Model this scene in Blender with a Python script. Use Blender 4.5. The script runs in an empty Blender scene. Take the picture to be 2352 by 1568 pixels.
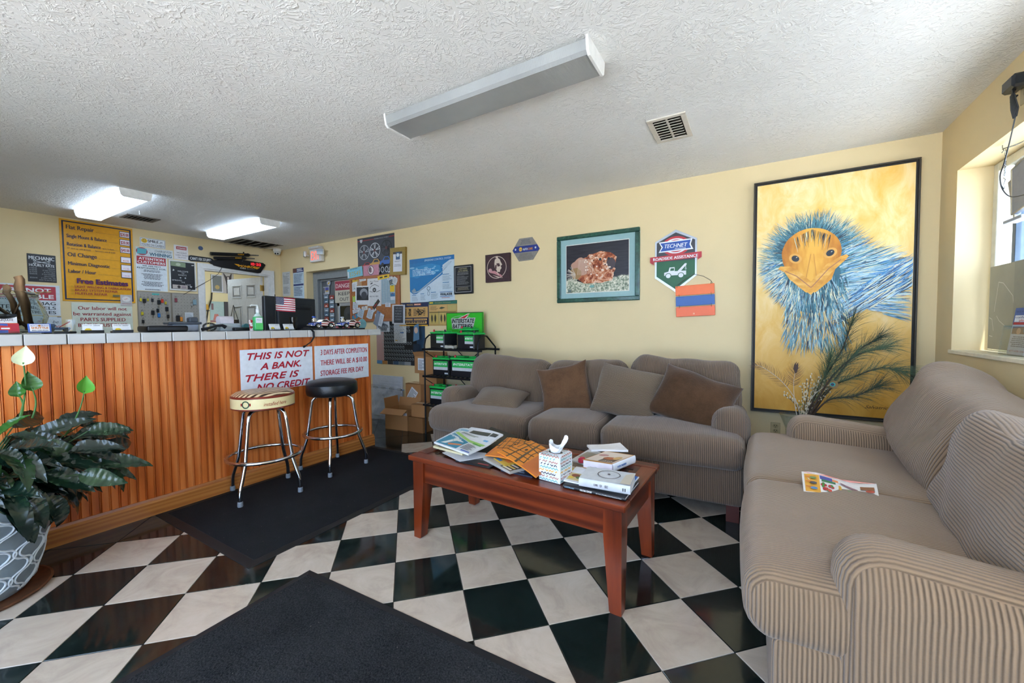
import bpy, math, random
from mathutils import Vector, Matrix, noise
from math import sin, cos, pi, radians, sqrt, atan2
random.seed(7)
SC = bpy.context.scene
COL = SC.collection

# ------------------------------------------------------------------ camera, world, lights, exposure
H = 1.2
F0, PT, RL, YAW = 927.56, 0.0397, -0.0077, radians(30.75)
_F = Vector((-sin(YAW)*cos(PT), cos(YAW)*cos(PT), -sin(PT)))
_R0 = Vector((cos(YAW), sin(YAW), 0)); _U0 = _R0.cross(_F)
_R = _R0*cos(RL) + _U0*sin(RL); _U = -_R0*sin(RL) + _U0*cos(RL)
cam = bpy.data.cameras.new('camera'); cam.sensor_width = 36; cam.lens = F0*36/2352
cam.clip_start = .05; cam.clip_end = 300
cam_o = bpy.data.objects.new('camera', cam); COL.objects.link(cam_o)
cam_o.matrix_world = Matrix(((_R.x, _U.x, -_F.x, 0), (_R.y, _U.y, -_F.y, 0), (_R.z, _U.z, -_F.z, H), (0, 0, 0, 1)))
SC.camera = cam_o

SC.view_settings.view_transform = 'Standard'
SC.view_settings.look = 'None'
SC.view_settings.gamma = 1.0
SC.view_settings.use_curve_mapping = False
SC.view_settings.exposure = 0.95
SC.cycles.use_denoising = True
SC.cycles.max_bounces = 10
SC.cycles.diffuse_bounces = 6
SC.cycles.glossy_bounces = 4
SC.cycles.transmission_bounces = 8
SC.cycles.transparent_max_bounces = 12
SC.cycles.sample_clamp_indirect = 6.0
SC.cycles.caustics_reflective = False
SC.cycles.caustics_refractive = False

wd = bpy.data.worlds.new('World'); SC.world = wd; wd.use_nodes = True
nt = wd.node_tree; nt.nodes.clear()
_o = nt.nodes.new('ShaderNodeOutputWorld'); _b = nt.nodes.new('ShaderNodeBackground')
_b.inputs['Color'].default_value = (0.56, 0.70, 1.0, 1); _b.inputs['Strength'].default_value = 6.0
nt.links.new(_b.outputs[0], _o.inputs[0])

sun = bpy.data.lights.new('sun', 'SUN'); sun.energy = 24.0; sun.angle = radians(0.6); sun.color = (1.0, .93, .87)
sun_o = bpy.data.objects.new('sun', sun); COL.objects.link(sun_o)
sun_o.rotation_euler = Vector((-0.10, 0.42, -0.90)).to_track_quat('-Z', 'Y').to_euler()

XL, XR, YB, YF, ZC = -6.60, 1.052, 3.755, -1.45, 2.44      # the room
def portal(name, loc, rot, sx, sy):
    l = bpy.data.lights.new(name, 'AREA'); l.shape = 'RECTANGLE'; l.size = sx; l.size_y = sy; l.cycles.is_portal = True
    o = bpy.data.objects.new(name, l); COL.objects.link(o); o.location = loc; o.rotation_euler = rot
portal('window_portal', (1.24, 2.56, 1.56), (0, pi/2, 0), 1.1, 1.9)
portal('storefront_portal', (-.85, YF-.05, 1.28), (pi/2, 0, 0), 3.5, 2.2)

# ------------------------------------------------------------------ pixel -> point on a real plane (reference frame 2352 x 1568)
def ray(px, py): return _F + _R*((px-1176)/F0) + _U*((784-py)/F0)
def PZ(px, py, z=0):
    d = ray(px, py); return Vector((0, 0, H)) + d*((z-H)/d.z)
def PY(px, py, y):
    d = ray(px, py); return Vector((0, 0, H)) + d*(y/d.y)
def PX(px, py, x):
    d = ray(px, py); return Vector((0, 0, H)) + d*(x/d.x)

# ------------------------------------------------------------------ materials
def lin(c):
    if isinstance(c, str):
        c = [int(c[i:i+2], 16)/255 for i in (1, 3, 5)]
        return tuple((v/12.92 if v <= .04045 else ((v+.055)/1.055)**2.4) for v in c) + (1,)
    return tuple(c[:3]) + (1,)
class NT:
    def __init__(s, name):
        s.m = bpy.data.materials.new(name); s.m.use_nodes = True; s.t = s.m.node_tree; s.t.nodes.clear()
        s.out = s.n('OutputMaterial'); s.p = s.n('BsdfPrincipled'); s.l(s.p.outputs[0], s.out.inputs[0])
    def n(s, k, **kw):
        x = s.t.nodes.new('ShaderNode'+k)
        for a, v in kw.items():
            if a.startswith('i_'):
                x.inputs[int(a[2:]) if a[2:].isdigit() else a[2:].replace('_', ' ')].default_value = v
            else: setattr(x, a, v)
        return x
    def l(s, a, b): s.t.links.new(a, b)
    def coord(s, kind='Object', sc=(1, 1, 1), rot=(0, 0, 0), loc=(0, 0, 0)):
        c = s.n('TexCoord'); mp = s.n('Mapping'); s.l(c.outputs[kind], mp.inputs[0])
        mp.inputs['Scale'].default_value = sc; mp.inputs['Rotation'].default_value = rot; mp.inputs['Location'].default_value = loc
        return mp.outputs[0]
    def noise(s, vec, scale=5, detail=3, rough=.5, dist=0):
        x = s.n('TexNoise'); x.inputs['Scale'].default_value = scale; x.inputs['Detail'].default_value = detail
        x.inputs['Roughness'].default_value = rough; x.inputs['Distortion'].default_value = dist
        if vec is not None: s.l(vec, x.inputs['Vector'])
        return x.outputs['Fac']
    def ramp(s, fac, stops, mode='LINEAR'):
        r = s.n('ValToRGB'); r.color_ramp.interpolation = mode; e = r.color_ramp.elements
        while len(e) < len(stops): e.new(.5)
        for k, (p, c) in enumerate(stops): e[k].position = p; e[k].color = lin(c)
        s.l(fac, r.inputs[0]); return r.outputs[0]
    def math(s, op, a, b=None, c=None):
        x = s.n('Math', operation=op)
        for k, v in enumerate((a, b, c)):
            if v is None: continue
            if isinstance(v, (int, float)): x.inputs[k].default_value = v
            else: s.l(v, x.inputs[k])
        return x.outputs[0]
    def mix(s, fac, a, b, mode='MIX'):
        x = s.n('Mix', data_type='RGBA', blend_type=mode)
        for k, v in ((0, fac), (6, a), (7, b)):
            if isinstance(v, (int, float)): x.inputs[k].default_value = v
            elif isinstance(v, (tuple, str)): x.inputs[k].default_value = lin(v)
            else: s.l(v, x.inputs[k])
        return x.outputs[2]
    def col(s, v):
        if isinstance(v, (tuple, str)): s.p.inputs['Base Color'].default_value = lin(v)
        else: s.l(v, s.p.inputs['Base Color'])
    def bump(s, h, strength=.3, dist=.01):
        b = s.n('Bump'); b.inputs['Strength'].default_value = strength; b.inputs['Distance'].default_value = dist
        s.l(h, b.inputs['Height']); s.l(b.outputs[0], s.p.inputs['Normal'])
    def set(s, rough=.5, metal=0, spec=.5, coat=0, **kw):
        i = s.p.inputs; i['Roughness'].default_value = rough; i['Metallic'].default_value = metal
        i['Specular IOR Level'].default_value = spec; i['Coat Weight'].default_value = coat
        for k, v in kw.items(): i[k].default_value = v
_MC = {}
def MAT(c, rough=.5, metal=0, spec=.4, var=.06, scale=30, bump=0, bscale=200, coat=0, em=0):
    key = (c, rough, metal, spec, var, scale, bump, bscale, coat, em)
    if key in _MC: return _MC[key]
    s = NT('m_%s_%d' % (str(c).strip('#')[:12], len(_MC))); s.set(rough, metal, spec, coat)
    b = lin(c)
    v = s.coord()
    f = s.noise(v, scale, 4)
    lo = tuple(x*(1-var) for x in b[:3]); hi = tuple(min(1, x*(1+var)) for x in b[:3])
    s.col(s.ramp(f, [(.3, lo), (.7, hi)]))
    if bump: s.bump(s.noise(v, bscale, 2), bump, .004)
    if em: s.p.inputs['Emission Color'].default_value = b; s.p.inputs['Emission Strength'].default_value = em
    _MC[key] = s.m; return s.m

# ------------------------------------------------------------------ mesh builder
class MB:
    def __init__(s): s.v = []; s.f = []; s.m = []
    def add(s, v, f, m=0, mat=None):
        o = len(s.v)
        s.v += [tuple(mat @ Vector(p)) for p in v] if mat is not None else [tuple(p) for p in v]
        s.f += [tuple(i+o for i in q) for q in f]; s.m += [m]*len(f); return s
    def box(s, a, b, c=0.0, m=0, mat=None):
        (x0, y0, z0), (x1, y1, z1) = [min(p, q) for p, q in zip(a, b)], [max(p, q) for p, q in zip(a, b)]
        if c <= 0:
            v = [(x, y, z) for z in (z0, z1) for y in (y0, y1) for x in (x0, x1)]
            return s.add(v, [(0, 2, 3, 1), (4, 5, 7, 6), (0, 1, 5, 4), (2, 6, 7, 3), (0, 4, 6, 2), (1, 3, 7, 5)], m, mat)
        c = min(c, (x1-x0)*.49, (y1-y0)*.49, (z1-z0)*.49)
        v = []; X, Y, Z = (x0, x1), (y0, y1), (z0, z1); idx = {}
        for i in (0, 1):
            for j in (0, 1):
                for k in (0, 1):
                    for ax in range(3):
                        p = [X[i], Y[j], Z[k]]; sg = [1 if q == 0 else -1 for q in (i, j, k)]
                        for t in range(3):
                            if t != ax: p[t] += sg[t]*c
                        idx[i, j, k, ax] = len(v); v.append(tuple(p))
        f = []
        for ax in range(3):
            t, u = [q for q in range(3) if q != ax]
            for q in (0, 1):
                r = []
                for a_, b_ in ((0, 0), (1, 0), (1, 1), (0, 1)):
                    key = [0, 0, 0]; key[ax] = q; key[t] = a_; key[u] = b_; r.append(idx[key[0], key[1], key[2], ax])
                f.append(tuple(r) if (q == 1) == (ax != 1) else tuple(reversed(r)))
        for ax in range(3):                       # edges along ax
            t, u = [q for q in range(3) if q != ax]
            for a_ in (0, 1):
                for b_ in (0, 1):
                    k0 = [0, 0, 0]; k0[t] = a_; k0[u] = b_; k1 = list(k0); k1[ax] = 1
                    q = (idx[(*k0, t)], idx[(*k1, t)], idx[(*k1, u)], idx[(*k0, u)])
                    f.append(q if ((a_ == b_) != (ax == 1)) else tuple(reversed(q)))
        for i in (0, 1):
            for j in (0, 1):
                for k in (0, 1):
                    q = tuple(idx[i, j, k, ax] for ax in range(3)); f.append(q if (i+j+k) % 2 == 1 else tuple(reversed(q)))
        return s.add(v, f, m, mat)
    def prism(s, pts, z0, z1, m=0, mat=None, tex=None):          # polygon extruded along local z
        n = len(pts); v = [(x, y, z0) for x, y in pts] + [(x, y, z1) for x, y in pts]
        f = [tuple(reversed(range(n))), tuple(range(n, 2*n))] + [(i, (i+1) % n, n+(i+1) % n, n+i) for i in range(n)]
        return s.add(v, f, m, mat)
    def poly(s, pts, z, m=0): return s.add([(x, y, z) for x, y in pts], [tuple(range(len(pts)))], m)
    def rect(s, x0, y0, x1, y1, z, m=0): return s.poly([(x0, y0), (x1, y0), (x1, y1), (x0, y1)], z, m)
    def ell(s, cx, cy, rx, ry, z, m=0, n=24, rot=0):
        return s.poly([(cx+rx*cos(a)*cos(rot)-ry*sin(a)*sin(rot), cy+rx*cos(a)*sin(rot)+ry*sin(a)*cos(rot)) for a in [2*pi*i/n for i in range(n)]], z, m)
    def ring(s, cx, cy, rx, ry, w, z, m=0, n=32, a0=0, a1=2*pi):
        v = []; full = abs(a1-a0-2*pi) < 1e-6
        k = n if full else n+1
        for i in range(k):
            a = a0+(a1-a0)*i/n; v += [(cx+rx*cos(a), cy+ry*sin(a), z), (cx+(rx-w)*cos(a), cy+(ry-w)*sin(a), z)]
        f = [(2*i+1, 2*i, (2*i+2) % (2*k), (2*i+3) % (2*k)) for i in range(n)]
        return s.add(v, f, m)
    def line(s, pts, w, z, m=0):
        for (x0, y0), (x1, y1) in zip(pts, pts[1:]):
            d = sqrt((x1-x0)**2+(y1-y0)**2) or 1; nx, ny = -(y1-y0)/d*w/2, (x1-x0)/d*w/2
            s.poly([(x0-nx, y0-ny), (x1-nx, y1-ny), (x1+nx, y1+ny), (x0+nx, y0+ny)], z, m)
        return s
    def tube(s, pts, r, n=8, m=0, closed=False, caps=True):
        P = [Vector(p) for p in pts]; k = len(P); R = r if isinstance(r, (list, tuple)) else [r]*k
        up = None; v = []
        for i, p in enumerate(P):
            t = (P[(i+1) % k]-P[i-1]) if closed else (P[min(i+1, k-1)]-P[max(i-1, 0)])
            t = t.normalized() if t.length > 1e-9 else Vector((0, 0, 1))
            if up is None:
                up = t.orthogonal().normalized()
            else:
                up = up - t*up.dot(t); up = up.normalized() if up.length > 1e-6 else t.orthogonal().normalized()
            b = t.cross(up)
            v += [p+up*(R[i]*cos(2*pi*j/n))+b*(R[i]*sin(2*pi*j/n)) for j in range(n)]
        f = []
        for i in range(k if closed else k-1):
            a, c = i*n, ((i+1) % k)*n
            f += [(a+j, a+(j+1) % n, c+(j+1) % n, c+j) for j in range(n)]
        if caps and not closed: f += [tuple(reversed(range(n))), tuple(range((k-1)*n, k*n))]
        return s.add(v, f, m)
    def lathe(s, prof, n=24, m=0, c=(0, 0, 0), cap0=True, cap1=True):   # prof: (r, z)
        v = [(c[0]+r*cos(2*pi*j/n), c[1]+r*sin(2*pi*j/n), c[2]+z) for r, z in prof for j in range(n)]
        f = []
        for i in range(len(prof)-1):
            f += [(i*n+j, i*n+(j+1) % n, (i+1)*n+(j+1) % n, (i+1)*n+j) for j in range(n)]
        if cap0: f.append(tuple(reversed(range(n))))
        if cap1: f.append(tuple(range((len(prof)-1)*n, len(prof)*n)))
        return s.add(v, f, m)
    def rbox(s, hx, hy, hz, r, n=8, fn=None, m=0, mat=None):     # rounded, subdivided box; fn(p) -> p deforms it
        vs = {}; v = []; f = []
        h = Vector((hx, hy, hz)); r = min(r, hx, hy, hz)
        def vert(p):
            key = tuple(round(x, 5) for x in p)
            if key in vs: return vs[key]
            q = Vector((p[0]*hx, p[1]*hy, p[2]*hz))
            c = Vector([max(-(h[i]-r), min(h[i]-r, q[i])) for i in range(3)])
            d = q-c
            if d.length > 1e-9: q = c+d.normalized()*r
            if fn: q = fn(Vector(q), p)
            vs[key] = len(v); v.append(tuple(q)); return vs[key]
        nn = n if isinstance(n, (tuple, list)) else (n, n, n)
        def par(N, hh): # finer near the ends so the rounding resolves
            e = min(.45, r/hh*.5); base = [i/N for i in range(N+1)]
            pts = sorted(set([0, 1] + [round(e*k/3, 5) for k in range(1, 4)] + [round(1-e*k/3, 5) for k in range(1, 4)] + [round(e+(1-2*e)*i/N, 5) for i in range(N+1)]))
            return [2*t-1 for t in pts]
        A = [par(nn[i], h[i]) for i in range(3)]
        for ax in range(3):
            t, u = (ax+1) % 3, (ax+2) % 3
            for sg in (-1, 1):
                for i in range(len(A[t])-1):
                    for j in range(len(A[u])-1):
                        q = []
                        for a_, b_ in ((i, j), (i+1, j), (i+1, j+1), (i, j+1)):
                            p = [0, 0, 0]; p[ax] = sg; p[t] = A[t][a_]; p[u] = A[u][b_]; q.append(vert(p))
                        f.append(tuple(q) if sg > 0 else tuple(reversed(q)))
        return s.add(v, f, m, mat)
    def build(s, name, mats, parent=None, smooth=30, kind=None, label=None):
        me = bpy.data.meshes.new(name); me.from_pydata(s.v, [], s.f)
        mats = mats if isinstance(mats, (list, tuple)) else [mats]
        for q in mats: me.materials.append(q)
        if len(mats) > 1: me.polygons.foreach_set('material_index', s.m)
        if smooth:
            me.polygons.foreach_set('use_smooth', [True]*len(s.f))
            if smooth < 180: me.set_sharp_from_angle(angle=radians(smooth))
        me.update()
        o = bpy.data.objects.new(name, me); COL.objects.link(o)
        if parent is not None: o.parent = parent
        if kind: o['kind'] = kind
        if label: o['label'] = label
        return o
def tag(o, label, cat, group=None):
    o['label'] = label; o['category'] = cat
    if group: o['group'] = group
    return o
def thing(name, label, cat, loc=(0, 0, 0), rz=0, group=None, mw=None):
    o = bpy.data.objects.new(name, None); COL.objects.link(o); o.empty_display_size = .05
    if mw is not None: o.matrix_world = mw
    else: o.location = loc; o.rotation_euler = (0, 0, rz)
    return tag(o, label, cat, group)
def child(name, mesh, parent, loc=(0, 0, 0), rot=(0, 0, 0)):
    o = bpy.data.objects.new(name, mesh); COL.objects.link(o); o.parent = parent; o.location = loc; o.rotation_euler = rot; return o
def copy_tree(o, parent=None):
    c = o.copy(); COL.objects.link(c)
    if parent is not None: c.parent = parent
    for ch in o.children: copy_tree(ch, c)
    return c

# ------------------------------------------------------------------ lettering
_TC = {}
def text_geo(t, bold=0.0, shear=0.0, space=1.0):
    key = (t, bold, shear, space)
    if key in _TC: return _TC[key]
    cu = bpy.data.curves.new('t', 'FONT'); cu.body = t; cu.size = 1; cu.resolution_u = 3; cu.offset = bold; cu.shear = shear; cu.space_character = space; cu.fill_mode = 'FRONT'
    ob = bpy.data.objects.new('t', cu); me = bpy.data.meshes.new_from_object(ob)
    v = [tuple(q.co[:2]) for q in me.vertices]; f = [tuple(p.vertices) for p in me.polygons]
    bpy.data.objects.remove(ob); bpy.data.curves.remove(cu); bpy.data.meshes.remove(me)
    _TC[key] = (v, f); return _TC[key]
CAP = .729
def text_into(mb, t, x, y, h, z, m=0, w=None, align='l', bold=.012, shear=0, space=1.0, rot=0):
    v, f = text_geo(t, 0.0, shear, space)
    if not v: return
    heavy = [(0, 0)] if bold < .016 else [(-bold, -bold*.5), (bold, bold*.5), (-bold*.4, bold), (bold*.4, -bold)] if bold > .03 else [(-bold, 0), (bold, 0)]
    x0 = min(p[0] for p in v); x1 = max(p[0] for p in v); k = h/CAP
    kx = (w/(x1-x0)) if w else k
    W = (x1-x0)*kx; ox = {'l': 0, 'c': -W/2, 'r': -W}[align]
    pts = [((p[0]-x0)*kx+ox, p[1]*k) for p in v]
    if rot: pts = [(a*cos(rot)-b*sin(rot), a*sin(rot)+b*cos(rot)) for a, b in pts]
    for i, (ax_, ay_) in enumerate(heavy): mb.add([(x+a+ax_*k*.9, y+b+ay_*k*.9, z+i*.00002) for a, b in pts], f, m)

WALLS = {'B': Matrix(((1, 0, 0, 0), (0, 0, -1, YB), (0, 1, 0, 0), (0, 0, 0, 1))),
         'L': Matrix(((0, 0, 1, XL), (1, 0, 0, 0), (0, 1, 0, 0), (0, 0, 0, 1))),
         'C': Matrix(((0, 0, 1, -3.30), (1, 0, 0, 0), (0, 1, 0, 0), (0, 0, 0, 1)))}
class Sign:
    """a flat thing on a wall: local x right, y up, z out of the wall; drawing coordinates are fractions of its size"""
    def __init__(s, wall, u0, v0, u1, v1, name, label, cat, mat='#ffffff', th=.004, w0=.001, group=None, tilt=0, panel='panel', outline=None, edge=.001, mw=None, lean=0):
        base = mw if mw is not None else WALLS[wall] @ Matrix.Translation((u0, v0, w0))
        if tilt: base = base @ Matrix.Rotation(tilt, 4, 'Z')
        if lean: base = base @ Matrix.Rotation(lean, 4, 'X')
        s.root = thing(name, label, cat, mw=base, group=group); s.W = u1-u0; s.H = v1-v0; s.th = th; s.z = th; s.let = {}; s.pr = {}
        mat = MAT(mat, .45) if isinstance(mat, str) else mat
        b = MB()
        if outline: b.prism([(x*s.W, y*s.H) for x, y in outline], 0, th)
        else: b.box((0, 0, 0), (s.W, s.H, th), edge)
        s.panel = b.build(panel, mat, s.root, smooth=0)
    def lay(s): s.z += .0004; return s.z
    def _b(s, d, mat):
        if mat not in d: d[mat] = MB()
        return d[mat]
    def rect(s, x0, y0, x1, y1, c): s._b(s.pr, c).rect(x0*s.W, y0*s.H, x1*s.W, y1*s.H, s.lay()); return s
    def poly(s, pts, c): s._b(s.pr, c).poly([(x*s.W, y*s.H) for x, y in pts], s.lay()); return s
    def ell(s, cx, cy, rx, ry, c, n=24, rot=0): s._b(s.pr, c).ell(cx*s.W, cy*s.H, rx*s.W, ry*s.H, s.lay(), 0, n, rot); return s
    def ring(s, cx, cy, rx, ry, w, c, n=32, a0=0, a1=2*pi): s._b(s.pr, c).ring(cx*s.W, cy*s.H, rx*s.W, ry*s.H, w*s.W, s.lay(), 0, n, a0, a1); return s
    def line(s, pts, w, c): s._b(s.pr, c).line([(x*s.W, y*s.H) for x, y in pts], w*s.W, s.lay()); return s
    def frame(s, t, c, ins=0):
        t = t*s.W; i = ins*s.W; z = s.lay(); b = s._b(s.pr, c)
        b.rect(i, i, s.W-i, i+t, z); b.rect(i, s.H-i-t, s.W-i, s.H-i, z); b.rect(i, i+t, i+t, s.H-i-t, z); b.rect(s.W-i-t, i+t, s.W-i, s.H-i-t, z); return s
    def text(s, t, x, y, h, c, w=None, align='l', bold=.012, shear=0, space=1.0, rot=0):
        text_into(s._b(s.let, c), t, x*s.W, y*s.H, h*s.H, s.lay(), 0, w*s.W if w else None, align, bold, shear, space, rot); return s
    def greek(s, x0, y0, x1, y1, n, c, fill=.45, ragged=.3, center=False):   # lines of print too small to read
        b = s._b(s.let, c); z = s.lay(); st = (y1-y0)/n
        for i in range(n):
            y = y1-st*(i+1); k = 1-random.random()*ragged; L = (x1-x0)*k
            x = x0 + ((x1-x0)-L)/2 if center else x0
            e = x+L
            while x < e-1e-4:
                q = min(e, x+random.uniform(.03, .11)*(x1-x0)*1.2); b.rect(x*s.W, (y+st*.25)*s.H, q*s.W, (y+st*(.25+fill))*s.H, z); x = q+.018*(x1-x0)
        return s
    def done(s, rough=.45):
        for d, nm in ((s.pr, 'print'), (s.let, 'lettering')):
            for c, b in d.items(): b.build(nm, c if not isinstance(c, str) else MAT(c, rough, var=.03), s.root, smooth=0)
        return s.root
# ------------------------------------------------------------------ setting: materials
def wall_paint(name, base='#dfcb9f'):
    s = NT(name); s.set(.62, 0, .3); v = s.coord()
    a = s.noise(v, 1.3, 5, .6); b = s.noise(v, 40, 3)
    B = lin(base)[:3]
    c = s.ramp(a, [(.25, tuple(x*.93 for x in B)), (.7, B)])
    scuff = s.ramp(s.noise(v, 9, 6, .7), [(.70, (0, 0, 0)), (.78, (1, 1, 1))])
    s.col(s.mix(s.math('MULTIPLY', scuff, .25), c, tuple(x*.7 for x in B)))
    s.bump(b, .12, .003); return s.m
M_WALL = wall_paint('yellow_wall_paint')
def ceiling_mat():
    s = NT('stomped_ceiling_texture'); s.set(.75, 0, .25); v = s.coord()
    w = s.n('VectorMath', operation='ADD'); s.l(v, w.inputs[0])
    nz = s.n('TexNoise'); nz.inputs['Scale'].default_value = 5; nz.inputs['Detail'].default_value = 2; s.l(v, nz.inputs['Vector'])
    sub = s.n('VectorMath', operation='MULTIPLY_ADD'); s.l(nz.outputs['Color'], sub.inputs[0]); sub.inputs[1].default_value = (.06, .06, 0); sub.inputs[2].default_value = (-.03, -.03, 0)
    s.l(sub.outputs[0], w.inputs[1])
    hs = []
    for k, sc in ((0, 4.6), (1, 5.7)):
        vo = s.n('TexVoronoi', feature='F1'); vo.voronoi_dimensions = '2D'; vo.inputs['Scale'].default_value = sc; vo.inputs['Randomness'].default_value = .9
        off = s.n('VectorMath', operation='ADD'); s.l(w.outputs[0], off.inputs[0]); off.inputs[1].default_value = (k*3.7, k*1.9, 0)
        s.l(off.outputs[0], vo.inputs['Vector'])
        d = s.n('VectorMath', operation='SUBTRACT'); s.l(off.outputs[0], d.inputs[0]); s.l(vo.outputs['Position'], d.inputs[1])
        sp = s.n('SeparateXYZ'); s.l(d.outputs[0], sp.inputs[0])
        ang = s.math('ARCTAN2', sp.outputs[1], sp.outputs[0])
        cx = s.math('MULTIPLY', s.math('COSINE', ang), 3.4); cy = s.math('MULTIPLY', s.math('SINE', ang), 3.4)
        rr = s.math('MULTIPLY', vo.outputs['Distance'], 5.5 if k else 4.2)
        cc = s.n('CombineXYZ'); s.l(cx, cc.inputs[0]); s.l(cy, cc.inputs[1]); s.l(rr, cc.inputs[2])
        ad = s.n('VectorMath', operation='ADD'); s.l(cc.outputs[0], ad.inputs[0])
        vc = s.n('VectorMath', operation='SCALE'); s.l(vo.outputs['Color'], vc.inputs[0]); vc.inputs['Scale'].default_value = 40; s.l(vc.outputs[0], ad.inputs[1])
        f = s.noise(ad.outputs[0], 1.0, 2.0, .5, .35)
        ridge = s.ramp(f, [(.52, (0, 0, 0)), (.60, (1, 1, 1)), (.66, (.55, .55, .55)), (.80, (.3, .3, .3))])
        hs.append(ridge)
    h = s.mix(1.0, hs[0], hs[1], 'LIGHTEN')
    fine = s.noise(v, 60, 3)
    hh = s.math('ADD', h, s.math('MULTIPLY', fine, .12))
    s.bump(hh, .32, .010)
    st = s.noise(v, 1.1, 4, .6)
    s.col(s.ramp(st, [(.3, '#dcdbd9'), (.75, '#e8e8e7')]))
    return s.m
M_CEIL = ceiling_mat()
def tile_mat(name, dark):
    s = NT(name); v = s.coord()
    oi = s.n('ObjectInfo'); sc = s.n('VectorMath', operation='SCALE'); 
    cb = s.n('CombineXYZ'); s.l(oi.outputs['Random'], cb.inputs[0]); s.l(oi.outputs['Random'], cb.inputs[1]); s.l(cb.outputs[0], sc.inputs[0]); sc.inputs['Scale'].default_value = 37
    ad = s.n('VectorMath', operation='ADD'); s.l(v, ad.inputs[0]); s.l(sc.outputs[0], ad.inputs[1]); vv = ad.outputs[0]
    a = s.noise(vv, 5, 8, .65, 1.2)
    if dark:
        s.set(.06, 0, .5)
        vein = s.ramp(s.noise(vv, 7, 10, .75, 2.5), [(.47, (0, 0, 0)), (.5, (1, 1, 1)), (.53, (0, 0, 0))])
        c = s.ramp(a, [(.3, '#0d1211'), (.6, '#182220'), (.8, '#22302b')])
        s.col(s.mix(s.math('MULTIPLY', vein, .07), c, '#55625c'))
        r = s.ramp(s.noise(v, 14, 6, .7), [(.3, (.05,)*3), (.8, (.16,)*3)]); s.l(r, s.p.inputs['Roughness'])
    else:
        s.set(.16, 0, .45)
        c = s.ramp(a, [(.25, '#a8988a'), (.5, '#bdaf9f'), (.8, '#cbbfb1')])
        sp = s.ramp(s.noise(vv, 45, 5, .7), [(.66, (0, 0, 0)), (.72, (1, 1, 1))])
        s.col(s.mix(s.math('MULTIPLY', sp, .3), c, '#a08468'))
        r = s.ramp(s.noise(v, 12, 5, .7), [(.3, (.10,)*3), (.8, (.26,)*3)]); s.l(r, s.p.inputs['Roughness'])
    s.bump(s.noise(vv, 25, 4), .03, .002); return s.m
M_TILE_D = tile_mat('dark_marble_tile', True); M_TILE_L = tile_mat('beige_stone_tile', False)
M_GROUT = MAT('#4b4744', .85, bump=.3)
M_WHITE = MAT('#e6e6e4', .45); M_WTRIM = MAT('#d9d8d6', .45); M_GREYP = MAT('#7f8285', .5)

def struct(o): o['kind'] = 'structure'; return o
def wall_grid(name, us, vs, holes, t, mw, mat):
    """wall slab in (u, v) with rectangular holes, thickness t behind the face (local -z)"""
    b = MB(); idx = {}
    def vid(i, j, k):
        if (i, j, k) not in idx: idx[i, j, k] = len(b.v); b.v.append((us[i], vs[j], -t*k))
        return idx[i, j, k]
    solid = lambda i, j: 0 <= i < len(us)-1 and 0 <= j < len(vs)-1 and (i, j) not in holes
    for i in range(len(us)-1):
        for j in range(len(vs)-1):
            if not solid(i, j): continue
            b.f.append((vid(i, j, 0), vid(i+1, j, 0), vid(i+1, j+1, 0), vid(i, j+1, 0)))
            b.f.append((vid(i, j, 1), vid(i, j+1, 1), vid(i+1, j+1, 1), vid(i+1, j, 1)))
            for (di, dj, a, c) in ((-1, 0, (i, j+1), (i, j)), (1, 0, (i+1, j), (i+1, j+1)), (0, -1, (i, j), (i+1, j)), (0, 1, (i+1, j+1), (i, j+1))):
                if not solid(i+di, j+dj): b.f.append((vid(*a, 0), vid(*a, 1), vid(*c, 1), vid(*c, 0)))
    b.m = [0]*len(b.f)
    o = b.build(name, mat, None, smooth=0); o.matrix_world = mw; return struct(o)
# walls: left (price sign), back (sofa and pictures), right (window), front (storefront, behind the camera)
wall_grid('wall_left', [YF, 2.673, 3.572, YB], [0, 2.025, ZC], {(1, 0)}, .12, WALLS['L'], M_WALL)
wall_grid('wall_back', [XL-.12, -5.909, -4.885, XR], [0, 2.045, ZC], {(1, 0)}, .16, WALLS['B'], M_WALL)
WR = Matrix(((0, 0, -1, XR), (-1, 0, 0, 0), (0, 1, 0, 0), (0, 0, 0, 1)))
wall_grid('wall_right', [-YB-.16, -3.506, -1.62, -YF], [0, 1.028, 2.112, ZC], {(1, 1)}, .24, WR, M_WALL)
WF = Matrix(((-1, 0, 0, 0), (0, 0, 1, YF), (0, 1, 0, 0), (0, 0, 0, 1)))
wall_grid('wall_front', [-XR-.24, -.9, 2.6, -XL+.12], [0, .16, 2.36, ZC], {(1, 1)}, .15, WF, M_WALL)
c = MB(); c.box((XL-.12, YF-.15, ZC), (XR+.24, YB+.3, ZC+.1)); struct(c.build('ceiling', M_CEIL, smooth=0))
fl = MB(); fl.box((XL-2.6, YF-.15, -.08), (XR+.24, 4.7, -.004)); FLOOR = struct(fl.build('floor', M_GROUT, smooth=0))
g = MB(); g.box((-30, -40, -.3), (30, 40, -.12)); struct(g.build('ground', MAT('#c4c4c4', .9, bump=.3, scale=.5), smooth=0))

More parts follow.
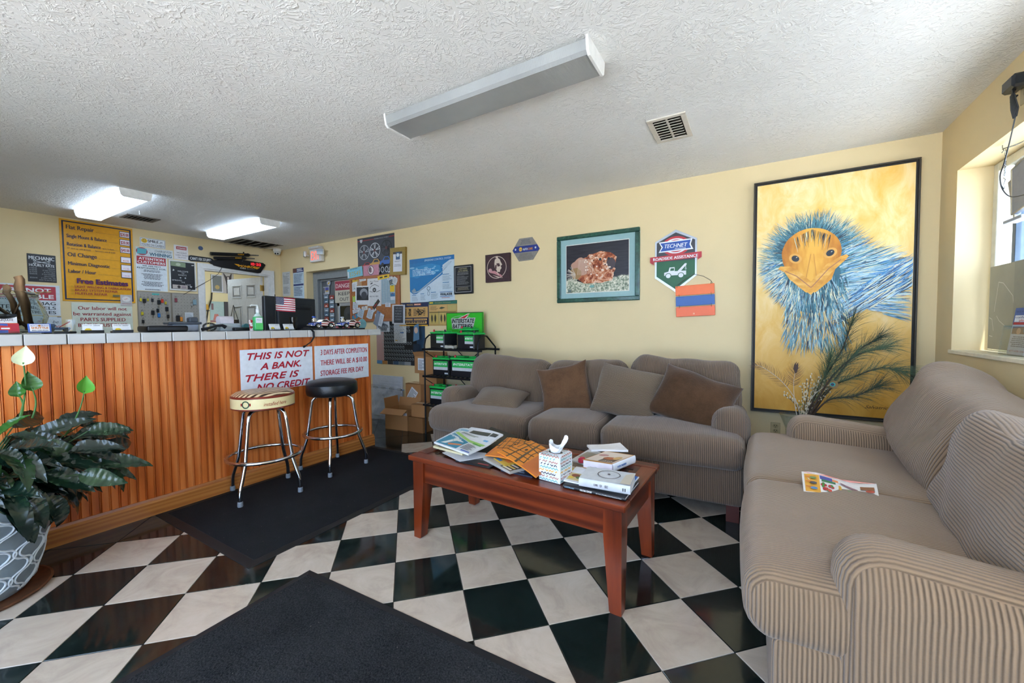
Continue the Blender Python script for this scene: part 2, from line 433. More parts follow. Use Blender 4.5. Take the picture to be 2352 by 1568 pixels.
# floor tiles, laid diagonally
TT, TA = .3048, radians(45.16)
tb = MB(); e = TT/2-.0016; tb.box((-e, -e, -.012), (e, e, 0), .0012)
TM = {}; DONE = set()
for k, mm in (('d', M_TILE_D), ('l', M_TILE_L)):
    o = tb.build('tile', mm, FLOOR, smooth=0); TM[k] = o.data; bpy.data.objects.remove(o)
for cc in range(-16, 12):
    for rr in range(-16, 12):
        x, y = -.0823+(cc+.5)*TT, 2.708-(rr+.5)*TT
        wx, wy = x*cos(TA)-y*sin(TA), x*sin(TA)+y*cos(TA)
        if not (-4.6 < wx < 1.0 and -.45 < wy < 3.66): continue
        if wx < -3.5 and wy < 2.55: continue
        # keep to what the lens can see, with a margin to the sides
        dep = -wx*sin(YAW)+wy*cos(YAW); lat = wx*cos(YAW)+wy*sin(YAW)
        if dep < .75 or abs(lat) > 1.36*dep+.45: continue
        dark = (cc+rr) % 2 == 0
        if wx < -3.12 or (wx < -2.85 and wy > 2.95) : dark = True
        DONE.add((cc, rr)); child('tile', TM['d' if dark else 'l'], FLOOR, (wx, wy, random.uniform(-.0004, .0003)), (0, 0, TA))

# tiles the lens does not see (behind the counter and behind the viewer), joined
for k, mm in (('d', M_TILE_D), ('l', M_TILE_L)):
    q = MB()
    for cc in range(-32, 24):
        for rr in range(-24, 24):
            x, y = -.0823+(cc+.5)*TT, 2.708-(rr+.5)*TT; wx, wy = x*cos(TA)-y*sin(TA), x*sin(TA)+y*cos(TA)
            if not (XL+.2 < wx < XR-.2 and YF+.2 < wy < YB-.2) or (cc, rr) in DONE or ((cc+rr) % 2 == 0) != (k == 'd'): continue
            q.add([(wx+a*cos(TA)-b_*sin(TA), wy+a*sin(TA)+b_*cos(TA), -.0002) for a, b_ in ((-e, -e), (e, -e), (e, e), (-e, e))], [(0, 1, 2, 3)])
    q.build('floor_tiles', mm, FLOOR, smooth=0)['kind'] = 'stuff'

# window in the right wall
WX = XR+.15
w = MB(); y0, y1, z0, z1 = 1.62, 3.506, 1.028, 2.112
for a, b_ in (((WX, y1-.05, z0+.004), (WX+.088, y1-.001, z1-.001)), ((WX, y0+.001, z0+.004), (WX+.088, y0+.05, z1-.001)), ((WX, y0+.05, z1-.05), (WX+.088, y1-.05, z1-.001)), ((WX, y0+.05, z0+.004), (WX+.088, y1-.05, z0+.05))): w.box(a, b_, .003)
win = struct(w.build('window_1', MAT('#dcd9c8', .5), smooth=0))
w = MB(); ym = y1-.14
for a, b_ in (((WX+.03, ym-.035, z0+.05), (WX+.07, ym, z1-.05)), ((WX+.03, y0+.05, z1-.10), (WX+.07, ym-.035, z1-.05)), ((WX+.03, y0+.05, z0+.05), (WX+.07, ym-.035, z0+.09)), ((WX+.03, 2.55, z0+.09), (WX+.07, 2.59, z1-.1))): w.box(a, b_, .002)
w.build('sash', MAT('#4a5764', .4, .3), win, smooth=0)
def glass_mat(name, tint=(1, 1, 1), rough=.0):
    s = NT(name); s.t.nodes.remove(s.p); g_ = s.n('BsdfGlass'); t_ = s.n('BsdfTransparent'); mx = s.n('MixShader'); gl = s.n('BsdfGlossy'); fr = s.n('Fresnel')
    s.t.nodes.remove(g_); gl.inputs['Roughness'].default_value = rough; t_.inputs[0].default_value = lin(tint); s.t.nodes.remove(fr); lw = s.n('LayerWeight'); lw.inputs[0].default_value = .5
    s.l(s.math('MULTIPLY_ADD', s.math('POWER', lw.outputs['Facing'], 5), .9, .035), mx.inputs[0]); s.l(t_.outputs[0], mx.inputs[1]); s.l(gl.outputs[0], mx.inputs[2]); s.l(mx.outputs[0], s.out.inputs[0]); return s.m
M_GLASS = glass_mat('window_glass', (.93, .97, .97))
w = MB(); w.box((WX+.048, y0+.05, z0+.05), (WX+.052, y1-.05, z1-.05)); w.build('pane', M_GLASS, win, smooth=0)
w = MB(); w.box((XR-.012, y0-.02, z0-.02), (WX, y1+.012, z0+.003), .003); w.build('sill', MAT('#e4dcc4', .5), win, smooth=0)
# storefront behind the camera
w = MB()
for x in (-3.0,  -2.2, -1.2, -.2, .86): w.box((x, YF-.09, .16), (x+.045, YF-.03, 2.36), .002)
for z in (.16, 1.0, 2.31): w.box((-2.6, YF-.09, z), (.9, YF-.03, z+.05), .002)
sw = struct(w.build('window_2', MAT('#3b3d40', .4, .4), smooth=0))
w = MB(); w.box((-2.6, YF-.062, .16), (.9, YF-.058, 2.36)); w.build('pane', M_GLASS, sw, smooth=0)

# doorway to the office behind the counter: casing, office walls, six-panel door
t = MB()
t.prism([(2.603, 0), (2.673, 0), (2.673, 2.025), (3.572, 2.025), (3.572, 0), (3.642, 0), (3.642, 2.097), (2.603, 2.097)], 0, .02)
o = struct(t.build('trim_1', M_WTRIM, smooth=0)); o.matrix_world = WALLS['L']
t = MB()
for a, b_ in (((2.673, 0, -.12), (2.693, 2.025, .004)), ((3.552, 0, -.12), (3.572, 2.025, .004)), ((2.693, 2.005, -.12), (3.552, 2.025, .004))): t.box(a, b_)
o = struct(t.build('trim_2', M_WTRIM, smooth=0)); o.matrix_world = WALLS['L']
M_OFF = wall_paint('office_wall_paint', '#d8ca98')
b = MB(); b.box((-9.0, 1.6, 0), (-8.9, 4.7, ZC)); struct(b.build('wall_office_back', M_OFF, smooth=0))
b = MB(); b.box((-9.0, 4.6, 0), (-6.72, 4.7, ZC)); struct(b.build('wall_office_right', M_OFF, smooth=0))
b = MB(); b.box((-9.0, 1.5, 0), (-6.72, 1.6, ZC)); struct(b.build('wall_office_left', M_OFF, smooth=0))
b = MB(); b.box((-9.0, 1.5, ZC), (-6.72, 4.7, ZC+.1)); struct(b.build('ceiling_office', MAT('#cfccc6', .8), smooth=0))
def panel_door(name, W, Hh, mat):
    b = MB(); b.box((0, -.0175, .012), (W, .0175, Hh), .002); d = struct(b.build(name, mat, smooth=0))
    cw = (W-.12*2-.11)/2
    for x in (.12, .12+cw+.11):
        for z0_, z1_ in ((.22, .78), (.95, 1.56), (1.68, 1.9)):
            for sg in (-1, 1):
                q = MB(); q.box((x, sg*.0175, z0_), (x+cw, sg*.0165, z1_), 0)
                # moulded edge and raised field
                for a, c_ in (((x, sg*.017, z0_), (x+cw, sg*.0235, z0_+.022)), ((x, sg*.017, z1_-.022), (x+cw, sg*.0235, z1_)), ((x, sg*.017, z0_+.022), (x+.022, sg*.0235, z1_-.022)), ((x+cw-.022, sg*.017, z0_+.022), (x+cw, sg*.0235, z1_-.022))): q.box(a, c_, .003)
                q.box((x+.05, sg*.017, z0_+.05), (x+cw-.05, sg*.0225, z1_-.05), .004)
                q.build('panel', mat, d, smooth=0)
    return d
DOOR1 = panel_door('door_1', .84, 2.0, MAT('#c9c8c4', .45))
DOOR1.location = (-6.74, 3.53, 0); DOOR1.rotation_euler = (0, 0, radians(180+7))
b = MB(); b.lathe([(.0, 0), (.026, .002), (.03, .02), (.02, .034), (.011, .04), (.011, .055)], 14); kb = b.build('door_knob', MAT('#b59a55', .3, 1), DOOR1); kb.location = (.78, .073, .95); kb.rotation_euler = (pi/2, 0, 0)
for z in (.3, 1.05, 1.78):
    b = MB(); b.box((-.012, -.045, z), (.0, .03, z+.09), .001); b.tube([(-.004, .026, z-.003), (-.004, .026, z+.093)], .007, 8); b.build('hinge', MAT('#c39a52', .3, 1), DOOR1)

# recessed steel service door in the back wall
DYW = YB+.16
b = MB(); b.box((-5.98, DYW+.14, 0), (-4.8, DYW+.2, 2.2)); struct(b.build('wall_recess', M_GREYP, smooth=0))
b = MB()
for x0_, x1_ in ((-5.909, -5.80), (-4.99, -4.885)): b.box((x0_, DYW-.05, 0), (x1_, DYW+.05, 2.045), .004)
b.box((-5.80, DYW-.05, 1.93), (-4.99, DYW+.05, 2.045), .004)
b.box((-5.80, DYW+.0, 1.905), (-4.99, DYW+.05, 1.93), .002); b.box((-5.80, DYW+.0, 0), (-5.775, DYW+.05, 1.905), .002)
struct(b.build('trim_3', MAT('#84888a', .5, .1), smooth=0))
b = MB(); b.box((-5.775, DYW+.03, .01), (-4.99, DYW+.075, 1.905), .003)
DOOR2 = struct(b.build('door_2', MAT('#63676a', .5, .1), smooth=0))
# half-glass light in the service door and what is fixed to it
b = MB()
for a, c_ in (((-5.42, DYW+.015, 1.02), (-5.37, DYW+.035, 1.56)), ((-5.42, DYW+.015, 1.51), (-5.02, DYW+.035, 1.56)), ((-5.42, DYW+.015, 1.0), (-5.02, DYW+.035, 1.05))): b.box(a, c_, .003)
b.build('window_frame', MAT('#b9bcc0', .35, .6), DOOR2)
b = MB(); b.box((-5.37, DYW+.026, 1.05), (-5.02, DYW+.029, 1.51)); b.build('pane', MAT('#1a1c1c', .05, spec=.6), DOOR2)
b = MB(); b.lathe([(0, 0), (.11, 0), (.11, .012), (.07, .012), (.03, .02), (0, .03)], 24); q = b.build('extractor_fan', MAT('#3a3c3d', .5), DOOR2); q.location = (-5.16, DYW+.026, 1.39); q.rotation_euler = (pi/2, 0, 0)
# ------------------------------------------------------------------ furniture materials
def corduroy(name, hi, lo, main='x', alt='y', pitch=.0104, depth=.0036, gray=.0, wear=.5):
    s = NT(name); s.set(.9, 0, .15)
    s.p.inputs['Sheen Weight'].default_value = .25; s.p.inputs['Sheen Roughness'].default_value = .5
    c = s.n('TexCoord'); sp = s.n('SeparateXYZ'); s.l(c.outputs['Object'], sp.inputs[0])
    nn = s.n('SeparateXYZ'); s.l(c.outputs['Normal'], nn.inputs[0])
    ax = {'x': 0, 'y': 1, 'z': 2}
    sel = s.math('GREATER_THAN', s.math('ABSOLUTE', nn.outputs[ax[main]]), .72)
    a = s.math('ADD', s.math('MULTIPLY', sp.outputs[ax[main]], s.math('SUBTRACT', 1.0, sel)), s.math('MULTIPLY', sp.outputs[ax[alt]], sel))
    wob = s.noise(c.outputs['Object'], 6, 2)
    ph = s.math('ADD', s.math('MULTIPLY', a, pi/pitch), s.math('MULTIPLY', wob, 1.6))
    co = s.math('ABSOLUTE', s.math('COSINE', ph))
    rib0 = s.math('SUBTRACT', 1.0, s.math('POWER', co, 3.0))
    top = s.ramp(s.math('ABSOLUTE', nn.outputs[2]), [(.55, (1, 1, 1)), (.92, (.45, .45, .45))])      # pile worn flat where people sit and lean
    rib = s.math('ADD', s.math('MULTIPLY', rib0, top), s.math('MULTIPLY', s.math('SUBTRACT', 1.0, top), .72))
    wr = s.ramp(s.noise(c.outputs['Object'], 3.5, 4, .6), [(.35, (0, 0, 0)), (.7, (1, 1, 1))])
    k = s.math('MULTIPLY', s.math('ADD', s.math('MULTIPLY', rib, 1.0), 0.0), 1.0)
    fuzz = s.noise(c.outputs['Object'], 160, 3)
    f2 = s.math('ADD', s.math('MULTIPLY', k, .85), s.math('MULTIPLY', fuzz, .18))
    base = s.ramp(f2, [(.12, lo), (.75, hi)])
    L = lin(hi)[:3]; m = tuple(.72*x for x in L)
    s.col(s.mix(s.math('MULTIPLY', wr, wear), base, m))
    h = s.math('ADD', rib, s.math('MULTIPLY', fuzz, .25))
    s.bump(h, .75, depth); return s.m
CORD = corduroy('taupe_corduroy', '#957c63', '#544434')
CORD_Z = corduroy('taupe_corduroy_level_ribs', '#957c63', '#544434', 'z', 'y')
CORD_F = corduroy('taupe_corduroy_fine', '#786552', '#463a2e', 'z', 'y', .0075, .0026)
def chenille(name, a, b):
    s = NT(name); s.set(.95, 0, .1); s.p.inputs['Sheen Weight'].default_value = .3
    v = s.coord(); f = s.noise(v, 7, 5, .65); g_ = s.noise(v, 120, 3)
    s.col(s.ramp(s.math('ADD', s.math('MULTIPLY', f, .75), s.math('MULTIPLY', g_, .25)), [(.3, a), (.7, b)])); s.bump(g_, .5, .004); return s.m
BROWN = chenille('brown_chenille', '#4a3321', '#6a4d36'); BROWN2 = chenille('dark_brown_chenille', '#3b2818', '#563d29')
def wood(name, stops, axis=2, along=2.2, across=26, rough=.35, coat=.2, rnd=True, bump=.08):
    s = NT(name); s.set(rough, 0, .4, coat); s.p.inputs['Coat Roughness'].default_value = .2
    sc = [across]*3; sc[axis] = along; v = s.coord('Object', sc)
    if rnd:
        oi = s.n('ObjectInfo'); cb = s.n('CombineXYZ'); r = s.math('MULTIPLY', oi.outputs['Random'], 61)
        for i in range(3): s.l(r, cb.inputs[i])
        ad = s.n('VectorMath', operation='ADD'); s.l(v, ad.inputs[0]); s.l(cb.outputs[0], ad.inputs[1]); v = ad.outputs[0]
    big = s.noise(v, .35, 2, .5, .6)
    w = s.n('TexWave', wave_type='RINGS'); w.inputs['Scale'].default_value = .22; w.inputs['Distortion'].default_value = 9; w.inputs['Detail'].default_value = 2; w.inputs['Detail Scale'].default_value = .7
    s.l(v, w.inputs['Vector'])
    fine = s.noise(v, 3.0, 5, .7)
    f = s.math('ADD', s.math('ADD', s.math('MULTIPLY', w.outputs['Fac'], .3), s.math('MULTIPLY', big, .4)), s.math('MULTIPLY', fine, .3))
    s.col(s.ramp(f, stops)); s.bump(fine, bump, .002); return s.m
W_BEAD = wood('orange_stained_pine', [(.28, '#a34a1c'), (.45, '#cb6a2c'), (.6, '#dc803e'), (.8, '#e8995c')], 2, 1.1, 15, .38, .15)
W_BASE = wood('amber_oak', [(.25, '#96582a'), (.5, '#b06e34'), (.78, '#c08444')], 1, 1.2, 60, .35, .2)
W_TABLE = wood('red_brown_pine_long', [(.25, '#3a1206'), (.5, '#59200c'), (.75, '#7a3315')], 0, 1.6, 26, .28, .35)
W_TABLE_Z = wood('red_brown_pine_legs', [(.25, '#471606'), (.5, '#6b290e'), (.75, '#8a3b18')], 2, 1.8, 26, .28, .35)
W_TABLE_Y = wood('red_brown_pine_cross', [(.25, '#3a1206'), (.5, '#59200c'), (.75, '#7a3315')], 1, 1.6, 26, .28, .35)
def bumpy(p, amp, sc, seed=0): return amp*noise.noise(Vector((p[0]*sc+seed, p[1]*sc, p[2]*sc)))

# ------------------------------------------------------------------ service counter
CT = thing('service_counter', 'long service counter faced with orange beadboard and edged with white tiles', 'counter', (0, 0, 0))
XC = -3.304
b = MB(); b.box((-3.90, -1.2, 0), (XC-.014, 2.735, 1.10)); b.build('carcass', MAT('#8c4a1e', .5), CT, smooth=0)
pl = MB(); P = .0425
pl.prism([(-.014, -P/2), (-.007, -P/2), (-.006, -P/2+.001), (0, -P/2+.003), (0, P/2-.0105), (-.006, P/2-.009), (-.006, P/2-.008), (-.001, P/2-.0065), (-.0005, P/2-.005), (-.001, P/2-.0035), (-.007, P/2-.001), (-.014, P/2)], .10, 1.115)
q = pl.build('plank', W_BEAD, CT, smooth=0); q.location = (XC, 2.71, 0); pm = q.data
y = 2.71-P
while y > -.9:
    child('plank', pm, CT, (XC, y, 0)); y -= P
b = MB(); b.box((XC-.03, 2.731, 0), (XC+.006, 2.757, 1.115), .002); b.build('corner_post', W_BEAD, CT, smooth=0)
b = MB()
b.prism([(XC-.005, 0), (XC+.022, 0), (XC+.022, .082), (XC+.012, .094), (XC+.008, .108), (XC-.005, .108)], -2.775, .9, mat=Matrix(((1, 0, 0, 0), (0, 0, -1, 0), (0, 1, 0, 0), (0, 0, 0, 1))))
b.build('baseboard', W_BASE, CT, smooth=0)
b = MB(); b.box((-3.93, -1.2, 1.115), (-3.275, 2.87, 1.168)); b.build('worktop', MAT('#3f4144', .6), CT, smooth=0)
M_GLAZE = MAT('#bfbfbd', .12, spec=.5, var=.02)
b = MB(); b.box((-.004, -.0765, -.029), (.006, .0765, .029), .003); q = b.build('edge_tile', M_GLAZE, CT, smooth=0); em = q.data; q.location = (-3.272, 2.79, 1.143)
y = 2.79-.1575
while y > -.9:
    child('edge_tile', em, CT, (-3.272, y, 1.143)); y -= .1575
b = MB(); b.box((-.0765, -.0765, -.004), (.0765, .0765, .004), .002); q = b.build('top_tile', M_GLAZE, CT, smooth=0); em = q.data; q.location = (-3.348, 2.79, 1.169)
for r in range(4):
    for k in range(24):
        if r or k: child('top_tile', em, CT, (-3.348-r*.1575, 2.79-k*.1575, 1.169))
CTOP = 1.173

# ------------------------------------------------------------------ upholstery
def sofa(name, label, cat, loc, rz, L, seats, D=.93, mat=None, backs=None, arm_w=.23, arm_h=.66, seedv=0):
    t = thing(name, label, cat, loc, rz); CORD = mat or globals()['CORD']
    b = MB(); b.rbox(L/2-.035, (D-.07)/2, .14, .03, (10, 4, 3)); o = b.build('skirt', CORD, t, smooth=60); o.location = (L/2, .06+(D-.07)/2, .24)
    for x in (.09, L-.09):
        for y in (.12, D-.1):
            b = MB(); b.prism([(x-.035, y-.035), (x+.035, y-.035), (x+.035, y+.035), (x-.035, y+.035)], 0, .125); b.build('leg', MAT('#4a1a10', .35), t, smooth=0)
    for k, (x0, x1) in enumerate(seats):
        hx = (x1-x0)/2-(.007 if 0 < x0 and x1 < L else .014)
        def fn(q, p, hx=hx, k=k):
            e = (1-p[0]**2)*(1-max(-1, min(1, p[1]))**2)
            if q.z > 0: q.z += .022*e
            q.z += bumpy(q, .012, 4, k*5+seedv) - .012*max(0, -p[1]-.6)
            if p[1] < -.7: q.y += .016*(p[0]**4) + bumpy(q, .010, 3, 9+k)
            return q
        b = MB(); b.rbox(hx, .40, .098, .07, (12, 10, 3), fn); o = b.build('seat_cushion', CORD, t, smooth=180); o.location = ((x0+x1)/2+(.010 if x0 == 0 else -.010 if x1 == L else 0), .38, .425+(.022*k if L < 2 else 0))
    for k, x in enumerate((arm_w/2-.012, L-arm_w/2+.012)):
        hy = (D-.20)/2
        def fn(q, p, k=k, hy=hy):
            if q.z > .05: q.z -= .06*max(0, (q.y+hy)/(2*hy))**1.3
            fr = max(0, -p[1])
            if q.z > .1: q.z += .012*fr
            q.z = max(q.z, -.235)
            q.x += bumpy(q, .006, 4, k+seedv); return q
        b = MB(); b.rbox(arm_w/2, hy, arm_h/2, arm_w*.46, (5, 14, 10), fn); o = b.build('arm', CORD, t, smooth=180); o.location = (x, .19+hy, arm_h/2)
    b = MB(); b.rbox(L/2-.06, .1, .34, .07, (10, 3, 5)); o = b.build('back_frame', CORD, t, smooth=180); o.location = (L/2, D-.1, .44)
    for k, (xc, w, h, zc, yc, tilt, roll, th, *opt) in enumerate(backs):
        def fn(q, p, w=w, h=h, k=k):
            e = (1-p[0]**2)*(1-p[2]**2)
            q.y -= .03*e if q.y < 0 else 0
            q.x *= 1-.05*(p[2]**2)*(1 if p[2] > 0 else -.4)
            q.z *= 1-.06*(1-abs(p[0])**3)*(1 if p[2] > 0 else 0)
            q += Vector((bumpy(q, .02, 5, k*3+seedv), bumpy(q, .022, 6, k*7+2+seedv), bumpy(q, .016, 5, k*11+seedv)))
            q.y += .006*sin(q.x*45+q.z*22+k)*max(0, p[2])*.8
            return q
        b = MB(); b.rbox(w/2, th, h/2, opt[1] if opt else min(th*.93, .11), (12, 4, 10), fn); o = b.build('back_cushion', opt[0] if opt else CORD, t, smooth=180)
        o.location = (xc, yc, zc); o.rotation_euler = (tilt, roll, opt[2] if opt else 0)
    return t
CORD_S = corduroy('shaded_taupe_corduroy', '#7b6755', '#43372d')  # same corduroy darkened, mostly dimmer light on the sofa put into its colour
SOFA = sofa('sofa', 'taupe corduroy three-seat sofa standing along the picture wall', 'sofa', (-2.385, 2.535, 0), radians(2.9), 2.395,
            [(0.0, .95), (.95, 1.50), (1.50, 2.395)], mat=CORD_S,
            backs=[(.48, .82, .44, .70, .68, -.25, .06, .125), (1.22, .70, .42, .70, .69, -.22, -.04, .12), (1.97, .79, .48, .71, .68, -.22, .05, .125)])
LOVE = sofa('loveseat', 'taupe corduroy loveseat standing under the window', 'sofa', (-.005, 3.0, 0), -pi/2, 1.80,
            [(0.0, .94), (.94, 1.80)], D=1.0, arm_h=.66,
            backs=[(.50, .76, .50, .70, .80, -.36, .24, .15), (1.36, .82, .40, .68, .70, -.30, .05, .12, CORD_Z, .055, -.06)], seedv=31)

def throw_pillow(name, label, mat, w, h, t, loc, rot, pinch=.10, fold=0, seed=0):
    n = 18; b = MB(); v = []
    def pt(u, w_, sg):
        m = max(0, (1-u**2)*(1-w_**2)); th = t*(m**.42)*sg
        k = 1-pinch*(1-u*u)*abs(w_)**3; j = 1-pinch*(1-w_*w_)*abs(u)**3
        p = Vector((u*w/2*j, th, w_*h/2*k))
        p += Vector((bumpy(p, .01, 6, seed), bumpy(p, .02, 7, seed+4)*(m**.3), bumpy(p, .012, 6, seed+8)))
        p.y += fold*(p.z/h)**2 + .5*fold*(p.x/w)**2
        return p
    idx = {}
    for sg in (1, -1):
        for i in range(n+1):
            for j in range(n+1):
                u = sin((i/n-.5)*pi); w_ = sin((j/n-.5)*pi)
                edge = i in (0, n) or j in (0, n)
                if edge and sg < 0: idx[i, j, -1] = idx[i, j, 1]; continue
                idx[i, j, sg] = len(v); v.append(pt(u, w_, sg))
    f = []
    for sg in (1, -1):
        for i in range(n):
            for j in range(n):
                q = [idx[i, j, sg], idx[i+1, j, sg], idx[i+1, j+1, sg], idx[i, j+1, sg]]
                f.append(tuple(q) if sg < 0 else tuple(reversed(q)))
    b.add(v, f); o = b.build(name, mat, None, smooth=180); o.location = loc; o.rotation_euler = rot
    return tag(o, label, 'pillow', 'loose pillows on the long sofa')
throw_pillow('throw_pillow', 'small flattened taupe corduroy pillow lying on the sofa seat by the battery rack', CORD_F, .46, .30, .075, (-1.86, 2.90, .575), (-1.15, .05, .12), .12, .05, 1)
throw_pillow('throw_pillow', 'brown chenille pillow slumped to a point against the middle back cushion', BROWN, .44, .43, .085, (-1.32, 3.08, .66), (-.35, -.24, .16), .10, -.1, 5)
throw_pillow('throw_pillow', 'square taupe corduroy pillow leaning between the two brown pillows', CORD_F, .48, .40, .09, (-.81, 3.04, .69), (-.42, .16, -.02), .07, .04, 9)
throw_pillow('throw_pillow', 'large dark brown chenille pillow tilted over beside the sofa arm by the painting', BROWN2, .52, .40, .10, (-.35, 3.04, .675), (-.48, .30, -.10), .07, .05, 13)

# ------------------------------------------------------------------ coffee table
TBL = thing('coffee_table', 'red-brown wooden coffee table with tapered legs and carved inset top', 'table', (-1.035, 1.905, 0), radians(-2.2))
TW, TD, TZ = 1.24, .585, .472
b = MB()
for nm, a, c_, mt in (('frame_board', (-TW/2, -TD/2, TZ-.028), (TW/2, -TD/2+.075, TZ), W_TABLE), ('frame_board', (-TW/2, TD/2-.075, TZ-.028), (TW/2, TD/2, TZ), W_TABLE),
                      ('frame_board', (-TW/2, -TD/2+.0755, TZ-.028), (-TW/2+.075, TD/2-.0755, TZ), W_TABLE_Y), ('frame_board', (TW/2-.075, -TD/2+.0755, TZ-.028), (TW/2, TD/2-.0755, TZ), W_TABLE_Y)):
    q = MB(); q.box(a, c_, .004); q.build(nm, mt, TBL, smooth=0)
q = MB(); q.box((-TW/2+.075, -TD/2+.075, TZ-.028), (TW/2-.075, TD/2-.075, TZ-.004), .001); q.build('inset_panel', wood('dark_inset_wood', [(.25, '#34130a'), (.6, '#5a2512'), (.8, '#74331a')], 0, 1.8, 24, .3, .3), TBL, smooth=0)
q = MB(); st = .046
for sx in (-1, 1):
    for i in range(4):
        for j in range(int((TD-.19)/st)):
            x = sx*(TW/2-.095-i*st-st/2); yy = -TD/2+.10+j*st+st/2
            if (i+j) % 2: q.box((x-st*.46, yy-st*.18, TZ-.006), (x+st*.46, yy+st*.18, TZ-.0012), .001)
            else: q.box((x-st*.18, yy-st*.46, TZ-.006), (x+st*.18, yy+st*.46, TZ-.0012), .001)
o = q.build('carved_weave', MAT('#3a2a20', .5), TBL, smooth=0); o['kind'] = 'stuff'
lx, ly = TW/2-.02, TD/2-.02
for nm, a, c_, mt in (('apron', (-lx+.06, -ly+.012, TZ-.15), (lx-.06, -ly+.034, TZ-.028), W_TABLE), ('apron', (-lx+.06, ly-.034, TZ-.15), (lx-.06, ly-.012, TZ-.028), W_TABLE),
                      ('apron', (-lx+.012, -ly+.06, TZ-.15), (-lx+.034, ly-.06, TZ-.028), W_TABLE_Y), ('apron', (lx-.034, -ly+.06, TZ-.15), (lx-.012, ly-.06, TZ-.028), W_TABLE_Y)):
    q = MB(); q.box(a, c_, .002); q.build(nm, mt, TBL, smooth=0)
for sx in (-1, 1):
    for sy in (-1, 1):
        q = MB(); pr = []
        for z, s_ in ((0, .046), (.006, .052), (TZ-.15, .078), (TZ-.028, .078)):
            X0, Y0 = sx*lx, sy*ly; pr += [(X0, Y0, z), (X0-sx*s_, Y0, z), (X0-sx*s_, Y0-sy*s_, z), (X0, Y0-sy*s_, z)]
        F_ = [(0, 1, 2, 3), (15, 14, 13, 12)] + [(4*k+i, 4*k+4+i, 4*k+4+(i+1) % 4, 4*k+(i+1) % 4) for k in range(3) for i in range(4)]
        q.add(pr, F_ if sx*sy > 0 else [tuple(reversed(t)) for t in F_]); q.build('leg', W_TABLE_Z, TBL, smooth=0)

# ------------------------------------------------------------------ bar stools
CHROME = MAT('#d4d6da', .09, 1, var=.02); RUBBER = MAT('#7d848c', .6)
def stool(name, label, loc, rz, ring_z=.275, ring_r=.235, sr=.2):
    t = thing(name, label, 'stool', loc, rz, None)
    for k in range(4):
        a = k*pi/2; d = Vector((cos(a), sin(a), 0))
        q = MB(); pts = [(.012, .607), (.10, .609), (.135, .600), (.156, .575), (.165, .53), (.192, .34), (.205, .25), (.232, .17), (.25, .12), (.256, .085), (.258, .02)]
        off = d.cross(Vector((0, 0, 1)))*.0
        q.tube([d*r+Vector((0, 0, z)) for r, z in pts], .0125, 10); q.build('leg', CHROME, t, smooth=60)
        leg = t.children[-1] if False else bpy.data.objects[COL.objects[-1].name]
        f = MB(); f.lathe([(.016, 0), (.0175, .004), (.0165, .03), (.0135, .034)], 12, c=(d.x*.258, d.y*.258, 0)); f.build('rubber_foot', RUBBER, leg)
        f = MB(); f.tube([d*.188+Vector((0, 0, ring_z+.0)), d*(ring_r+.012)+Vector((0, 0, ring_z))], .004, 8); f.build('bolt', CHROME, leg)
    q = MB(); n = 40; q.tube([(ring_r*cos(2*pi*i/n), ring_r*sin(2*pi*i/n), ring_z) for i in range(n)], .0125, 10, closed=True); q.build('footrest_ring', CHROME, t, smooth=60)
    q = MB(); q.lathe([(.16, .616), (.16, .622)], 32); q.build('swivel_plate', MAT('#222326', .4, .6), t)
    return t
S1 = stool('bar_stool', 'chrome bar stool with printed cream seat near the plant', (-3.03, 1.573, .008), radians(27))
q = MB(); q.lathe([(.185, .622), (.2, .628), (.2, .636)], 48, cap0=True, cap1=False); q.lathe([(.2, .704), (.2, .71), (.194, .719)], 48, cap0=False, cap1=False); q.build('piping', MAT('#7c2f22', .3), S1)
q = MB(); q.lathe([(.1995, .635), (.2, .705)], 48, cap0=False, cap1=False); band = q.build('seat_band', MAT('#e6d6a2', .25, var=.03), S1)
def stool_top():
    s = NT('printed_stool_top'); s.set(.3, 0, .4); v = s.coord(rot=(0, 0, radians(25)))
    w = s.n('TexWave', wave_type='BANDS'); w.inputs['Scale'].default_value = 10; w.inputs['Distortion'].default_value = 2.5; s.l(v, w.inputs['Vector'])
    f = s.math('ADD', s.math('MULTIPLY', w.outputs['Fac'], .6), s.math('MULTIPLY', s.noise(v, 9, 3), .5))
    s.col(s.ramp(f, [(.3, '#2b2320'), (.45, '#7a4a2a'), (.6, '#d8b27c'), (.8, '#e7d6b4')])); return s.m
q = MB(); q.lathe([(.194, .719), (.17, .735), (.1, .744), (.001, .746)], 48, cap0=False, cap1=False); q.build('seat_top', stool_top(), S1)
def wrap(mb, r, z0, a0):     # bend flat drawing (x, y) round a cylinder
    mb.v = [(r*cos(a0+x/r), r*sin(a0+x/r), z0+y) for x, y, z in mb.v]; return mb
ca = radians(-27)+atan2(-1.573, 3.05)      # local direction that faces the camera
q = MB(); text_into(q, 'installed here', .005, .02, .026, 0, 0, .15, 'l', .004, .3); wrap(q, .2008, .635, ca-.03); q.build('lettering', MAT('#9c2a1e', .4), S1, smooth=0)
for da in (-.55,):
    q = MB(); q.ring(0, .035, .026, .026, .008, 0, 0, 24); wrap(q, .2008, .635, ca+da); q.build('print', MAT('#2f4a36', .4), S1, smooth=0)
    q = MB(); q.rect(-.034, .026, .034, .044, 0); wrap(q, .2011, .635, ca+da); q.build('print', MAT('#a3271f', .4), S1, smooth=0)
    q = MB(); text_into(q, '66', 0, .029, .012, 0, 0, None, 'c'); wrap(q, .2014, .635, ca+da); q.build('lettering', MAT('#eadfb8', .4), S1, smooth=0)
S2 = stool('bar_stool', 'chrome bar stool with plain black vinyl seat', (-3.06, 2.15, .008), radians(48), .30, .225)
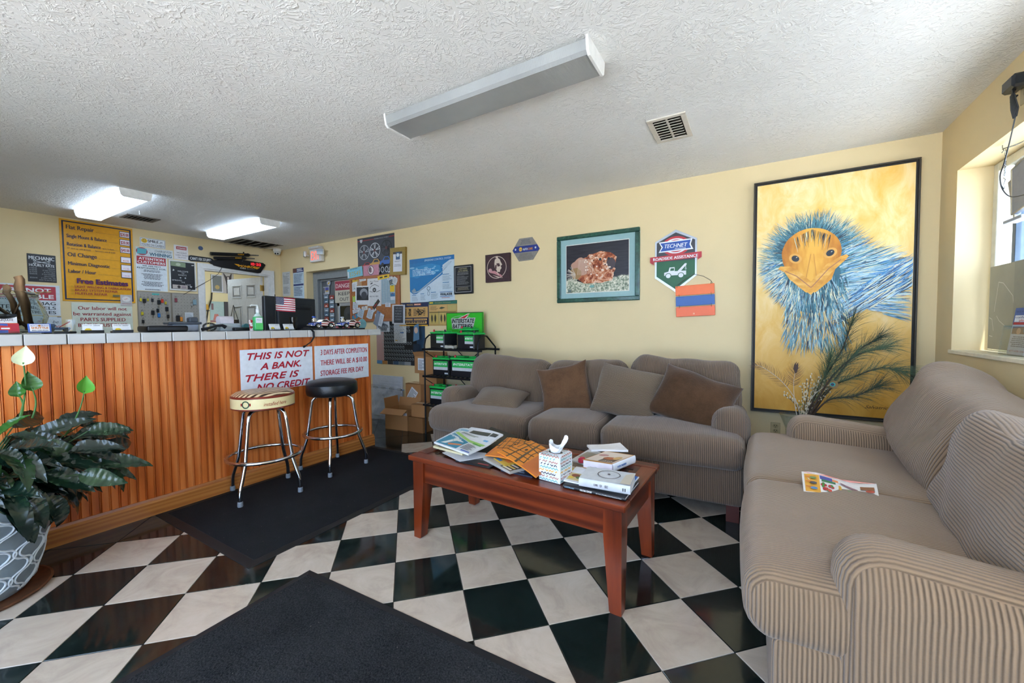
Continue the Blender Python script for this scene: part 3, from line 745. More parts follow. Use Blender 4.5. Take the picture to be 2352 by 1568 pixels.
q = MB(); q.lathe([(.185, .622), (.198, .632), (.203, .66), (.201, .70), (.198, .712)], 48, cap0=True, cap1=False); q.lathe([(.198, .712), (.201, .716), (.196, .722)], 48, cap0=False, cap1=False)
q.lathe([(.196, .722), (.18, .738), (.12, .75), (.05, .756), (.001, .757)], 48, cap0=False, cap1=False); q.build('seat', MAT('#15171a', .33, bump=.25, bscale=120), S2, smooth=50)

# ------------------------------------------------------------------ floor mats
def mat_mesh(name, label, loc, rz, w, d, mat, edge, rim=.045, drop=True):
    t = thing(name, label, 'mat', loc, rz)
    q = MB(); q.box((rim, rim, .001), (w-rim, d-rim, .008), .001); q.build('pile', mat, t, smooth=0)
    q = MB(); v = []
    for (i, z) in ((0, .0008), (.002, .003), (rim, .0065), (rim, .001)):
        v += [(i, i, z), (w-i, i, z), (w-i, d-i, z), (i, d-i, z)]
    q.add(v, [(4*k+i, 4*k+(i+1) % 4, 4*k+4+(i+1) % 4, 4*k+4+i) for k in range(3) for i in range(4)]); q.build('rubber_edge', edge, t, smooth=0)
    return t
def mat_fabric(name, a, b_, sc, dist):
    s = NT(name); s.set(.95, 0, .12); v = s.coord(); f = s.noise(v, sc, 3, .6); g_ = s.noise(v, 3, 4, .7); lint = s.ramp(s.noise(v, 70, 1), [(.78, (0, 0, 0)), (.8, (1, 1, 1))])
    c = s.ramp(s.math('ADD', s.math('MULTIPLY', f, .7), s.math('MULTIPLY', g_, .3)), [(.35, a), (.7, b_)])
    s.col(s.mix(s.math('MULTIPLY', lint, .25), c, '#8f8a80')); s.bump(f, .8, dist); return s.m
mat_mesh('floor_mat', 'flat black floor mat under the bar stools', (-3.275, 1.012, 0), 0, 1.14, 1.72, mat_fabric('black_mat_pile', '#17181a', '#2b2c2f', 260, .003), MAT('#151517', .6), .05)
mat_mesh('floor_mat', 'dark grey looped floor mat nearest the viewer', (-1.82, -.36, 0), radians(1.6), 1.82, 1.52, mat_fabric('grey_loop_pile', '#131416', '#3a3b3d', 150, .006), MAT('#1c1d20', .6), .035)
# ------------------------------------------------------------------ ceiling fixtures
def emis(name, c, st):
    s = NT(name); s.set(.4); s.col(c); s.p.inputs['Emission Color'].default_value = lin(c)
    sp = s.n('SeparateXYZ'); s.l(s.coord('Object'), sp.inputs[0])
    t_ = s.math('ABSOLUTE', s.math('SUBTRACT', s.math('ABSOLUTE', sp.outputs[1]), .055))      # two tubes behind the prisms
    g_ = s.ramp(t_, [(.0, (1, 1, 1)), (.03, (.55,)*3), (.07, (.35,)*3)])
    en = s.ramp(s.math('ABSOLUTE', sp.outputs[0]), [(.50, (1, 1, 1)), (.64, (.45,)*3)])
    s.l(s.math('MULTIPLY', s.math('MULTIPLY', g_, en), st), s.p.inputs['Emission Strength']); return s.m
LENS_ON = emis('lit_prismatic_lens', '#d6eaff', 11.0)
def lens_off():
    s = NT('unlit_prismatic_lens'); s.set(.35, 0, .4); v = s.coord(); w = s.n('TexWave', wave_type='BANDS'); w.inputs['Scale'].default_value = 60; s.l(v, w.inputs['Vector'])
    s.col(s.ramp(s.noise(v, 3, 3), [(.3, '#8e9090'), (.7, '#a2a4a3')])); s.bump(w.outputs['Fac'], .25, .002)
    s.p.inputs['Transmission Weight'].default_value = 0.0; return s.m
def ceiling_light(label, x0, x1, y0, y1, lit, dead=False):
    t = thing('ceiling_light', label, 'ceiling light', ((x0+x1)/2, (y0+y1)/2, ZC)); L = (x1-x0)/2; wd_ = (y1-y0)/2
    b = MB(); b.box((-L+.01, -wd_*.7, -.02), (L-.01, wd_*.7, 0), .002); b.build('housing', M_WHITE, t, smooth=0)
    YZ = Matrix(((0, 0, 1, 0), (1, 0, 0, 0), (0, 1, 0, 0), (0, 0, 0, 1)))
    pr = [(-wd_, -.012), (-wd_*.93, -.055), (-wd_*.80, -.068), (wd_*.80, -.068), (wd_*.93, -.055), (wd_, -.012)]
    b = MB(); b.prism(pr, -L+.012, L-.012, mat=YZ); b.build('diffuser', LENS_ON if lit else lens_off(), t, smooth=0)
    for sx in (-1, 1):
        b = MB(); b.prism([(-wd_-.004, 0), (-wd_-.004, -.016), (-wd_*.95, -.060), (-wd_*.80, -.074), (wd_*.80, -.074), (wd_*.95, -.060), (wd_+.004, -.016), (wd_+.004, 0)], sx*L-(.012 if sx > 0 else 0), sx*L+(.012 if sx < 0 else 0), mat=YZ); b.build('end_cap', M_WHITE, t, smooth=0)
    return t
ceiling_light('long white fluorescent ceiling fixture switched off above the coffee table', -1.868, -.618, 1.697, 1.915, False)
ceiling_light('lit fluorescent ceiling fixture hanging over the yellow price board', -6.10, -4.785, 1.337, 1.555, True)
ceiling_light('lit fluorescent ceiling fixture in front of the office doorway', -6.08, -4.79, 2.515, 2.735, True)
b = MB(); b.tube([(0, 0, .03), (0, 0, 0), (.008, 0, -.012), (.016, 0, -.004)], .003, 6); o = b.build('ceiling_hook', M_WHITE); o.location = (-5.57, 1.70, ZC-.03); tag(o, 'small white screw hook in the ceiling beside the dark vent', 'hook')
def vent(label, x0, x1, y0, y1, rows, n, mat, dark, depth=.012, along='y'):
    t = thing('ceiling_vent', label, 'vent', (x0, y0, ZC)); w, d = x1-x0, y1-y0; m = .03
    b = MB()
    for a, c_ in (((0, 0, -.008), (w, m, 0)), ((0, d-m, -.008), (w, d, 0)), ((0, m, -.008), (m, d-m, 0)), ((w-m, m, -.008), (w, d-m, 0))): b.box(a, c_, .002)
    for r in range(1, rows): b.box((m+(w-2*m)*r/rows-.006, m, -.008), (m+(w-2*m)*r/rows+.006, d-m, 0))
    b.build('frame', mat, t, smooth=0)
    b = MB(); b.box((m, m, -.002), (w-m, d-m, 0)); b.build('duct_shadow', MAT(dark, .9), t, smooth=0).name = 'shade_backing'  # dark sheet standing in for the shade inside the duct
    for r in range(rows):
        a0 = m+(w-2*m)*r/rows+.006; a1 = m+(w-2*m)*(r+1)/rows-.006
        for i in range(n):
            yy = m+(d-2*m)*(i+.5)/n; q = MB(); q.box((a0, -.43*(d-2*m)/n, -.0012), (a1, .43*(d-2*m)/n, .0012)); s_ = q.build('slat', mat, t, smooth=0); s_.location = (0, yy, -.009); s_.rotation_euler = (radians(28), 0, 0)
    return t
M_VENT = MAT('#d3ccc0', .5)
vent('dusty white ceiling air register between the long fixture and the picture wall', -.575, -.352, 2.585, 2.935, 2, 8, M_VENT, '#3b3630')
vent('narrow grimy ceiling vent beside the fixture over the price board', -6.06, -5.82, 1.67, 1.965, 1, 7, MAT('#6b6259', .6), '#1d1a17')
vent('wide ceiling return grille in front of the dome camera corner', -6.59, -6.10, 2.94, 3.53, 1, 5, MAT('#a9a297', .6), '#4a453d')

# ------------------------------------------------------------------ left wall: price board and the notices round it
K = '#17181c'; NAVY = '#1c2544'; RED = '#a92b32'; WH = '#dfe3e6'
s = Sign('L', 1.322, 1.512, 1.938, 2.424, 'price_board', 'large yellow price board with navy lettering', 'sign', '#dd9d0a', .005)
s.frame(.022, NAVY, .028)
y = .885
for t, dy, w, price, h, pc in (('Flat Repair', 0, .36, '$20.00', .052, '#a02a36'), ('Single Mount & Balance', .105, .53, '$20.00', .045, '#a02a36'), ('Rotation & Balance', .205, .44, '$40.00', .045, '#a02a36'), ('Oil Change', .335, .38, '43.95', .052, '#c4532f'), ('Minimun Diagnostic', .44, .555, '75.00', .045, '#d8a0a8'), ('Labor / Hour', .535, .36, '120.00', .045, '#d8a0a8')):
    yy = y-dy; s.text(t, .085, yy, h, NAVY, w, bold=.022)
    s.text('.'*(24 if w < .4 else 10), .085+w+.03, yy, .02, NAVY, .78-(.085+w+.03), bold=.02)
    s.rect(.80, yy-.018, .955, yy+.062, NAVY); s.rect(.808, yy-.012, .947, yy+.056, '#e6dfe6'); s.text(price, .8775, yy, .042 if pc == '#a02a36' else .02, pc, .12 if pc == '#a02a36' else .09, 'c', bold=.02)
s.text('(up to 16 wheel)', .545, .684, .014, NAVY, .16); s.text('17  and up add $10.00      Spinners add $10.00', .085, .640, .018, NAVY, .64)
s.text('Free Estimates', .19, .225, .062, '#7b2440', .70, bold=.06); s.text('Free Estimates', .186, .229, .062, '#3c2355', .70, bold=.03)
for i, t in enumerate(('LIGHT WELDING & FABRICATION', 'BRAKE SYSTEM REPAIR', 'MUFFLER REPAIR')): s.text(t, .155, .170-.043*i, .030, '#8e2333', (.77, .58, .43)[i], bold=.02); s.ell(.12, .183-.043*i, .02, .008, '#c7980f')
s.rect(.66, .075, .76, .10, '#6f6a4a'); s.done()
s = Sign('L', 1.798, 1.475, 1.905, 1.61, 'notepad', 'small pale paper slip stuck over the lower corner of the price board', 'paper', '#bfb9b6', .002, w0=.009)
s.ell(.5, .62, .36, .24, '#dcd8d4'); s.text('TM', .5, .55, .12, '#c25a50', .3, 'c', rot=.6); s.rect(.1, .18, .95, .21, '#8e3a4a'); s.done()
s = Sign('L', 1.078, 1.706, 1.284, 2.002, 'mechanic_rate_sign', 'black tin sign of joke hourly rates with crossed wrenches', 'sign', '#24262b', .003)
s.text('MECHANIC', .06, .80, .13, '#c9ccce', .88, bold=.03); s.text('HOURLY RATE', .06, .555, .10, '#c9ccce', .88, bold=.02)
s.line([(.25, .76), (.75, .67)], .03, '#b8bcc0'); s.line([(.25, .67), (.75, .76)], .03, '#b8bcc0')
for a in (.25, .75):
    for c_ in (.67, .76): s.ring(a, c_, .05, .035, .02, '#b8bcc0', 12)
for i, (a, c_) in enumerate((('$100/HR', 'MINIMUM'), ('$150/HR', 'IF YOU WATCH'), ('$175/HR', 'IF YOU HELP'), ('$200/HR', 'IF YOU WORKED'), ('', 'ON IT FIRST'), ('$250/HR', 'IF YOU TELL ME'), ('', 'HOW TO DO MY JOB'))):
    yy = .475-.07*i
    if a: s.text(a, .06, yy, .045, '#9da0a4', .26)
    s.text(c_, .95, yy, .045, '#9da0a4', min(.6, .036*len(c_)), 'r')
s.done()
s = Sign('L', .70, 1.345, 1.302, 1.676, 'disclaimer_sign', 'white disclaimer sign with a red banner behind the glass bowl', 'sign', '#cfd6dc', .003)
s.rect(.02, .50, .95, .95, '#b23b45'); s.text('WE ARE NOT', .06, .755, .13, WH, .83, bold=.035); s.text('RESPONSIBLE', .06, .555, .13, WH, .86, bold=.035)
for i, t in enumerate(('FOR BROKEN MAG', 'OR STEEL WHEELS', 'AND WORN TIRES')): s.text(t, .94, .345-.145*i, .105, '#23262b', .86, 'r', bold=.02)
s.done()
s = Sign('L', .98, 1.175, 1.305, 1.335, 'slogan_sign', 'small worn white sign under the red-banner disclaimer', 'sign', '#c8d2da', .003)
s.text('be', .93, .55, .2, '#23304a', .14, 'r', shear=.3); s.text('TRY', .95, .14, .28, '#b13945', .3, 'r', shear=.3); s.line([(.9, .98), (.99, .98)], .02, '#23304a'); s.done()
s = Sign('L', 1.385, 1.10, 1.905, 1.498, 'labor_warranty_sign', 'pale green sign with red labor warranty lettering under the price board', 'sign', '#cfd3c4', .004)
for i, (t, w) in enumerate((('Our labor will not', .80), ('be warranted against', .95), ('PARTS SUPPLIED', .74), ('BY THE CUSTOMER', .82))): s.text(t, .5, .80-.165*i, .105, '#93262c', w, 'c', bold=.022)
s.done()
s = Sign('L', 2.005, 2.228, 2.262, 2.341, 'camera_notice', 'white smiley camera notice at the top of the notices', 'sign', '#dfe3e8', .003)
s.frame(.012, '#2a2d33', .02); s.ell(.17, .66, .115, .24, '#d9b21f'); s.ring(.17, .68, .07, .16, .012, '#22252b', 16, pi*1.1, pi*1.9)
for dx in (-.035, .035): s.ell(.17+dx, .74, .012, .04, '#22252b', 10)
s.text('SMILE', .30, .54, .30, '#22252b', .42, bold=.03); s.text("YOU'RE ON CAMERA", .5, .13, .25, '#22252b', .9, 'c', bold=.015); s.poly([(.78, .6), (.88, .6), (.88, .74), (.78, .74)], '#9aa0a8'); s.rect(.74, .52, .80, .57, '#9c8a3a'); s.done()
s = Sign('L', 1.958, 2.108, 2.335, 2.218, 'whining_sign', 'long pale sign about whining with a blue note on it', 'sign', '#c3ccd0', .004, w0=.006)
s.text('CHARGE FOR', .50, .60, .26, '#2e3c46', .46, 'l', .004, .3); s.text('WHINING', .36, .12, .38, '#2d5d74', .6, bold=.035); s.ell(.16, .52, .15, .45, '#a34550'); s.poly([(.03, .2), (.27, .26), (.29, .84), (.05, .86)], '#4f9fae'); s.done()
s = Sign('L', 1.957, 1.676, 2.268, 2.112, 'customer_notice', 'tall white customer notice with a red heading above the key board', 'sign', '#d3dae0', .003)
s.rect(.03, .76, .97, .985, RED); s.text('ATTENTION', .5, .885, .075, WH, .80, 'c', bold=.03); s.text('CUSTOMERS', .5, .785, .075, WH, .88, 'c', bold=.03)
s.text('WE ARE NOT', .5, .695, .042, '#22262c', .6, 'c', bold=.03); s.text('RESPONSIBLE FOR:', .5, .63, .042, '#22262c', .93, 'c', bold=.03)
s.greek(.16, .54, .84, .61, 2, '#3b4046', center=True); s.greek(.14, .33, .86, .50, 5, '#3b4046', center=True); s.greek(.14, .13, .86, .27, 4, '#3b4046', center=True); s.greek(.2, .02, .8, .06, 1, '#3b4046', center=True); s.done()
s = Sign('L', 2.35, 2.115, 2.508, 2.306, 'tools_notice', 'white paper notice about loaning tools with a small red heading', 'paper', '#d9d5d6', .0015)
s.rect(.16, .70, .88, .90, RED); s.text('ATTENTION', .52, .75, .09, WH, .6, 'c', bold=.03)
for i, t in enumerate(("WE DON'T", 'LOAN TOOLS', 'OUT!!!!!')): s.text(t, .53, .42-.16*i, .10, '#2b2e36', (.7, .84, .56)[i], 'c', bold=.015)
s.done()
s = Sign('L', 2.286, 1.700, 2.585, 2.102, 'letter_board', 'black felt letter board in a white frame with banknotes tucked in', 'board', '#cfcfca', .012)
s.rect(.055, .05, .945, .95, '#16191f')
for t, x, yy, w in (('WELCOME', .5, .62, .40), ('TO', .5, .555, .10), ("RANDY'S", .48, .495, .30)): s.text(t, x, yy, .045, '#b9bcc0', w, 'c', bold=.015)
s.text('SPREAD', .09, .315, .045, '#b9bcc0', .36); s.text('THE', .42, .255, .045, '#b9bcc0', .14); s.text('LOVE', .58, .18, .045, '#b9bcc0', .2)
for x in (.40, .58): s.ell(x, .425, .03, .022, '#a9adb3', 12)
s.poly([(.12, .64), (.17, .64), (.19, .67), (.145, .70)], '#b9bcc0'); s.poly([(.78, .11), (.83, .15), (.80, .17), (.78, .155), (.76, .17), (.73, .15)], '#b9bcc0'); s.poly([(.82, .88), (.92, .89), (.92, .86), (.84, .85)], '#b9bcc0')
s.poly([(.065, .80), (.60, .775), (.605, .93), (.07, .945)], '#7b8a6c'); s.ell(.33, .86, .09, .05, '#a9b29a', 16)
s.poly([(.10, .06), (.65, .06), (.65, .18), (.10, .19)], '#b3a9a2'); s.ell(.33, .12, .06, .05, '#3d3532', 14); s.rect(.42, .08, .6, .15, '#94868a'); s.done()
for k, (u0, u1, lab) in enumerate(((1.955, 2.297, 'grey pegboard crowded with hanging car keys'), (2.302, 2.648, 'grey pegboard with few hooks beside the office doorway'))):
    s = Sign('L', u0, 1.10, u1, 1.668, 'pegboard', lab, 'pegboard', '#98938b', .008, group=None)
    s.frame(.03, '#857d72'); bm = MB(); z = s.lay()
    for i in range(9):
        for j in range(13): bm.ell((.1+.1*i)*s.W, (.08+.07*j)*s.H, .0035, .0035, z, 0, 6)
    o = bm.build('peg_hole', MAT('#4a463f', .9), s.root, smooth=0); o['kind'] = 'stuff'; s.done()
def key_set(u, v, col, label, tagc=None, big=1.0, ring=True):
    t = thing('car_key', label, 'key', mw=WALLS['L'] @ Matrix.Translation((u, v, .010)), group='keys on the pegboards')
    q = MB(); q.tube([(0, 0, -.002), (0, 0, .016), (0, .006, .02)], .0015, 6); q.build('hook', MAT('#8a8a88', .3, 1), t)
    q = MB(); q.tube([(.009*cos(a), -.012+.011*sin(a), .012) for a in [2*pi*i/12 for i in range(12)]], .0013, 5, closed=True); q.build('key_ring', MAT('#a9a9a6', .25, 1), t)
    q = MB(); w_, h_ = .014*big, .048*big; q.box((-w_, -.024-h_, .004), (w_, -.022, .014), .005); q.build('fob', MAT(col, .4), t, smooth=0)
    if not tagc:
        q = MB(); q.box((-.003, -.024-h_-.034*big, .007), (.003, -.024-h_, .0095), .0005); q.build('blade', MAT('#8d897c', .3, 1), t, smooth=0)
    return t
for u, v, c_, lab, tg, bg in ((1.985, 1.60, '#c9b92c', 'yellow paper key tag at the upper corner of the crowded pegboard', 1, .8), (2.02, 1.595, '#1a1b1e', 'bundle of black car keys hanging under the yellow corner tag', None, 1.1), (2.055, 1.60, '#bfae2d', 'second yellow key tag beside the black key bundle', 1, .7),
        (2.10, 1.60, '#23242a', 'single black-headed car key below the blue tape', None, .9), (2.165, 1.585, '#17181b', 'black fob hung with a red lanyard', None, 1.2), (2.20, 1.60, '#c23a26', 'red and orange lanyard of keys on the pegboard', 1, 1.0), (2.235, 1.57, '#b5a42a', 'yellow tag above the flowered lanyard', 1, .8),
        (2.245, 1.50, '#1b1c1f', 'large black remote fob hanging near the joint of the pegboards', None, 1.2), (2.15, 1.475, '#16171a', 'round black fob in the middle of the crowded pegboard', None, 1.0), (2.16, 1.415, '#2f6fae', 'bright blue key tag low on the crowded pegboard', 1, 1.1), (2.10, 1.45, '#1c1d20', 'dark key bundle left of the blue tag', None, 1.2),
        (1.995, 1.43, '#bdae2b', 'yellow key tag low at the edge of the crowded pegboard', 1, .9), (2.0, 1.33, '#191a1c', 'lone black fob under the low yellow tag', None, .9), (2.255, 1.40, '#1d1e21', 'black keys with a silver ring beside the pegboard joint', None, 1.0),
        (2.345, 1.62, '#7d3b45', 'maroon knitted key holder on the emptier pegboard', 1, 1.1), (2.555, 1.61, '#7d98a3', 'pale blue wrist strap key on the emptier pegboard', 1, 1.5), (2.52, 1.55, '#a8aaa8', 'small silver keys beside the blue wrist strap', None, .6), (2.36, 1.39, '#202125', 'black pouch hanging on the emptier pegboard', 1, 1.6), (2.395, 1.37, '#c47b2c', 'orange strip hanging beside the black pouch', 1, 1.2)):
    key_set(u, v, c_, lab, tg, bg)
s = Sign('L', 2.44, 1.285, 2.535, 1.41, 'note_card', 'lined white note card hanging on the emptier pegboard', 'paper', '#c9ced3', .001, w0=.012); s.greek(.1, .1, .9, .9, 6, '#8d97a5'); s.done()
s = Sign('L', 2.10, 1.625, 2.175, 1.645, 'tape_strip', 'strip of blue tape at the top of the crowded pegboard', 'tape', '#49a9a4', .001, w0=.0095); s.done()
# shock-absorber clock sign and the stick-shaped sign beside it
s = Sign('L', 2.72, 2.035, 3.50, 2.285, 'clock_sign', 'black illuminated shock absorber sign with red clock digits over the office doorway', 'sign', '#101114', .045, outline=[(.02, .38), (.30, .72), (.95, .66), (1.0, .56), (.90, .03), (.86, 0), (.22, .12), (.10, .18)])
LED = MAT('#e5222a', .4, em=2.2); AMB = '#e0a01c'
def seg(s, x, y, w, h, ch, c):
    D = {'0': 'abcdef', '1': 'bc', '3': 'abgcd'}[ch]; t = w*.2
    R_ = {'a': (x, y+h-t*1.6, x+w, y+h), 'd': (x, y, x+w, y+t*1.6), 'g': (x, y+h/2-t*.8, x+w, y+h/2+t*.8), 'b': (x+w-t, y+h/2, x+w, y+h), 'c': (x+w-t, y, x+w, y+h/2), 'e': (x, y, x+t, y+h/2), 'f': (x, y+h/2, x+t, y+h)}
    for k in D: s.rect(*R_[k], c)
for ch, x in zip('1030', (.695, .745, .815, .865)): seg(s, x, .44, .035, .15, ch, LED)
s.rect(.793, .48, .798, .50, LED); s.rect(.793, .53, .798, .55, LED)
s.text('MONROE', .50, .255, .13, AMB, .30, bold=.035); s.text('OES', .52, .16, .07, '#d7dadd', .10, bold=.03); s.text('Spectrum', .64, .165, .05, '#8b9097', .14)
for k in range(4):
    s.poly([(.42+.02*k, .40-.035*k), (.50, .40-.035*k), (.50, .375-.035*k), (.43+.02*k, .375-.035*k)], AMB); s.poly([(.80, .36-.035*k), (.885-.015*k, .36-.035*k), (.88-.015*k, .335-.035*k), (.80, .335-.035*k)], AMB)
r = s.done()
for k, (y0_, y1_, r_, x0_, x1_) in enumerate(((.20, .262, .024, .02, .62), (.145, .205, .021, .06, .56))):
    q = MB(); q.tube([(x0_*1.0, y0_, .08), (x1_*.82, y0_+(y1_-y0_)*.82, .08)], r_, 14); q.tube([(x1_*.82, y0_+(y1_-y0_)*.82, .08), (x1_*.86, y0_+(y1_-y0_)*.86, .08)], [r_*1.15, r_*.7], 14)
    q.build('shock_absorber', MAT('#17181b', .3), r); q = MB(); q.tube([(x1_*.84, y0_+(y1_-y0_)*.84, .08), (x1_+.04, y1_+.004, .08)], .008, 8); q.build('piston_rod', MAT('#b0b3b6', .2, 1), r)
    q = MB(); text_into(q, 'MONROE', 0, 0, .018, 0, 0, .085, 'l', .03); o = q.build('lettering', MAT(AMB, .4), r, smooth=0); o.location = (x1_*.58, y0_+(y1_-y0_)*.58-.009, .08+r_+.001); o.rotation_euler = (0, 0, atan2(y1_-y0_, x1_-x0_))
q = MB(); q.tube([(.44, .15, .05), (.46, .29, .06)], .010, 8); q.build('spring_perch', MAT('#2a2b2e', .4), r)
s = Sign('L', 2.505, 2.105, 2.79, 2.19, 'slogan_stick_sign', 'short black stick-shaped sign with white lettering beside the clock sign', 'sign', '#1a1c20', .012, outline=[(0, .25), (.02, .9), (.10, 1), (.9, .95), (1, .8), (1.08, .55), (1.08, .45), (.9, .2), (.1, .05)])
s.text("CAN'T FIX STUPID", .07, .30, .46, '#c6cacd', .86, bold=.03); s.done()
o = MB().tube([(0, 0, 0), (-.05, -.10, 0), (-.16, -.20, .0), (-.36, -.34, 0), (-.47, -.42, 0)], .0035, 6).build('trailing_cable', MAT('#25262a', .5)); o.matrix_world = WALLS['L'] @ Matrix.Translation((2.90, 2.07, .026)); tag(o, 'thin black cord trailing down from the clock sign across the casing', 'cord')
o = MB().lathe([(0, 0), (.03, 0), (.026, .006), (0, .007)], 10).build('wall_patch', MAT('#5d6f92', .6)); o.matrix_world = WALLS['L'] @ Matrix.Translation((2.655, 2.305, .001)); tag(o, 'small round blue sticker on the wall above the stick-shaped sign', 'sticker')
# dome camera
t = thing('security_camera', 'white dome security camera in the corner by the ceiling', 'camera', (-6.50, 3.655, ZC))
q = MB(); q.lathe([(.058, 0), (.058, -.03), (.054, -.04)], 24, cap0=True); q.build('base', M_WHITE, t)
q = MB(); q.lathe([(.05, -.036), (.05, -.055), (.043, -.075), (.028, -.09), (.001, -.097)], 24, cap1=False); q.build('dome', MAT('#cfcfce', .25), t)
for d in (-.016, .016):
    q = MB(); q.lathe([(.001, .0), (.012, 0), (.010, .006), (.001, .007)], 12); o = q.build('lens', MAT('#16171a', .1), t); n_ = Vector((.62, -.55, -.62)).normalized(); o.rotation_euler = n_.to_track_quat('Z', 'Y').to_euler(); o.location = Vector((0, 0, -.048))+n_*.048+Vector((.55, .62, 0)).normalized()*d

# ------------------------------------------------------------------ back wall, from the corner to the window
t = thing('exit_sign', 'white emergency exit sign with red letters and two lamp heads', 'exit sign', mw=WALLS['B'] @ Matrix.Translation((-5.715, 2.165, .004)))
q = MB(); q.box((0, 0, 0), (.275, .19, .055), .006); q.build('housing', MAT('#cfcdc9', .5), t, smooth=0)
q = MB(); q.box((.02, .19, 0), (.255, .222, .09), .005); q.build('canopy', MAT('#cfcdc9', .5), t, smooth=0)
q = MB(); text_into(q, 'EXIT', .035, .03, .135, .0556, 0, .20, 'l', .012); q.build('lettering', MAT('#f2573c', .4, em=.9), t, smooth=0)
for x, d in ((-.05, -1), (.285, 1)):
    q = MB(); q.tube([(x+.03*-d, .10, .06), (x, .11, .07)], .01, 8); q.rbox(.055, .042, .02, .016, 4, mat=Matrix.Translation((x+.02*d, .125, .085)) @ Matrix.Rotation(.5*d, 4, 'Y')); o = q.build('lamp_head', MAT('#d6d5d2', .4), t)
    q = MB(); q.box((-.047, -.035, .0195), (.047, .035, .0225), .002); o2 = q.build('lamp_lens', MAT('#8f969c', .12), o); o2.matrix_local = Matrix.Translation((x+.02*d, .125, .085)) @ Matrix.Rotation(.5*d, 4, 'Y')
s = Sign('B', -6.545, 1.70, -6.335, 2.085, 'license_sheet', 'white certificate sheet nearest the room corner', 'paper', '#c6c9cb', .0015); s.greek(.1, .50, .9, .85, 7, '#7a7f85'); s.greek(.1, .1, .9, .4, 6, '#7a7f85'); s.ring(.15, .86, .07, .04, .02, '#777d84', 16); s.rect(.5, .9, .9, .92, '#777d84'); s.done()
s = Sign('B', -6.25, 1.64, -5.968, 2.12, 'labor_law_poster', 'narrow blue and white employment poster left of the recessed door', 'poster', '#b9cbd8', .0015); s.rect(0, .86, 1, 1, '#2c3c70'); s.rect(0, .86, .34, 1, '#6e4a44'); s.greek(.38, .88, .96, .98, 2, WH, fill=.6); s.greek(.08, .52, .92, .82, 7, '#41597c'); s.rect(.03, .43, .97, .49, '#2c3c70'); s.greek(.08, .1, .92, .40, 6, '#41597c'); s.done()
# service door notices
def door_sign(u0, v0, u1, v1, **k): return Sign('B', u0, v0, u1, v1, mw=Matrix(((1, 0, 0, u0), (0, 0, -1, DYW+.030-.014), (0, 1, 0, v0), (0, 0, 0, 1))), **k)
s = door_sign(-5.47, 1.555, -5.03, 1.90, name='danger_sign', label='cream sign on the recessed door warning people to stay away', cat='sign', mat='#c3bdab', th=.003)
s.rect(.03, .56, .97, .96, '#a53a4c'); s.frame(.012, '#3d3c40', .0); s.text('DANGER', .5, .66, .19, '#e3d6d4', .86, 'c', bold=.02); s.text('KEEP', .5, .34, .15, '#34363a', .6, 'c', bold=.015); s.text('OUT', .5, .10, .15, '#34363a', .48, 'c', bold=.015); s.done()
s = door_sign(-5.47, 1.10, -4.99, 1.21, name='attention_sign', label='red sign leaning at the foot of the recessed door glass', cat='sign', mat='#a8343f', th=.003); s.frame(.012, '#d8c6c4', .02); s.text('ATTENTION', .5, .30, .38, '#e0cfcd', .84, 'c'); s.done()
random.seed(21)
for i in range(13):
    c0 = ('#8fa3b3', '#b04a3a', '#5f7d96', '#a9b8c2', '#c0573e', '#7b94a8')[i % 6]; u = -5.735+.0 + (i % 2)*.135; v = 1.64-.068*(i//2)*1.0-.012*(i % 2)
    s = door_sign(u, v, u+.10, v+.055, name='sticker', label='%s pictorial sticker %s in the %s sticker column on the recessed door' % (('grey-blue', 'brick red', 'slate blue', 'pale grey', 'orange', 'steel blue')[i % 6], ('at the top', 'second down', 'third down', 'fourth down', 'fifth down', 'sixth down', 'at the bottom')[i//2], ('outer', 'inner')[i % 2]), cat='sticker', mat=c0, th=.001, group='stickers on the recessed door'); s.poly([(.1, .2), (.5, .55), (.9, .2)], '#dfe3e6'); s.rect(.1, .7, .8, .85, '#31475c'); s.done()
s = door_sign(-5.66, 1.83, -5.565, 1.92, name='round_sticker', label='oval white sticker with a yellow sweep at the top of the recessed door', cat='sticker', mat='#c9cbd0', th=.001, outline=[(.5+.5*cos(a), .5+.5*sin(a)) for a in [2*pi*i/18 for i in range(18)]]); s.ell(.5, .45, .3, .14, '#d2aa3a', 16, .5); s.ring(.5, .5, .44, .44, .06, '#4a4f8c'); s.done()
s = door_sign(-5.755, 1.705, -5.60, 1.82, name='flag_card', label='pale card with a blue and yellow panel on the recessed door', cat='card', mat='#b9bcc2', th=.001); s.rect(.35, .45, .9, .9, '#5257a0'); s.rect(.4, .35, .85, .5, '#c9a23c'); s.rect(.05, .1, .25, .9, '#3f444c'); s.done()
s = Sign('B', -4.705, 1.885, -3.988, 2.408, 'wheel_poster', 'dark poster of alloy wheels and sports cars above the cork board', 'poster', '#3b3d45', .0015)
s.rect(0, .05, 1, .30, '#26272d'); s.rect(.0, .92, .46, .935, '#b8323a'); s.rect(.86, .92, 1, .935, '#b8323a'); s.text('MODERN MUSCLE WHEELS', .47, .915, .028, '#b9bcc4', .38); s.poly([(.07, .96), (.15, .96), (.14, .90), (.11, .87), (.08, .90)], '#b9bcc4')
for cx, cy, c_ in ((.19, .62, '#9a9ea6'), (.495, .635, '#c3c6cb'), (.81, .655, '#1a1b1f')):
    rx, ry = .145, .195; s.ring(cx, cy, rx, ry, .014, c_)
    for i in range(5):
        a = 2*pi*i/5+.3
        for d in (-.16, .16): s.line([(cx+.02*cos(a), cy+.03*sin(a)), (cx+(rx-.01)*cos(a+d), cy+(ry-.012)*sin(a+d))], .014, c_)
    s.ell(cx, cy, .03, .04, '#5a2a30', 12)
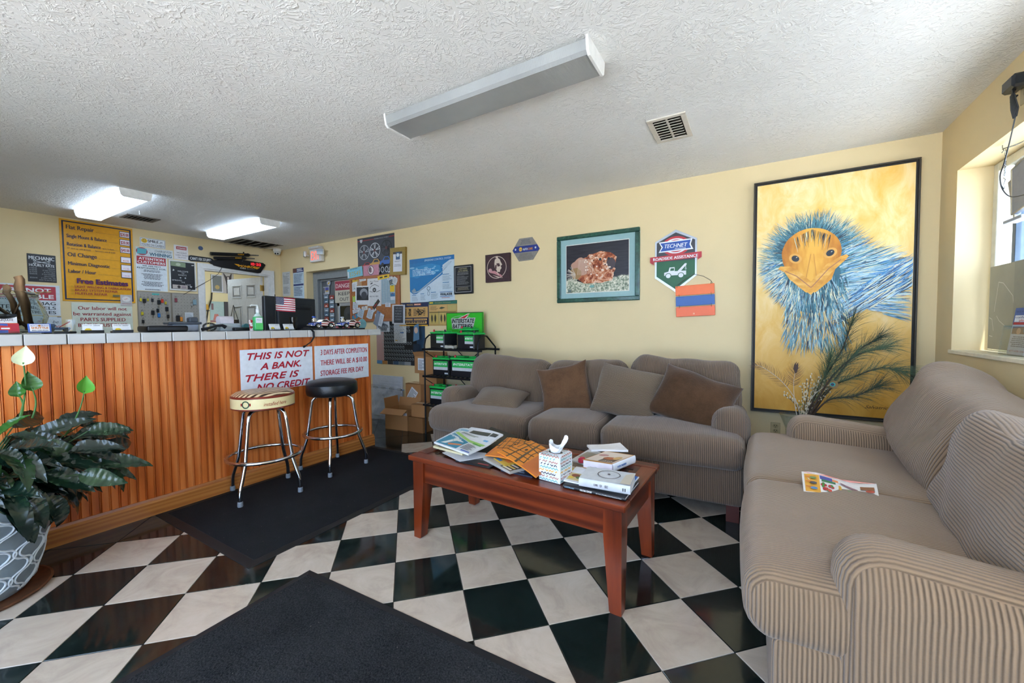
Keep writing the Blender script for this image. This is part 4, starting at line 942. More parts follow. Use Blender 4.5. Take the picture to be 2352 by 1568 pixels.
def car2d(s, x, y, w, h, c): s.poly([(x, y), (x+w, y), (x+w, y+h*.45), (x+w*.8, y+h*.55), (x+w*.62, y+h), (x+w*.35, y+h), (x+w*.2, y+h*.55), (x, y+h*.4)], c); s.poly([(x+w*.3, y+h*.55), (x+w*.7, y+h*.55), (x+w*.6, y+h*.9), (x+w*.38, y+h*.9)], '#20242b'); s.ell(x+w*.2, y, w*.1, h*.24, '#0f1012', 12); s.ell(x+w*.8, y, w*.1, h*.24, '#0f1012', 12)
car2d(s, .12, .22, .34, .13, '#a32a2a'); car2d(s, .36, .23, .36, .18, '#b98a3c'); car2d(s, .64, .25, .36, .19, '#2f5ea8')
for i in range(4): s.ring(.60+.11*i, .12, .045, .075, .014, '#b9bcc2', 16)
s.rect(.86, .03, .99, .065, '#c8c3c2'); s.done()
s = Sign('B', -4.053, 1.862, -3.778, 2.21, 'picture_frame', 'gold glitter frame holding a white sheet beside the wheel poster', 'picture frame', MAT('#8e7433', .45, .3, var=.35, scale=220), .03, tilt=-.03)
s.rect(.22, .12, .80, .84, '#d3d4da'); s.rect(.22, .76, .80, .84, '#3a2f30'); s.rect(.40, .56, .66, .83, '#28527a'); s.ell(.53, .72, .10, .07, '#c9d3da', 12); s.text('FREIGHT', .51, .47, .045, '#2b2d33', .36, 'c'); s.greek(.3, .3, .74, .4, 2, '#8a8d93', center=True); s.done()
def plate(u0, v0, u1, v1, label, mat, tilt=0, w0=.004): return Sign('B', u0, v0, u1, v1, 'license_plate', label, 'license plate', mat, .002, tilt=tilt, w0=w0)
s = plate(-4.90, 1.868, -4.575, 2.005, 'weathered blue license plate with yellow numbers on the cork board', '#6fb0c4', .08, .024); s.text('32549', .5, .18, .46, '#b3a03e', .7, 'c', bold=.01); s.rect(.03, .1, .11, .7, '#d5d5d5'); s.greek(.2, .8, .8, .95, 1, '#41708a'); s.frame(.012, '#a89a54'); s.done()
s = plate(-4.570, 1.886, -4.262, 2.026, 'pink license plate with a dark oval emblem', '#b97c8c', 0, .024); s.ell(.5, .5, .19, .44, '#3a2b30'); s.ell(.5, .5, .165, .38, '#d8c9cc'); s.ell(.46, .55, .09, .26, '#4b373c'); s.poly([(.48, .75), (.58, .6), (.54, .5), (.58, .38), (.48, .25)], '#8a6a70'); s.done()
# cork board and everything pinned on it
s = Sign('B', -4.868, 1.268, -3.892, 1.886, 'cork_board', 'wood-framed cork notice board covered in pinned papers', 'notice board', MAT('#a0683c', .9, var=.3, scale=120), .012); s.done()
q = MB(); Wc, Hc = s.W, s.H
for a, c_ in (((0, 0, .004), (Wc, .035, .022)), ((0, Hc-.035, .004), (Wc, Hc, .022)), ((0, .035, .004), (.035, Hc-.035, .022)), ((Wc-.035, .035, .004), (Wc, Hc-.035, .022))): q.box(a, c_, .002)
q.build('frame', MAT('#a4633c', .5), s.root, smooth=0)
random.seed(5)
def pinned(x, y, w, h, label, mat, tilt=0, w0=.0145, draw=None, name='pinned_paper', group='papers on the cork board'):
    s = Sign('B', -4.868+x, 1.268+y, -4.868+x+w, 1.268+y+h, name, label, 'paper', mat, .0008, w0=w0, tilt=tilt, group=group)
    if draw: draw(s)
    else: s.greek(.12, .15, .88, .85, max(2, int(h/.02)), '#8a8d93')
    s.done(.6)
    q = MB(); q.lathe([(.006, 0), (.006, .006), (.003, .008)], 8); o = q.build('push_pin', MAT(random.choice(('#2a55a0', '#b02a2a', '#e0e0dc', '#2c8a4a')), .3), s.root); o.location = (w/2, h*.93, .001)
def d_big(s):
    s.text("It's Time", .5, .87, .05, '#26282c', .62, 'c', .01, .3); s.text('850-763-1002', .48, .33, .045, '#34363b', .62, 'c', bold=.02)
    for r_ in (.13, .085): s.ring(.52, .58, r_, r_*.62, .035, '#1d1e22', 20)
    s.line([(.12, .6), (.3, .72), (.55, .78), (.85, .7)], .02, '#26282c'); s.line([(.1, .55), (.4, .5)], .02, '#26282c'); s.line([(.65, .5), (.95, .56)], .02, '#26282c'); s.line([(.25, .8), (.4, .84)], .05, '#26282c')
pinned(.355, .21, .27, .37, 'large white flyer with a sketched wheel in the middle of the cork board', '#cfcfcf', -.02, draw=d_big)
def d_photo(s): s.rect(.09, .24, .93, .93, '#2c2e33'); s.ell(.6, .62, .28, .24, '#8f9298', 18); s.ell(.62, .5, .2, .2, '#3c3e44', 18); s.rect(.1, .3, .4, .5, '#1a1b1f')
pinned(.11, .235, .29, .26, 'black and white photo print with a white border on the cork board', '#d6d7d8', -.03, .017, d_photo)
def d_list(s):
    for i in range(5): s.rect(.08+.19*i, .04, .11+.19*i, .93, '#86a4b4')
    s.greek(.06, .05, .94, .92, 22, '#8298a6', .3, .1)
pinned(.63, .225, .26, .345, 'tall blue-green ruled list on the cork board', '#a3b4bb', .0, draw=d_list)
pinned(.80, .38, .08, .085, 'yellow sticky note on the blue-green list', '#d9b324', .0, .0175, lambda s: None)
pinned(.805, .275, .085, .09, 'postcard with a blue sky on the blue-green list', '#c9ced4', .0, .0185, lambda s: s.rect(.02, .5, .98, .98, '#3f6d94'))
pinned(.06, .50, .13, .085, 'yellow-headed slip near the board corner', '#cfcac0', .05, .0155, lambda s: s.rect(0, .6, 1, .95, '#c8a42c'))
for x, y, w, h, lb, c_, tl in ((.05, .42, .10, .12, 'narrow white receipt high on the cork board', '#c9cdd0', .03), (.05, .28, .06, .08, 'lime green slip at the edge of the cork board', '#aed03a', -.03), (.20, .55, .14, .05, 'business card near the top rail of the cork board', '#d2d2d0', .06), (.05, .18, .11, .10, 'white card left of the photo print', '#c6ccd0', -.1), (.055, .11, .16, .055, 'tilted white ticket low on the cork board', '#d0d2d4', .22), (.14, .08, .12, .12, 'crumpled blue-white leaflet low on the cork board', '#aebfcb', -.35), (.24, .15, .12, .055, 'white card with an orange mark on the cork board', '#d5d0c8', .1),
        (.33, .06, .11, .14, 'folded white leaflet under the sketched flyer', '#c3cdd3', -.4), (.42, .09, .13, .05, 'striped card fan under the sketched flyer', '#c9cac8', .5), (.50, .0, .11, .10, 'white card above the lower rail of the cork board', '#c9ccd0', 0), (.70, .19, .10, .055, 'white business card under the blue-green list', '#c8ccd3', -.05), (.75, .53, .10, .06, 'white card under the top rail of the cork board', '#d0cfca', .1), (.84, .50, .08, .09, 'crooked white slip at the top corner of the cork board', '#c9cbcb', -.5), (.80, .47, .06, .06, 'dark card tucked beside the crooked slip', '#4a4f4a', .3), (.16, .46, .09, .11, 'tan card beside the white receipt', '#b58a5a', 0), (.11, .41, .05, .05, 'black clip-shaped tag on the cork board', '#26282b', .5)):
    pinned(x, y, w, h, lb, c_, tl, .0150+random.random()*.004)
pinned(.49, .155, .16, .05, 'dark rectangular wrapper pinned askew on the cork board', '#3a3328', .75, .019, lambda s: s.rect(.2, .3, .6, .7, '#8e3030'))
pinned(.045, .02, .13, .06, 'blue and orange fishing lure card at the bottom of the cork board', '#3f86a4', .35, .016, lambda s: s.rect(.4, .2, .6, .9, '#c4623a'))
pinned(.47, -.03, .10, .20, 'grey pen-shaped brochure hanging off the cork board', '#7b8898', -.45, .024)
pinned(.565, -.05, .075, .17, 'folded white brochure hanging off the cork board', '#ccd2d9', -.35, .026)
s = Sign('B', -4.29, 1.815, -4.07, 1.865, 'bumper_sticker', 'yellow strip with two black fittings stuck over the top rail of the cork board', 'sticker', '#d9b31c', .001, w0=.023, tilt=.09)
for x in (.22, .62): s.poly([(x, .3), (x+.18, .3), (x+.25, .5), (x+.18, .7), (x, .7), (x-.07, .5)], '#2d2a1c')
s.done()
s = Sign('B', -3.728, 1.497, -3.010, 2.036, 'exhaust_poster', 'blue and white emissions system poster', 'poster', '#bfd0dc', .0015)
s.poly([(0, .0), (1, 0), (1, 1), (0, 1)], '#c3d2dc'); s.poly([(0, 1), (0, .26), (.08, .19), (.16, .2), (.75, .60), (.75, .80), (.98, .95), (1, 1)], '#1f74ae'); s.poly([(0, .80), (.5, .86), (.7, .8), (.72, .66), (.40, .66), (.18, .55), (0, .60)], '#2f86bd'); s.poly([(0, 1), (0, .90), (1, .90), (1, 1)], '#1d6aa5')
for i in range(14): s.ell(random.uniform(.0, .72), random.uniform(.62, .86), random.uniform(.02, .06), random.uniform(.012, .035), '#7fb6d6', 12)
s.text('EMISSIONS CONTROL SYSTEM', .36, .918, .045, '#c9dcea', .58, 'l', .006, .25); s.greek(.08, .60, .62, .76, 5, '#b9d5e6')
s.line([(.10, .22), (.22, .25), (.72, .62)], .02, '#9fb2bf'); s.line([(.72, .62), (.95, .86)], .014, '#93a6b4'); s.poly([(.74, .74), (.90, .86), (.94, .82), (.78, .70)], '#b4c6d2'); s.poly([(.05, .27), (.12, .33), (.16, .27), (.09, .20)], '#8499a8')
for x, y0_, w_ in ((.06, .02, .14), (.26, .04, .12), (.50, .06, .16), (.76, .44, .2), (.76, .26, .2)): s.rect(x, y0_+.14, x+w_*.7, y0_+.155, '#4f82ab'); s.greek(x, y0_, x+w_, y0_+.12, 5, '#8ba0b0')
s.ring(.45, .30, .04, .05, .012, '#6f8594'); s.ring(.45, .19, .03, .05, .008, '#6f8594'); s.text('WALKER', .71, .125, .055, '#1d2733', .25, 'l', .035, .2); s.line([(.70, .10), (.97, .10)], .008, '#2a62a0'); s.line([(.70, .20), (.97, .20)], .008, '#2a62a0'); s.greek(.74, .06, .93, .085, 1, '#a84a4a'); s.done()
s = Sign('B', -3.010, 1.567, -2.733, 1.90, 'award_plaque', 'black award plaque with a silver border right of the blue poster', 'plaque', '#1a1b1e', .02, edge=.006)
s.frame(.018, '#a9aaac', .075); s.text('CERTIFIED', .5, .845, .05, '#b7ae86', .42, 'c'); s.text('AUTO REPAIR', .5, .775, .05, '#b7ae86', .50, 'c'); s.rect(.22, .745, .78, .752, '#b9b9b6'); s.greek(.18, .66, .82, .72, 2, '#8f9092', center=True); s.greek(.18, .32, .82, .64, 9, '#8f9092', .3, .4); s.rect(.12, .255, .88, .262, '#a9aaac'); s.greek(.16, .13, .84, .24, 4, '#8a8470', center=True); s.done()
s = Sign('B', -2.552, 1.676, -2.236, 1.979, 'emblem_canvas', 'square maroon canvas with a round head emblem', 'canvas', MAT('#3b262a', .7, var=.2, scale=60), .03, tilt=0)
s.ring(.47, .52, .40, .40, .022, '#c4b3a4', 36); s.poly([(.38, .66), (.40, .80), (.50, .86), (.60, .80), (.64, .70), (.70, .60), (.64, .56), (.67, .48), (.62, .42), (.60, .34), (.50, .36), (.46, .44), (.40, .50)], '#cdbcab'); s.poly([(.46, .66), (.58, .66), (.62, .56), (.52, .54)], '#4a2f33'); s.poly([(.42, .86), (.50, .93), (.54, .84)], '#cdbcab')
s.poly([(.42, .60), (.48, .62), (.47, .46), (.40, .48)], '#4a2f33'); s.ell(.21, .42, .075, .075, '#b98d8f', 18); s.poly([(.20, .34), (.36, .30), (.72, .14), (.66, .24), (.40, .40), (.28, .40)], '#b98185'); s.poly([(.30, .26), (.74, .12), (.50, .16)], '#cdbcab'); s.line([(.48, .36), (.56, .24)], .03, '#cdbcab'); s.done()
hexo = [(0, .5), (.26, 1), (.74, 1), (1, .47), (.76, .02), (.24, .0)]
s = Sign('B', -2.214, 1.878, -1.891, 2.115, 'service_plaque', 'silver six-sided metal plaque with a blue band', 'plaque', MAT('#8f8b85', .4, .35), .008, outline=hexo)
s.poly([(.0, .5), (.09, .66), (.92, .66), (1, .47), (.95, .38), (.06, .38)], '#23357e'); s.text('AUTO', .40, .46, .10, '#d7dbe2', .17, bold=.03); s.text('CARE', .585, .46, .10, '#d98b2c', .17, bold=.03); s.ell(.31, .52, .065, .10, '#dfb338', 6); s.text('NAPA', .31, .49, .05, '#23357e', .09, 'c', bold=.03)
for x in (.12, .86): s.ell(x, .53, .03, .045, '#c9d0da', 12)
s.greek(.3, .72, .7, .94, 4, '#5b5c66', center=True); s.greek(.22, .06, .78, .34, 6, '#6b6660', center=True); s.done()
# framed photograph of a shell creature on a reef
s = Sign('B', -1.690, 1.421, -.879, 2.076, 'framed_photo', 'green marbled frame around an underwater photo of a hermit crab', 'picture frame', MAT('#8fb0b1', .6, var=.03), .012); Wf, Hf = s.W, s.H
def reef():
    m = NT('reef_photo'); m.set(.35, 0, .3); v = m.coord(); sp = m.n('SeparateXYZ'); m.l(v, sp.inputs[0])
    yy = m.math('ADD', sp.outputs[1], m.math('MULTIPLY', m.math('SUBTRACT', m.noise(v, 6, 4), .5), .12))
    fl_ = m.ramp(yy, [(.215, (1, 1, 1)), (.235, (0, 0, 0))])
    sand = m.ramp(m.noise(v, 55, 6, .75), [(.35, '#2f3d36'), (.47, '#8f9a80'), (.58, '#d8d4bf'), (.7, '#efe9d8')])
    bgc = m.ramp(m.noise(m.coord(sc=(2, 30, 1)), 3, 4), [(.3, '#1f1f25'), (.7, '#35333a')])
    m.col(m.mix(fl_, bgc, sand)); return m.m
s.rect(.115, .135, .885, .86, '#d9d6cb'); s._b(s.pr, reef()).rect(.122*Wf, .145*Hf, .878*Wf, .85*Hf, s.lay())
def shellm():
    m = NT('shell_print'); m.set(.35, 0, .3); v = m.coord(); f = m.noise(v, 16, 6, .7, 1.5)
    m.col(m.ramp(f, [(.3, '#3a1a12'), (.42, '#8e3f1e'), (.52, '#c97f55'), (.62, '#e3c6ac'), (.72, '#a04a22')])); return m.m
SH = shellm()
def blob(s, cx, cy, rx, ry, c, n=26, amp=.12, sd=0): s._b(s.pr, c).poly([((cx+rx*cos(a)*(1+amp*noise.noise(Vector((cos(a)*1.7+sd, sin(a)*1.7, sd)))))*s.W, (cy+ry*sin(a)*(1+amp*noise.noise(Vector((cos(a)*1.7+sd, sin(a)*1.7, sd+5)))))*s.H) for a in [2*pi*i/n for i in range(n)]], s.lay())
blob(s, .47, .33, .22, .06, '#2a1f1c', sd=2)
blob(s, .43, .46, .25, .17, SH, amp=.35, sd=3); blob(s, .57, .40, .16, .13, SH, amp=.4, sd=6); blob(s, .53, .58, .19, .15, SH, amp=.35, sd=8)
blob(s, .30, .52, .12, .13, '#b98d78', amp=.4, sd=4); blob(s, .245, .43, .07, .08, '#9c7a4e', amp=.4, sd=14); blob(s, .68, .54, .05, .08, '#4a3e42', amp=.4, sd=9)
for i in range(26): a = random.uniform(pi*.6, pi*1.5); s.line([(.24, .42), (.24+.11*cos(a), .42+.13*sin(a))], .003, '#cfc4b4')
for i in range(40): a = random.uniform(0, 2*pi); r_ = random.random()**.5; s.ell(.52+.17*r_*cos(a), .53+.16*r_*sin(a), .012, .012, random.choice(('#e6cdb8', '#c08a66', '#6a3a2a', '#f0e0d0')), 7)
for i in range(12): s.line([(.30+.012*i, .62), (.28+.02*i, .40)], .004, '#d9c3ae')
for dx in (0, .10): s.ell(.56+dx, .60, .015, .02, '#1e2a30', 10)
s.rect(.16, .15, .20, .19, '#5a6a66'); s.ell(.46, .22, .03, .02, '#6fa09a', 12); s.done()
q = MB(); fw = .04
for a, c_ in (((0, 0, .004), (Wf, fw, .03)), ((0, Hf-fw, .004), (Wf, Hf, .03)), ((0, fw, .004), (fw, Hf-fw, .03)), ((Wf-fw, fw, .004), (Wf, Hf-fw, .03))): q.box(a, c_, .006)
fm = NT('green_marbled_frame'); fm.set(.3, 0, .4, .2); fm.col(fm.ramp(fm.noise(fm.coord(), 14, 8, .75, 2), [(.3, '#0d2a22'), (.5, '#1f4a3d'), (.62, '#2f5e4c'), (.74, '#7a7d4a')])); q.build('frame', fm.m, s.root, smooth=0)
s = Sign('B', -.752, 1.478, -.41, 2.015, 'roadside_sign', 'shield-shaped sign with a red ribbon and a tow truck', 'sign', MAT('#a9adb3', .3, .5), .006, outline=[(.01, .83), (.51, 1), (1, .83), (1, .25), (.51, 0), (.01, .24)])
s.poly([(.05, .81), (.51, .955), (.96, .81), (.96, .5), (.05, .5)], '#3a3b40'); s.poly([(.05, .5), (.96, .5), (.96, .265), (.51, .045), (.05, .265)], '#1c5c3a')
s.ring(.51, .74, .33, .155, .09, '#b8323a', 36); s.ell(.51, .74, .28, .12, WH); s.ring(.51, .74, .24, .10, .03, '#b8323a', 36); s.poly([(.10, .82), (.90, .835), (.86, .745), (.92, .665), (.10, .65), (.17, .735)], WH); s.poly([(.14, .80), (.86, .815), (.83, .745), (.87, .685), (.14, .67), (.205, .735)], '#234fa0'); s.text('TECHNET', .515, .715, .065, WH, .54, 'c', .02, .25); s.text('PROFESSIONAL', .62, .685, .018, WH, .26, 'c', .02, .25)
tr = WH; s.poly([(.24, .27), (.24, .32), (.34, .335), (.37, .40), (.49, .40), (.49, .335), (.56, .335), (.73, .45), (.77, .45), (.77, .43), (.64, .335), (.76, .335), (.76, .27)], tr); s.poly([(.385, .345), (.395, .385), (.475, .385), (.475, .345)], '#1c5c3a'); s.line([(.75, .45), (.75, .38)], .012, tr); s.ring(.75, .365, .018, .015, .008, tr, 12)
for x in (.34, .64): s.ell(x, .265, .075, .045, '#1c5c3a', 18); s.ell(x, .265, .058, .035, tr, 18)
r = s.done()
q = MB(); Ws, Hs = s.W, s.H; q.prism([(-.11*Ws, .50*Hs), (1.11*Ws, .53*Hs), (1.11*Ws, .615*Hs), (-.11*Ws, .585*Hs)], .012, .014); q.prism([(-.11*Ws, .50*Hs), (-.11*Ws, .585*Hs), (-.02*Ws, .56*Hs), (-.02*Ws, .46*Hs)], .008, .0095); q.prism([(1.11*Ws, .53*Hs), (1.11*Ws, .61*Hs), (1.02*Ws, .58*Hs), (1.02*Ws, .49*Hs)], .008, .0095); q.build('ribbon', MAT('#b8262f', .35), r, smooth=0)
q = MB(); text_into(q, 'ROADSIDE ASSISTANCE', .5*Ws, .530*Hs, .048*Hs, .0146, 0, 1.06*Ws, 'c', .03, 0, 1, .018); q.build('lettering', MAT(WH, .4), r, smooth=0)
t = thing('hanging_sign', 'three small orange and blue boards wired together below the shield sign', 'sign', mw=WALLS['B'] @ Matrix.Translation((-.567, 1.262, .012)) @ Matrix.Rotation(.035, 4, 'Z'))
for k, (yy, c_) in enumerate(((.0, '#e8632c'), (.0905, '#1d57a2'), (.181, '#ee6c24'))):
    q = MB(); q.box((0, yy, 0), (.302, yy+.083, .008), .002); q.build('board', MAT(c_, .4, var=.02), t, smooth=0)
    if k:
        for x in (.028, .276): q = MB(); q.tube([(x, yy+.012, .010), (x+.002, yy-.004, .012), (x, yy-.018, .010)], .0015, 5); q.build('wire_link', MAT('#5f4a3c', .4, .5), t)
q = MB(); q.tube([(.012, .25, .010), (.02, .275, .01), (.08, .32, .006), (.15, .355, .004), (.22, .33, .006), (.275, .29, .01), (.288, .268, .012), (.275, .262, .012), (.28, .28, .01)], .002, 6); q.build('hanger_wire', MAT('#4a3f38', .4, .5), t)
q = MB(); q.box((.135, .015, .0082), (.147, .028, .0090)); q.build('price_sticker', MAT('#f0a878', .4), t, smooth=0)
# outlet
s = Sign('B', .135, .330, .199, .425, 'wall_outlet', 'ivory wall outlet under the painting', 'outlet', '#b9a982', .006, edge=.003)
for yy in (.7, .3):
    s.ell(.5, yy, .30, .17, '#a8986f', 20); s.rect(.36, yy, .42, yy+.1, K); s.rect(.58, yy, .64, yy+.1, K); s.ell(.5, yy-.07, .05, .03, K, 8)
s.done()

# ------------------------------------------------------------------ the big painting
PW, PH = .925, 1.755
s = Sign('B', .008, .522, .933, 2.277, 'painting', 'tall yellow painting of a blue-feathered ostrich head in a thin black frame', 'painting', MAT('#1c1a18', .6), .02, w0=.035, panel='stretcher', lean=radians(-.5))
def canvas_mat():
    m = NT('painted_canvas'); m.set(.5, 0, .3); v = m.coord(); sp = m.n('SeparateXYZ'); m.l(v, sp.inputs[0])
    st = m.noise(m.coord(sc=(3, 1.6, 1), rot=(0, 0, .5)), 2.2, 7, .65, .8)
    edge = m.math('MULTIPLY', m.math('ABSOLUTE', m.math('SUBTRACT', sp.outputs[0], PW/2)), 1.0)
    low = m.ramp(m.math('DIVIDE', sp.outputs[1], PH), [(.05, (1, 1, 1)), (.45, (.35,)*3), (.62, (0, 0, 0))])
    a = m.ramp(st, [(.3, '#e9b95a'), (.5, '#f0d08a'), (.7, '#f4e2b4')])
    b_ = m.ramp(st, [(.3, '#c08a2c'), (.6, '#cf9c40'), (.8, '#d8ac5a')])
    m.col(m.mix(low, a, b_)); m.bump(m.noise(v, 220, 2), .1, .002); return m.m
s._b(s.pr, canvas_mat()).rect(.014*PW, .008*PH, .986*PW, .992*PH, s.lay())
random.seed(11)
TEAL, TEAL2, SKY, BLU, DK, CRM, SLATE = '#4f8792', '#3c6a78', '#97b9c2', '#4485b8', '#2f3a46', '#dcd9b4', '#6f99a2'
for g_ in (TEAL, TEAL2, SKY, BLU, DK, CRM, SLATE): s._b(s.pr, g_)
def stroke(x, y, a, L, w, c, bend=0):     # tapered brush stroke, painting metres
    p = [(x, y)]; n = 4
    for i in range(n): p.append((p[-1][0]+L/n*cos(a+bend*i/n), p[-1][1]+L/n*sin(a+bend*i/n)))
    l, r_ = [], []
    for i, (px_, py_) in enumerate(p):
        ww = w*(.35+.65*min(1, i/1.2))*(1-(i/n)**1.6)+.0004; aa = a+bend*i/n+pi/2; l.append((px_+ww*cos(aa), py_+ww*sin(aa))); r_.append((px_-ww*cos(aa), py_-ww*sin(aa)))
    s._b(s.pr, c).poly([(max(.016, min(PW-.016, x)), y) for x, y in l+r_[::-1]], ST[0])
ST = [s.lay()]
HX, HY = .36, 1.155                  # head centre
def fan(n, f):
    for i in range(n):
        ST[0] += .0000015; f(i/n)
# halo disc of soft teal behind the head, then feather strokes in rings
blobpts = lambda cx, cy, rx, ry, n=40, amp=.06, sd=1: [(cx+rx*cos(a)*(1+amp*noise.noise(Vector((cos(a)*3+sd, sin(a)*3, sd)))), cy+ry*sin(a)*(1+amp*noise.noise(Vector((cos(a)*3+sd, sin(a)*3, sd+3))))) for a in [2*pi*i/n for i in range(n)]]
s._b(s.pr, SLATE).poly(blobpts(HX+.0, HY-.06, .245, .27), s.lay()); s._b(s.pr, SKY).poly(blobpts(HX+.21, HY-.13, .22, .17, sd=4), s.lay()); s._b(s.pr, TEAL).poly(blobpts(HX, HY-.03, .222, .235, sd=7), s.lay()); s._b(s.pr, TEAL2).poly(blobpts(HX+.02, HY-.19, .16, .22, sd=9), s.lay()); ST[0] = s.lay()
def f_top(t):
    a = random.uniform(-.1, pi+.35); r0 = random.uniform(.17, .235); stroke(HX+r0*cos(a), HY-.01+r0*1.03*sin(a), a+random.uniform(-.3, .3), random.uniform(.05, .15), .0019, random.choice((TEAL, SLATE, TEAL2, SKY, TEAL, CRM)), random.uniform(-.4, .4))
fan(1000, f_top)
def f_ring(t):
    a = random.uniform(-.2, pi+.3); r0 = random.uniform(.165, .19); stroke(HX+r0*cos(a), HY+.03+r0*sin(a), a+random.uniform(-.2, .2), random.uniform(.03, .08), .0022, random.choice((TEAL2, DK, TEAL2, TEAL)), random.uniform(-.3, .3))
fan(420, f_ring)
def f_right(t):
    x = HX+.16+random.random()*.27; k = (x-HX-.16)/.27; y_ = HY+.08-.16*k-random.random()*(.40-.05*k); stroke(x, y_, .55-.75*(HY+.1-y_)/.5+random.uniform(-.15, .15), random.uniform(.07, .18), random.uniform(.0014, .0036), random.choice((SKY, SKY, BLU, TEAL, CRM, DK, '#b9d6e4', SLATE)), random.uniform(-.25, .25))
fan(1050, f_right)
def f_low(t): x = HX+.12+random.random()*.42; y_ = HY-.42+(x-HX-.12)*.62+random.uniform(-.09, .10); stroke(x, y_, .62+random.uniform(-.12, .12), random.uniform(.06, .15), random.uniform(.0016, .004), random.choice((BLU, DK, SKY, '#b9d6e4', '#3f5f86', CRM)), .1)
fan(460, f_low)
def f_left(t): a = random.uniform(pi*.98, pi*1.42); r0 = random.uniform(.17, .27); stroke(HX+r0*cos(a), HY-.02+r0*1.35*sin(a), a+.25+random.uniform(-.25, .25), random.uniform(.04, .09), random.uniform(.0013, .0034), random.choice((DK, SKY, CRM, CRM, TEAL, BLU, '#c9d6c8')), random.uniform(-.3, .3))
fan(620, f_left)
def f_neck(t): x = HX-.15+random.random()*.36; y_ = HY-.13-random.random()*.51; stroke(x, y_, -pi/2+(x-HX)*1.4+random.uniform(-.2, .2), random.uniform(.04, .11), random.uniform(.0015, .0038), random.choice((TEAL2, DK, SLATE, CRM, SKY, TEAL)), random.uniform(-.3, .3))
fan(900, f_neck)
def face():
    m = NT('painted_face'); m.set(.5, 0, .3); v = m.coord(); sp = m.n('SeparateXYZ'); m.l(v, sp.inputs[0])
    dx = m.math('ABSOLUTE', m.math('SUBTRACT', sp.outputs[0], HX)); f = m.math('ADD', m.math('MULTIPLY', dx, 2.6), m.math('MULTIPLY', m.noise(m.coord(sc=(6, 2, 1)), 5, 5), .5))
    m.col(m.ramp(f, [(.28, '#e8b04c'), (.5, '#d9963a'), (.68, '#b9742a'), (.85, '#8a5524')])); return m.m
FACE = face(); s.z = max(s.z, ST[0])
s._b(s.pr, FACE).poly(blobpts(HX-.005, HY+.035, .178, .185, 44, .02), s.lay()); s._b(s.pr, FACE).poly([(HX-.165, HY-.02), (HX+.165, HY+.0), (HX+.12, HY-.16), (HX+.03, HY-.25), (HX-.03, HY-.25), (HX-.11, HY-.17)], s.lay())
def beak():
    m = NT('painted_beak'); m.set(.5, 0, .3); v = m.coord(sc=(5, 9, 1)); m.col(m.ramp(m.noise(v, 2.2, 5, .6), [(.3, '#c98736'), (.5, '#dfa347'), (.7, '#efc270')])); return m.m
BK, BK2, BK3 = beak(), '#c98a3a', '#a8704e'
s._b(s.pr, BK).poly([(HX-.205, HY-.065), (HX-.19, HY-.045), (HX-.13, HY-.05), (HX-.08, HY-.085), (HX-.03, HY-.14), (HX, HY-.17), (HX+.03, HY-.13), (HX+.09, HY-.05), (HX+.17, HY-.0), (HX+.2, HY+.01), (HX+.213, HY-.005), (HX+.19, HY-.035), (HX+.13, HY-.10), (HX+.06, HY-.20), (HX, HY-.27), (HX-.06, HY-.21), (HX-.13, HY-.15), (HX-.165, HY-.09)], s.lay())
s._b(s.pr, BK3).line([(HX-.16, HY-.085), (HX-.09, HY-.125), (HX-.02, HY-.195), (HX, HY-.215), (HX+.025, HY-.185), (HX+.10, HY-.085), (HX+.17, HY-.025)], .006, s.lay()); s._b(s.pr, BK2).line([(HX-.03, HY-.14), (HX-.005, HY+.03)], .005, s.lay()); s._b(s.pr, BK2).line([(HX+.03, HY-.13), (HX+.012, HY+.03)], .004, s.lay())
for sx, dx, dy_ in ((-1, -.098, .005), (1, .108, .028)):
    s._b(s.pr, '#dfa44e').ell(HX+dx, HY+dy_, .042, .034, s.lay(), 0, 24, sx*.6); s._b(s.pr, '#2b3138').ell(HX+dx, HY+dy_, .026, .021, s.lay(), 0, 24, sx*.75); s._b(s.pr, '#d9d4c0').ell(HX+dx+.008, HY+dy_+.008, .006, .002, s.lay(), 0, 10, .8)
ST[0] = s.lay()
def f_brow(t): x = HX-.11+.22*random.random(); stroke(x, HY+.21-abs(x-HX)*.5, -pi/2+(x-HX)*-2.2+random.uniform(-.1, .1), random.uniform(.05, .12), .0016, random.choice((DK, '#6b6a4a', CRM, '#4a3a24')), random.uniform(-.2, .2))
fan(46, f_brow)
s.text('Salvatrice', .735, .045, .013, '#3a2c18', .15, 'l', .006, .45); s.text('88', .895, .045, .008, '#3a2c18', .02)
s.done(.5)
q = MB(); fw = .011
for a, c_ in (((-fw, -fw, -.004), (PW+fw, 0, .030)), ((-fw, PH, -.004), (PW+fw, PH+fw, .030)), ((-fw, 0, -.004), (0, PH, .030)), ((PW, 0, -.004), (PW+fw, PH, .030))): q.box(a, c_, .002)
q.build('frame', MAT('#3a362f', .5, .1), s.root, smooth=0)
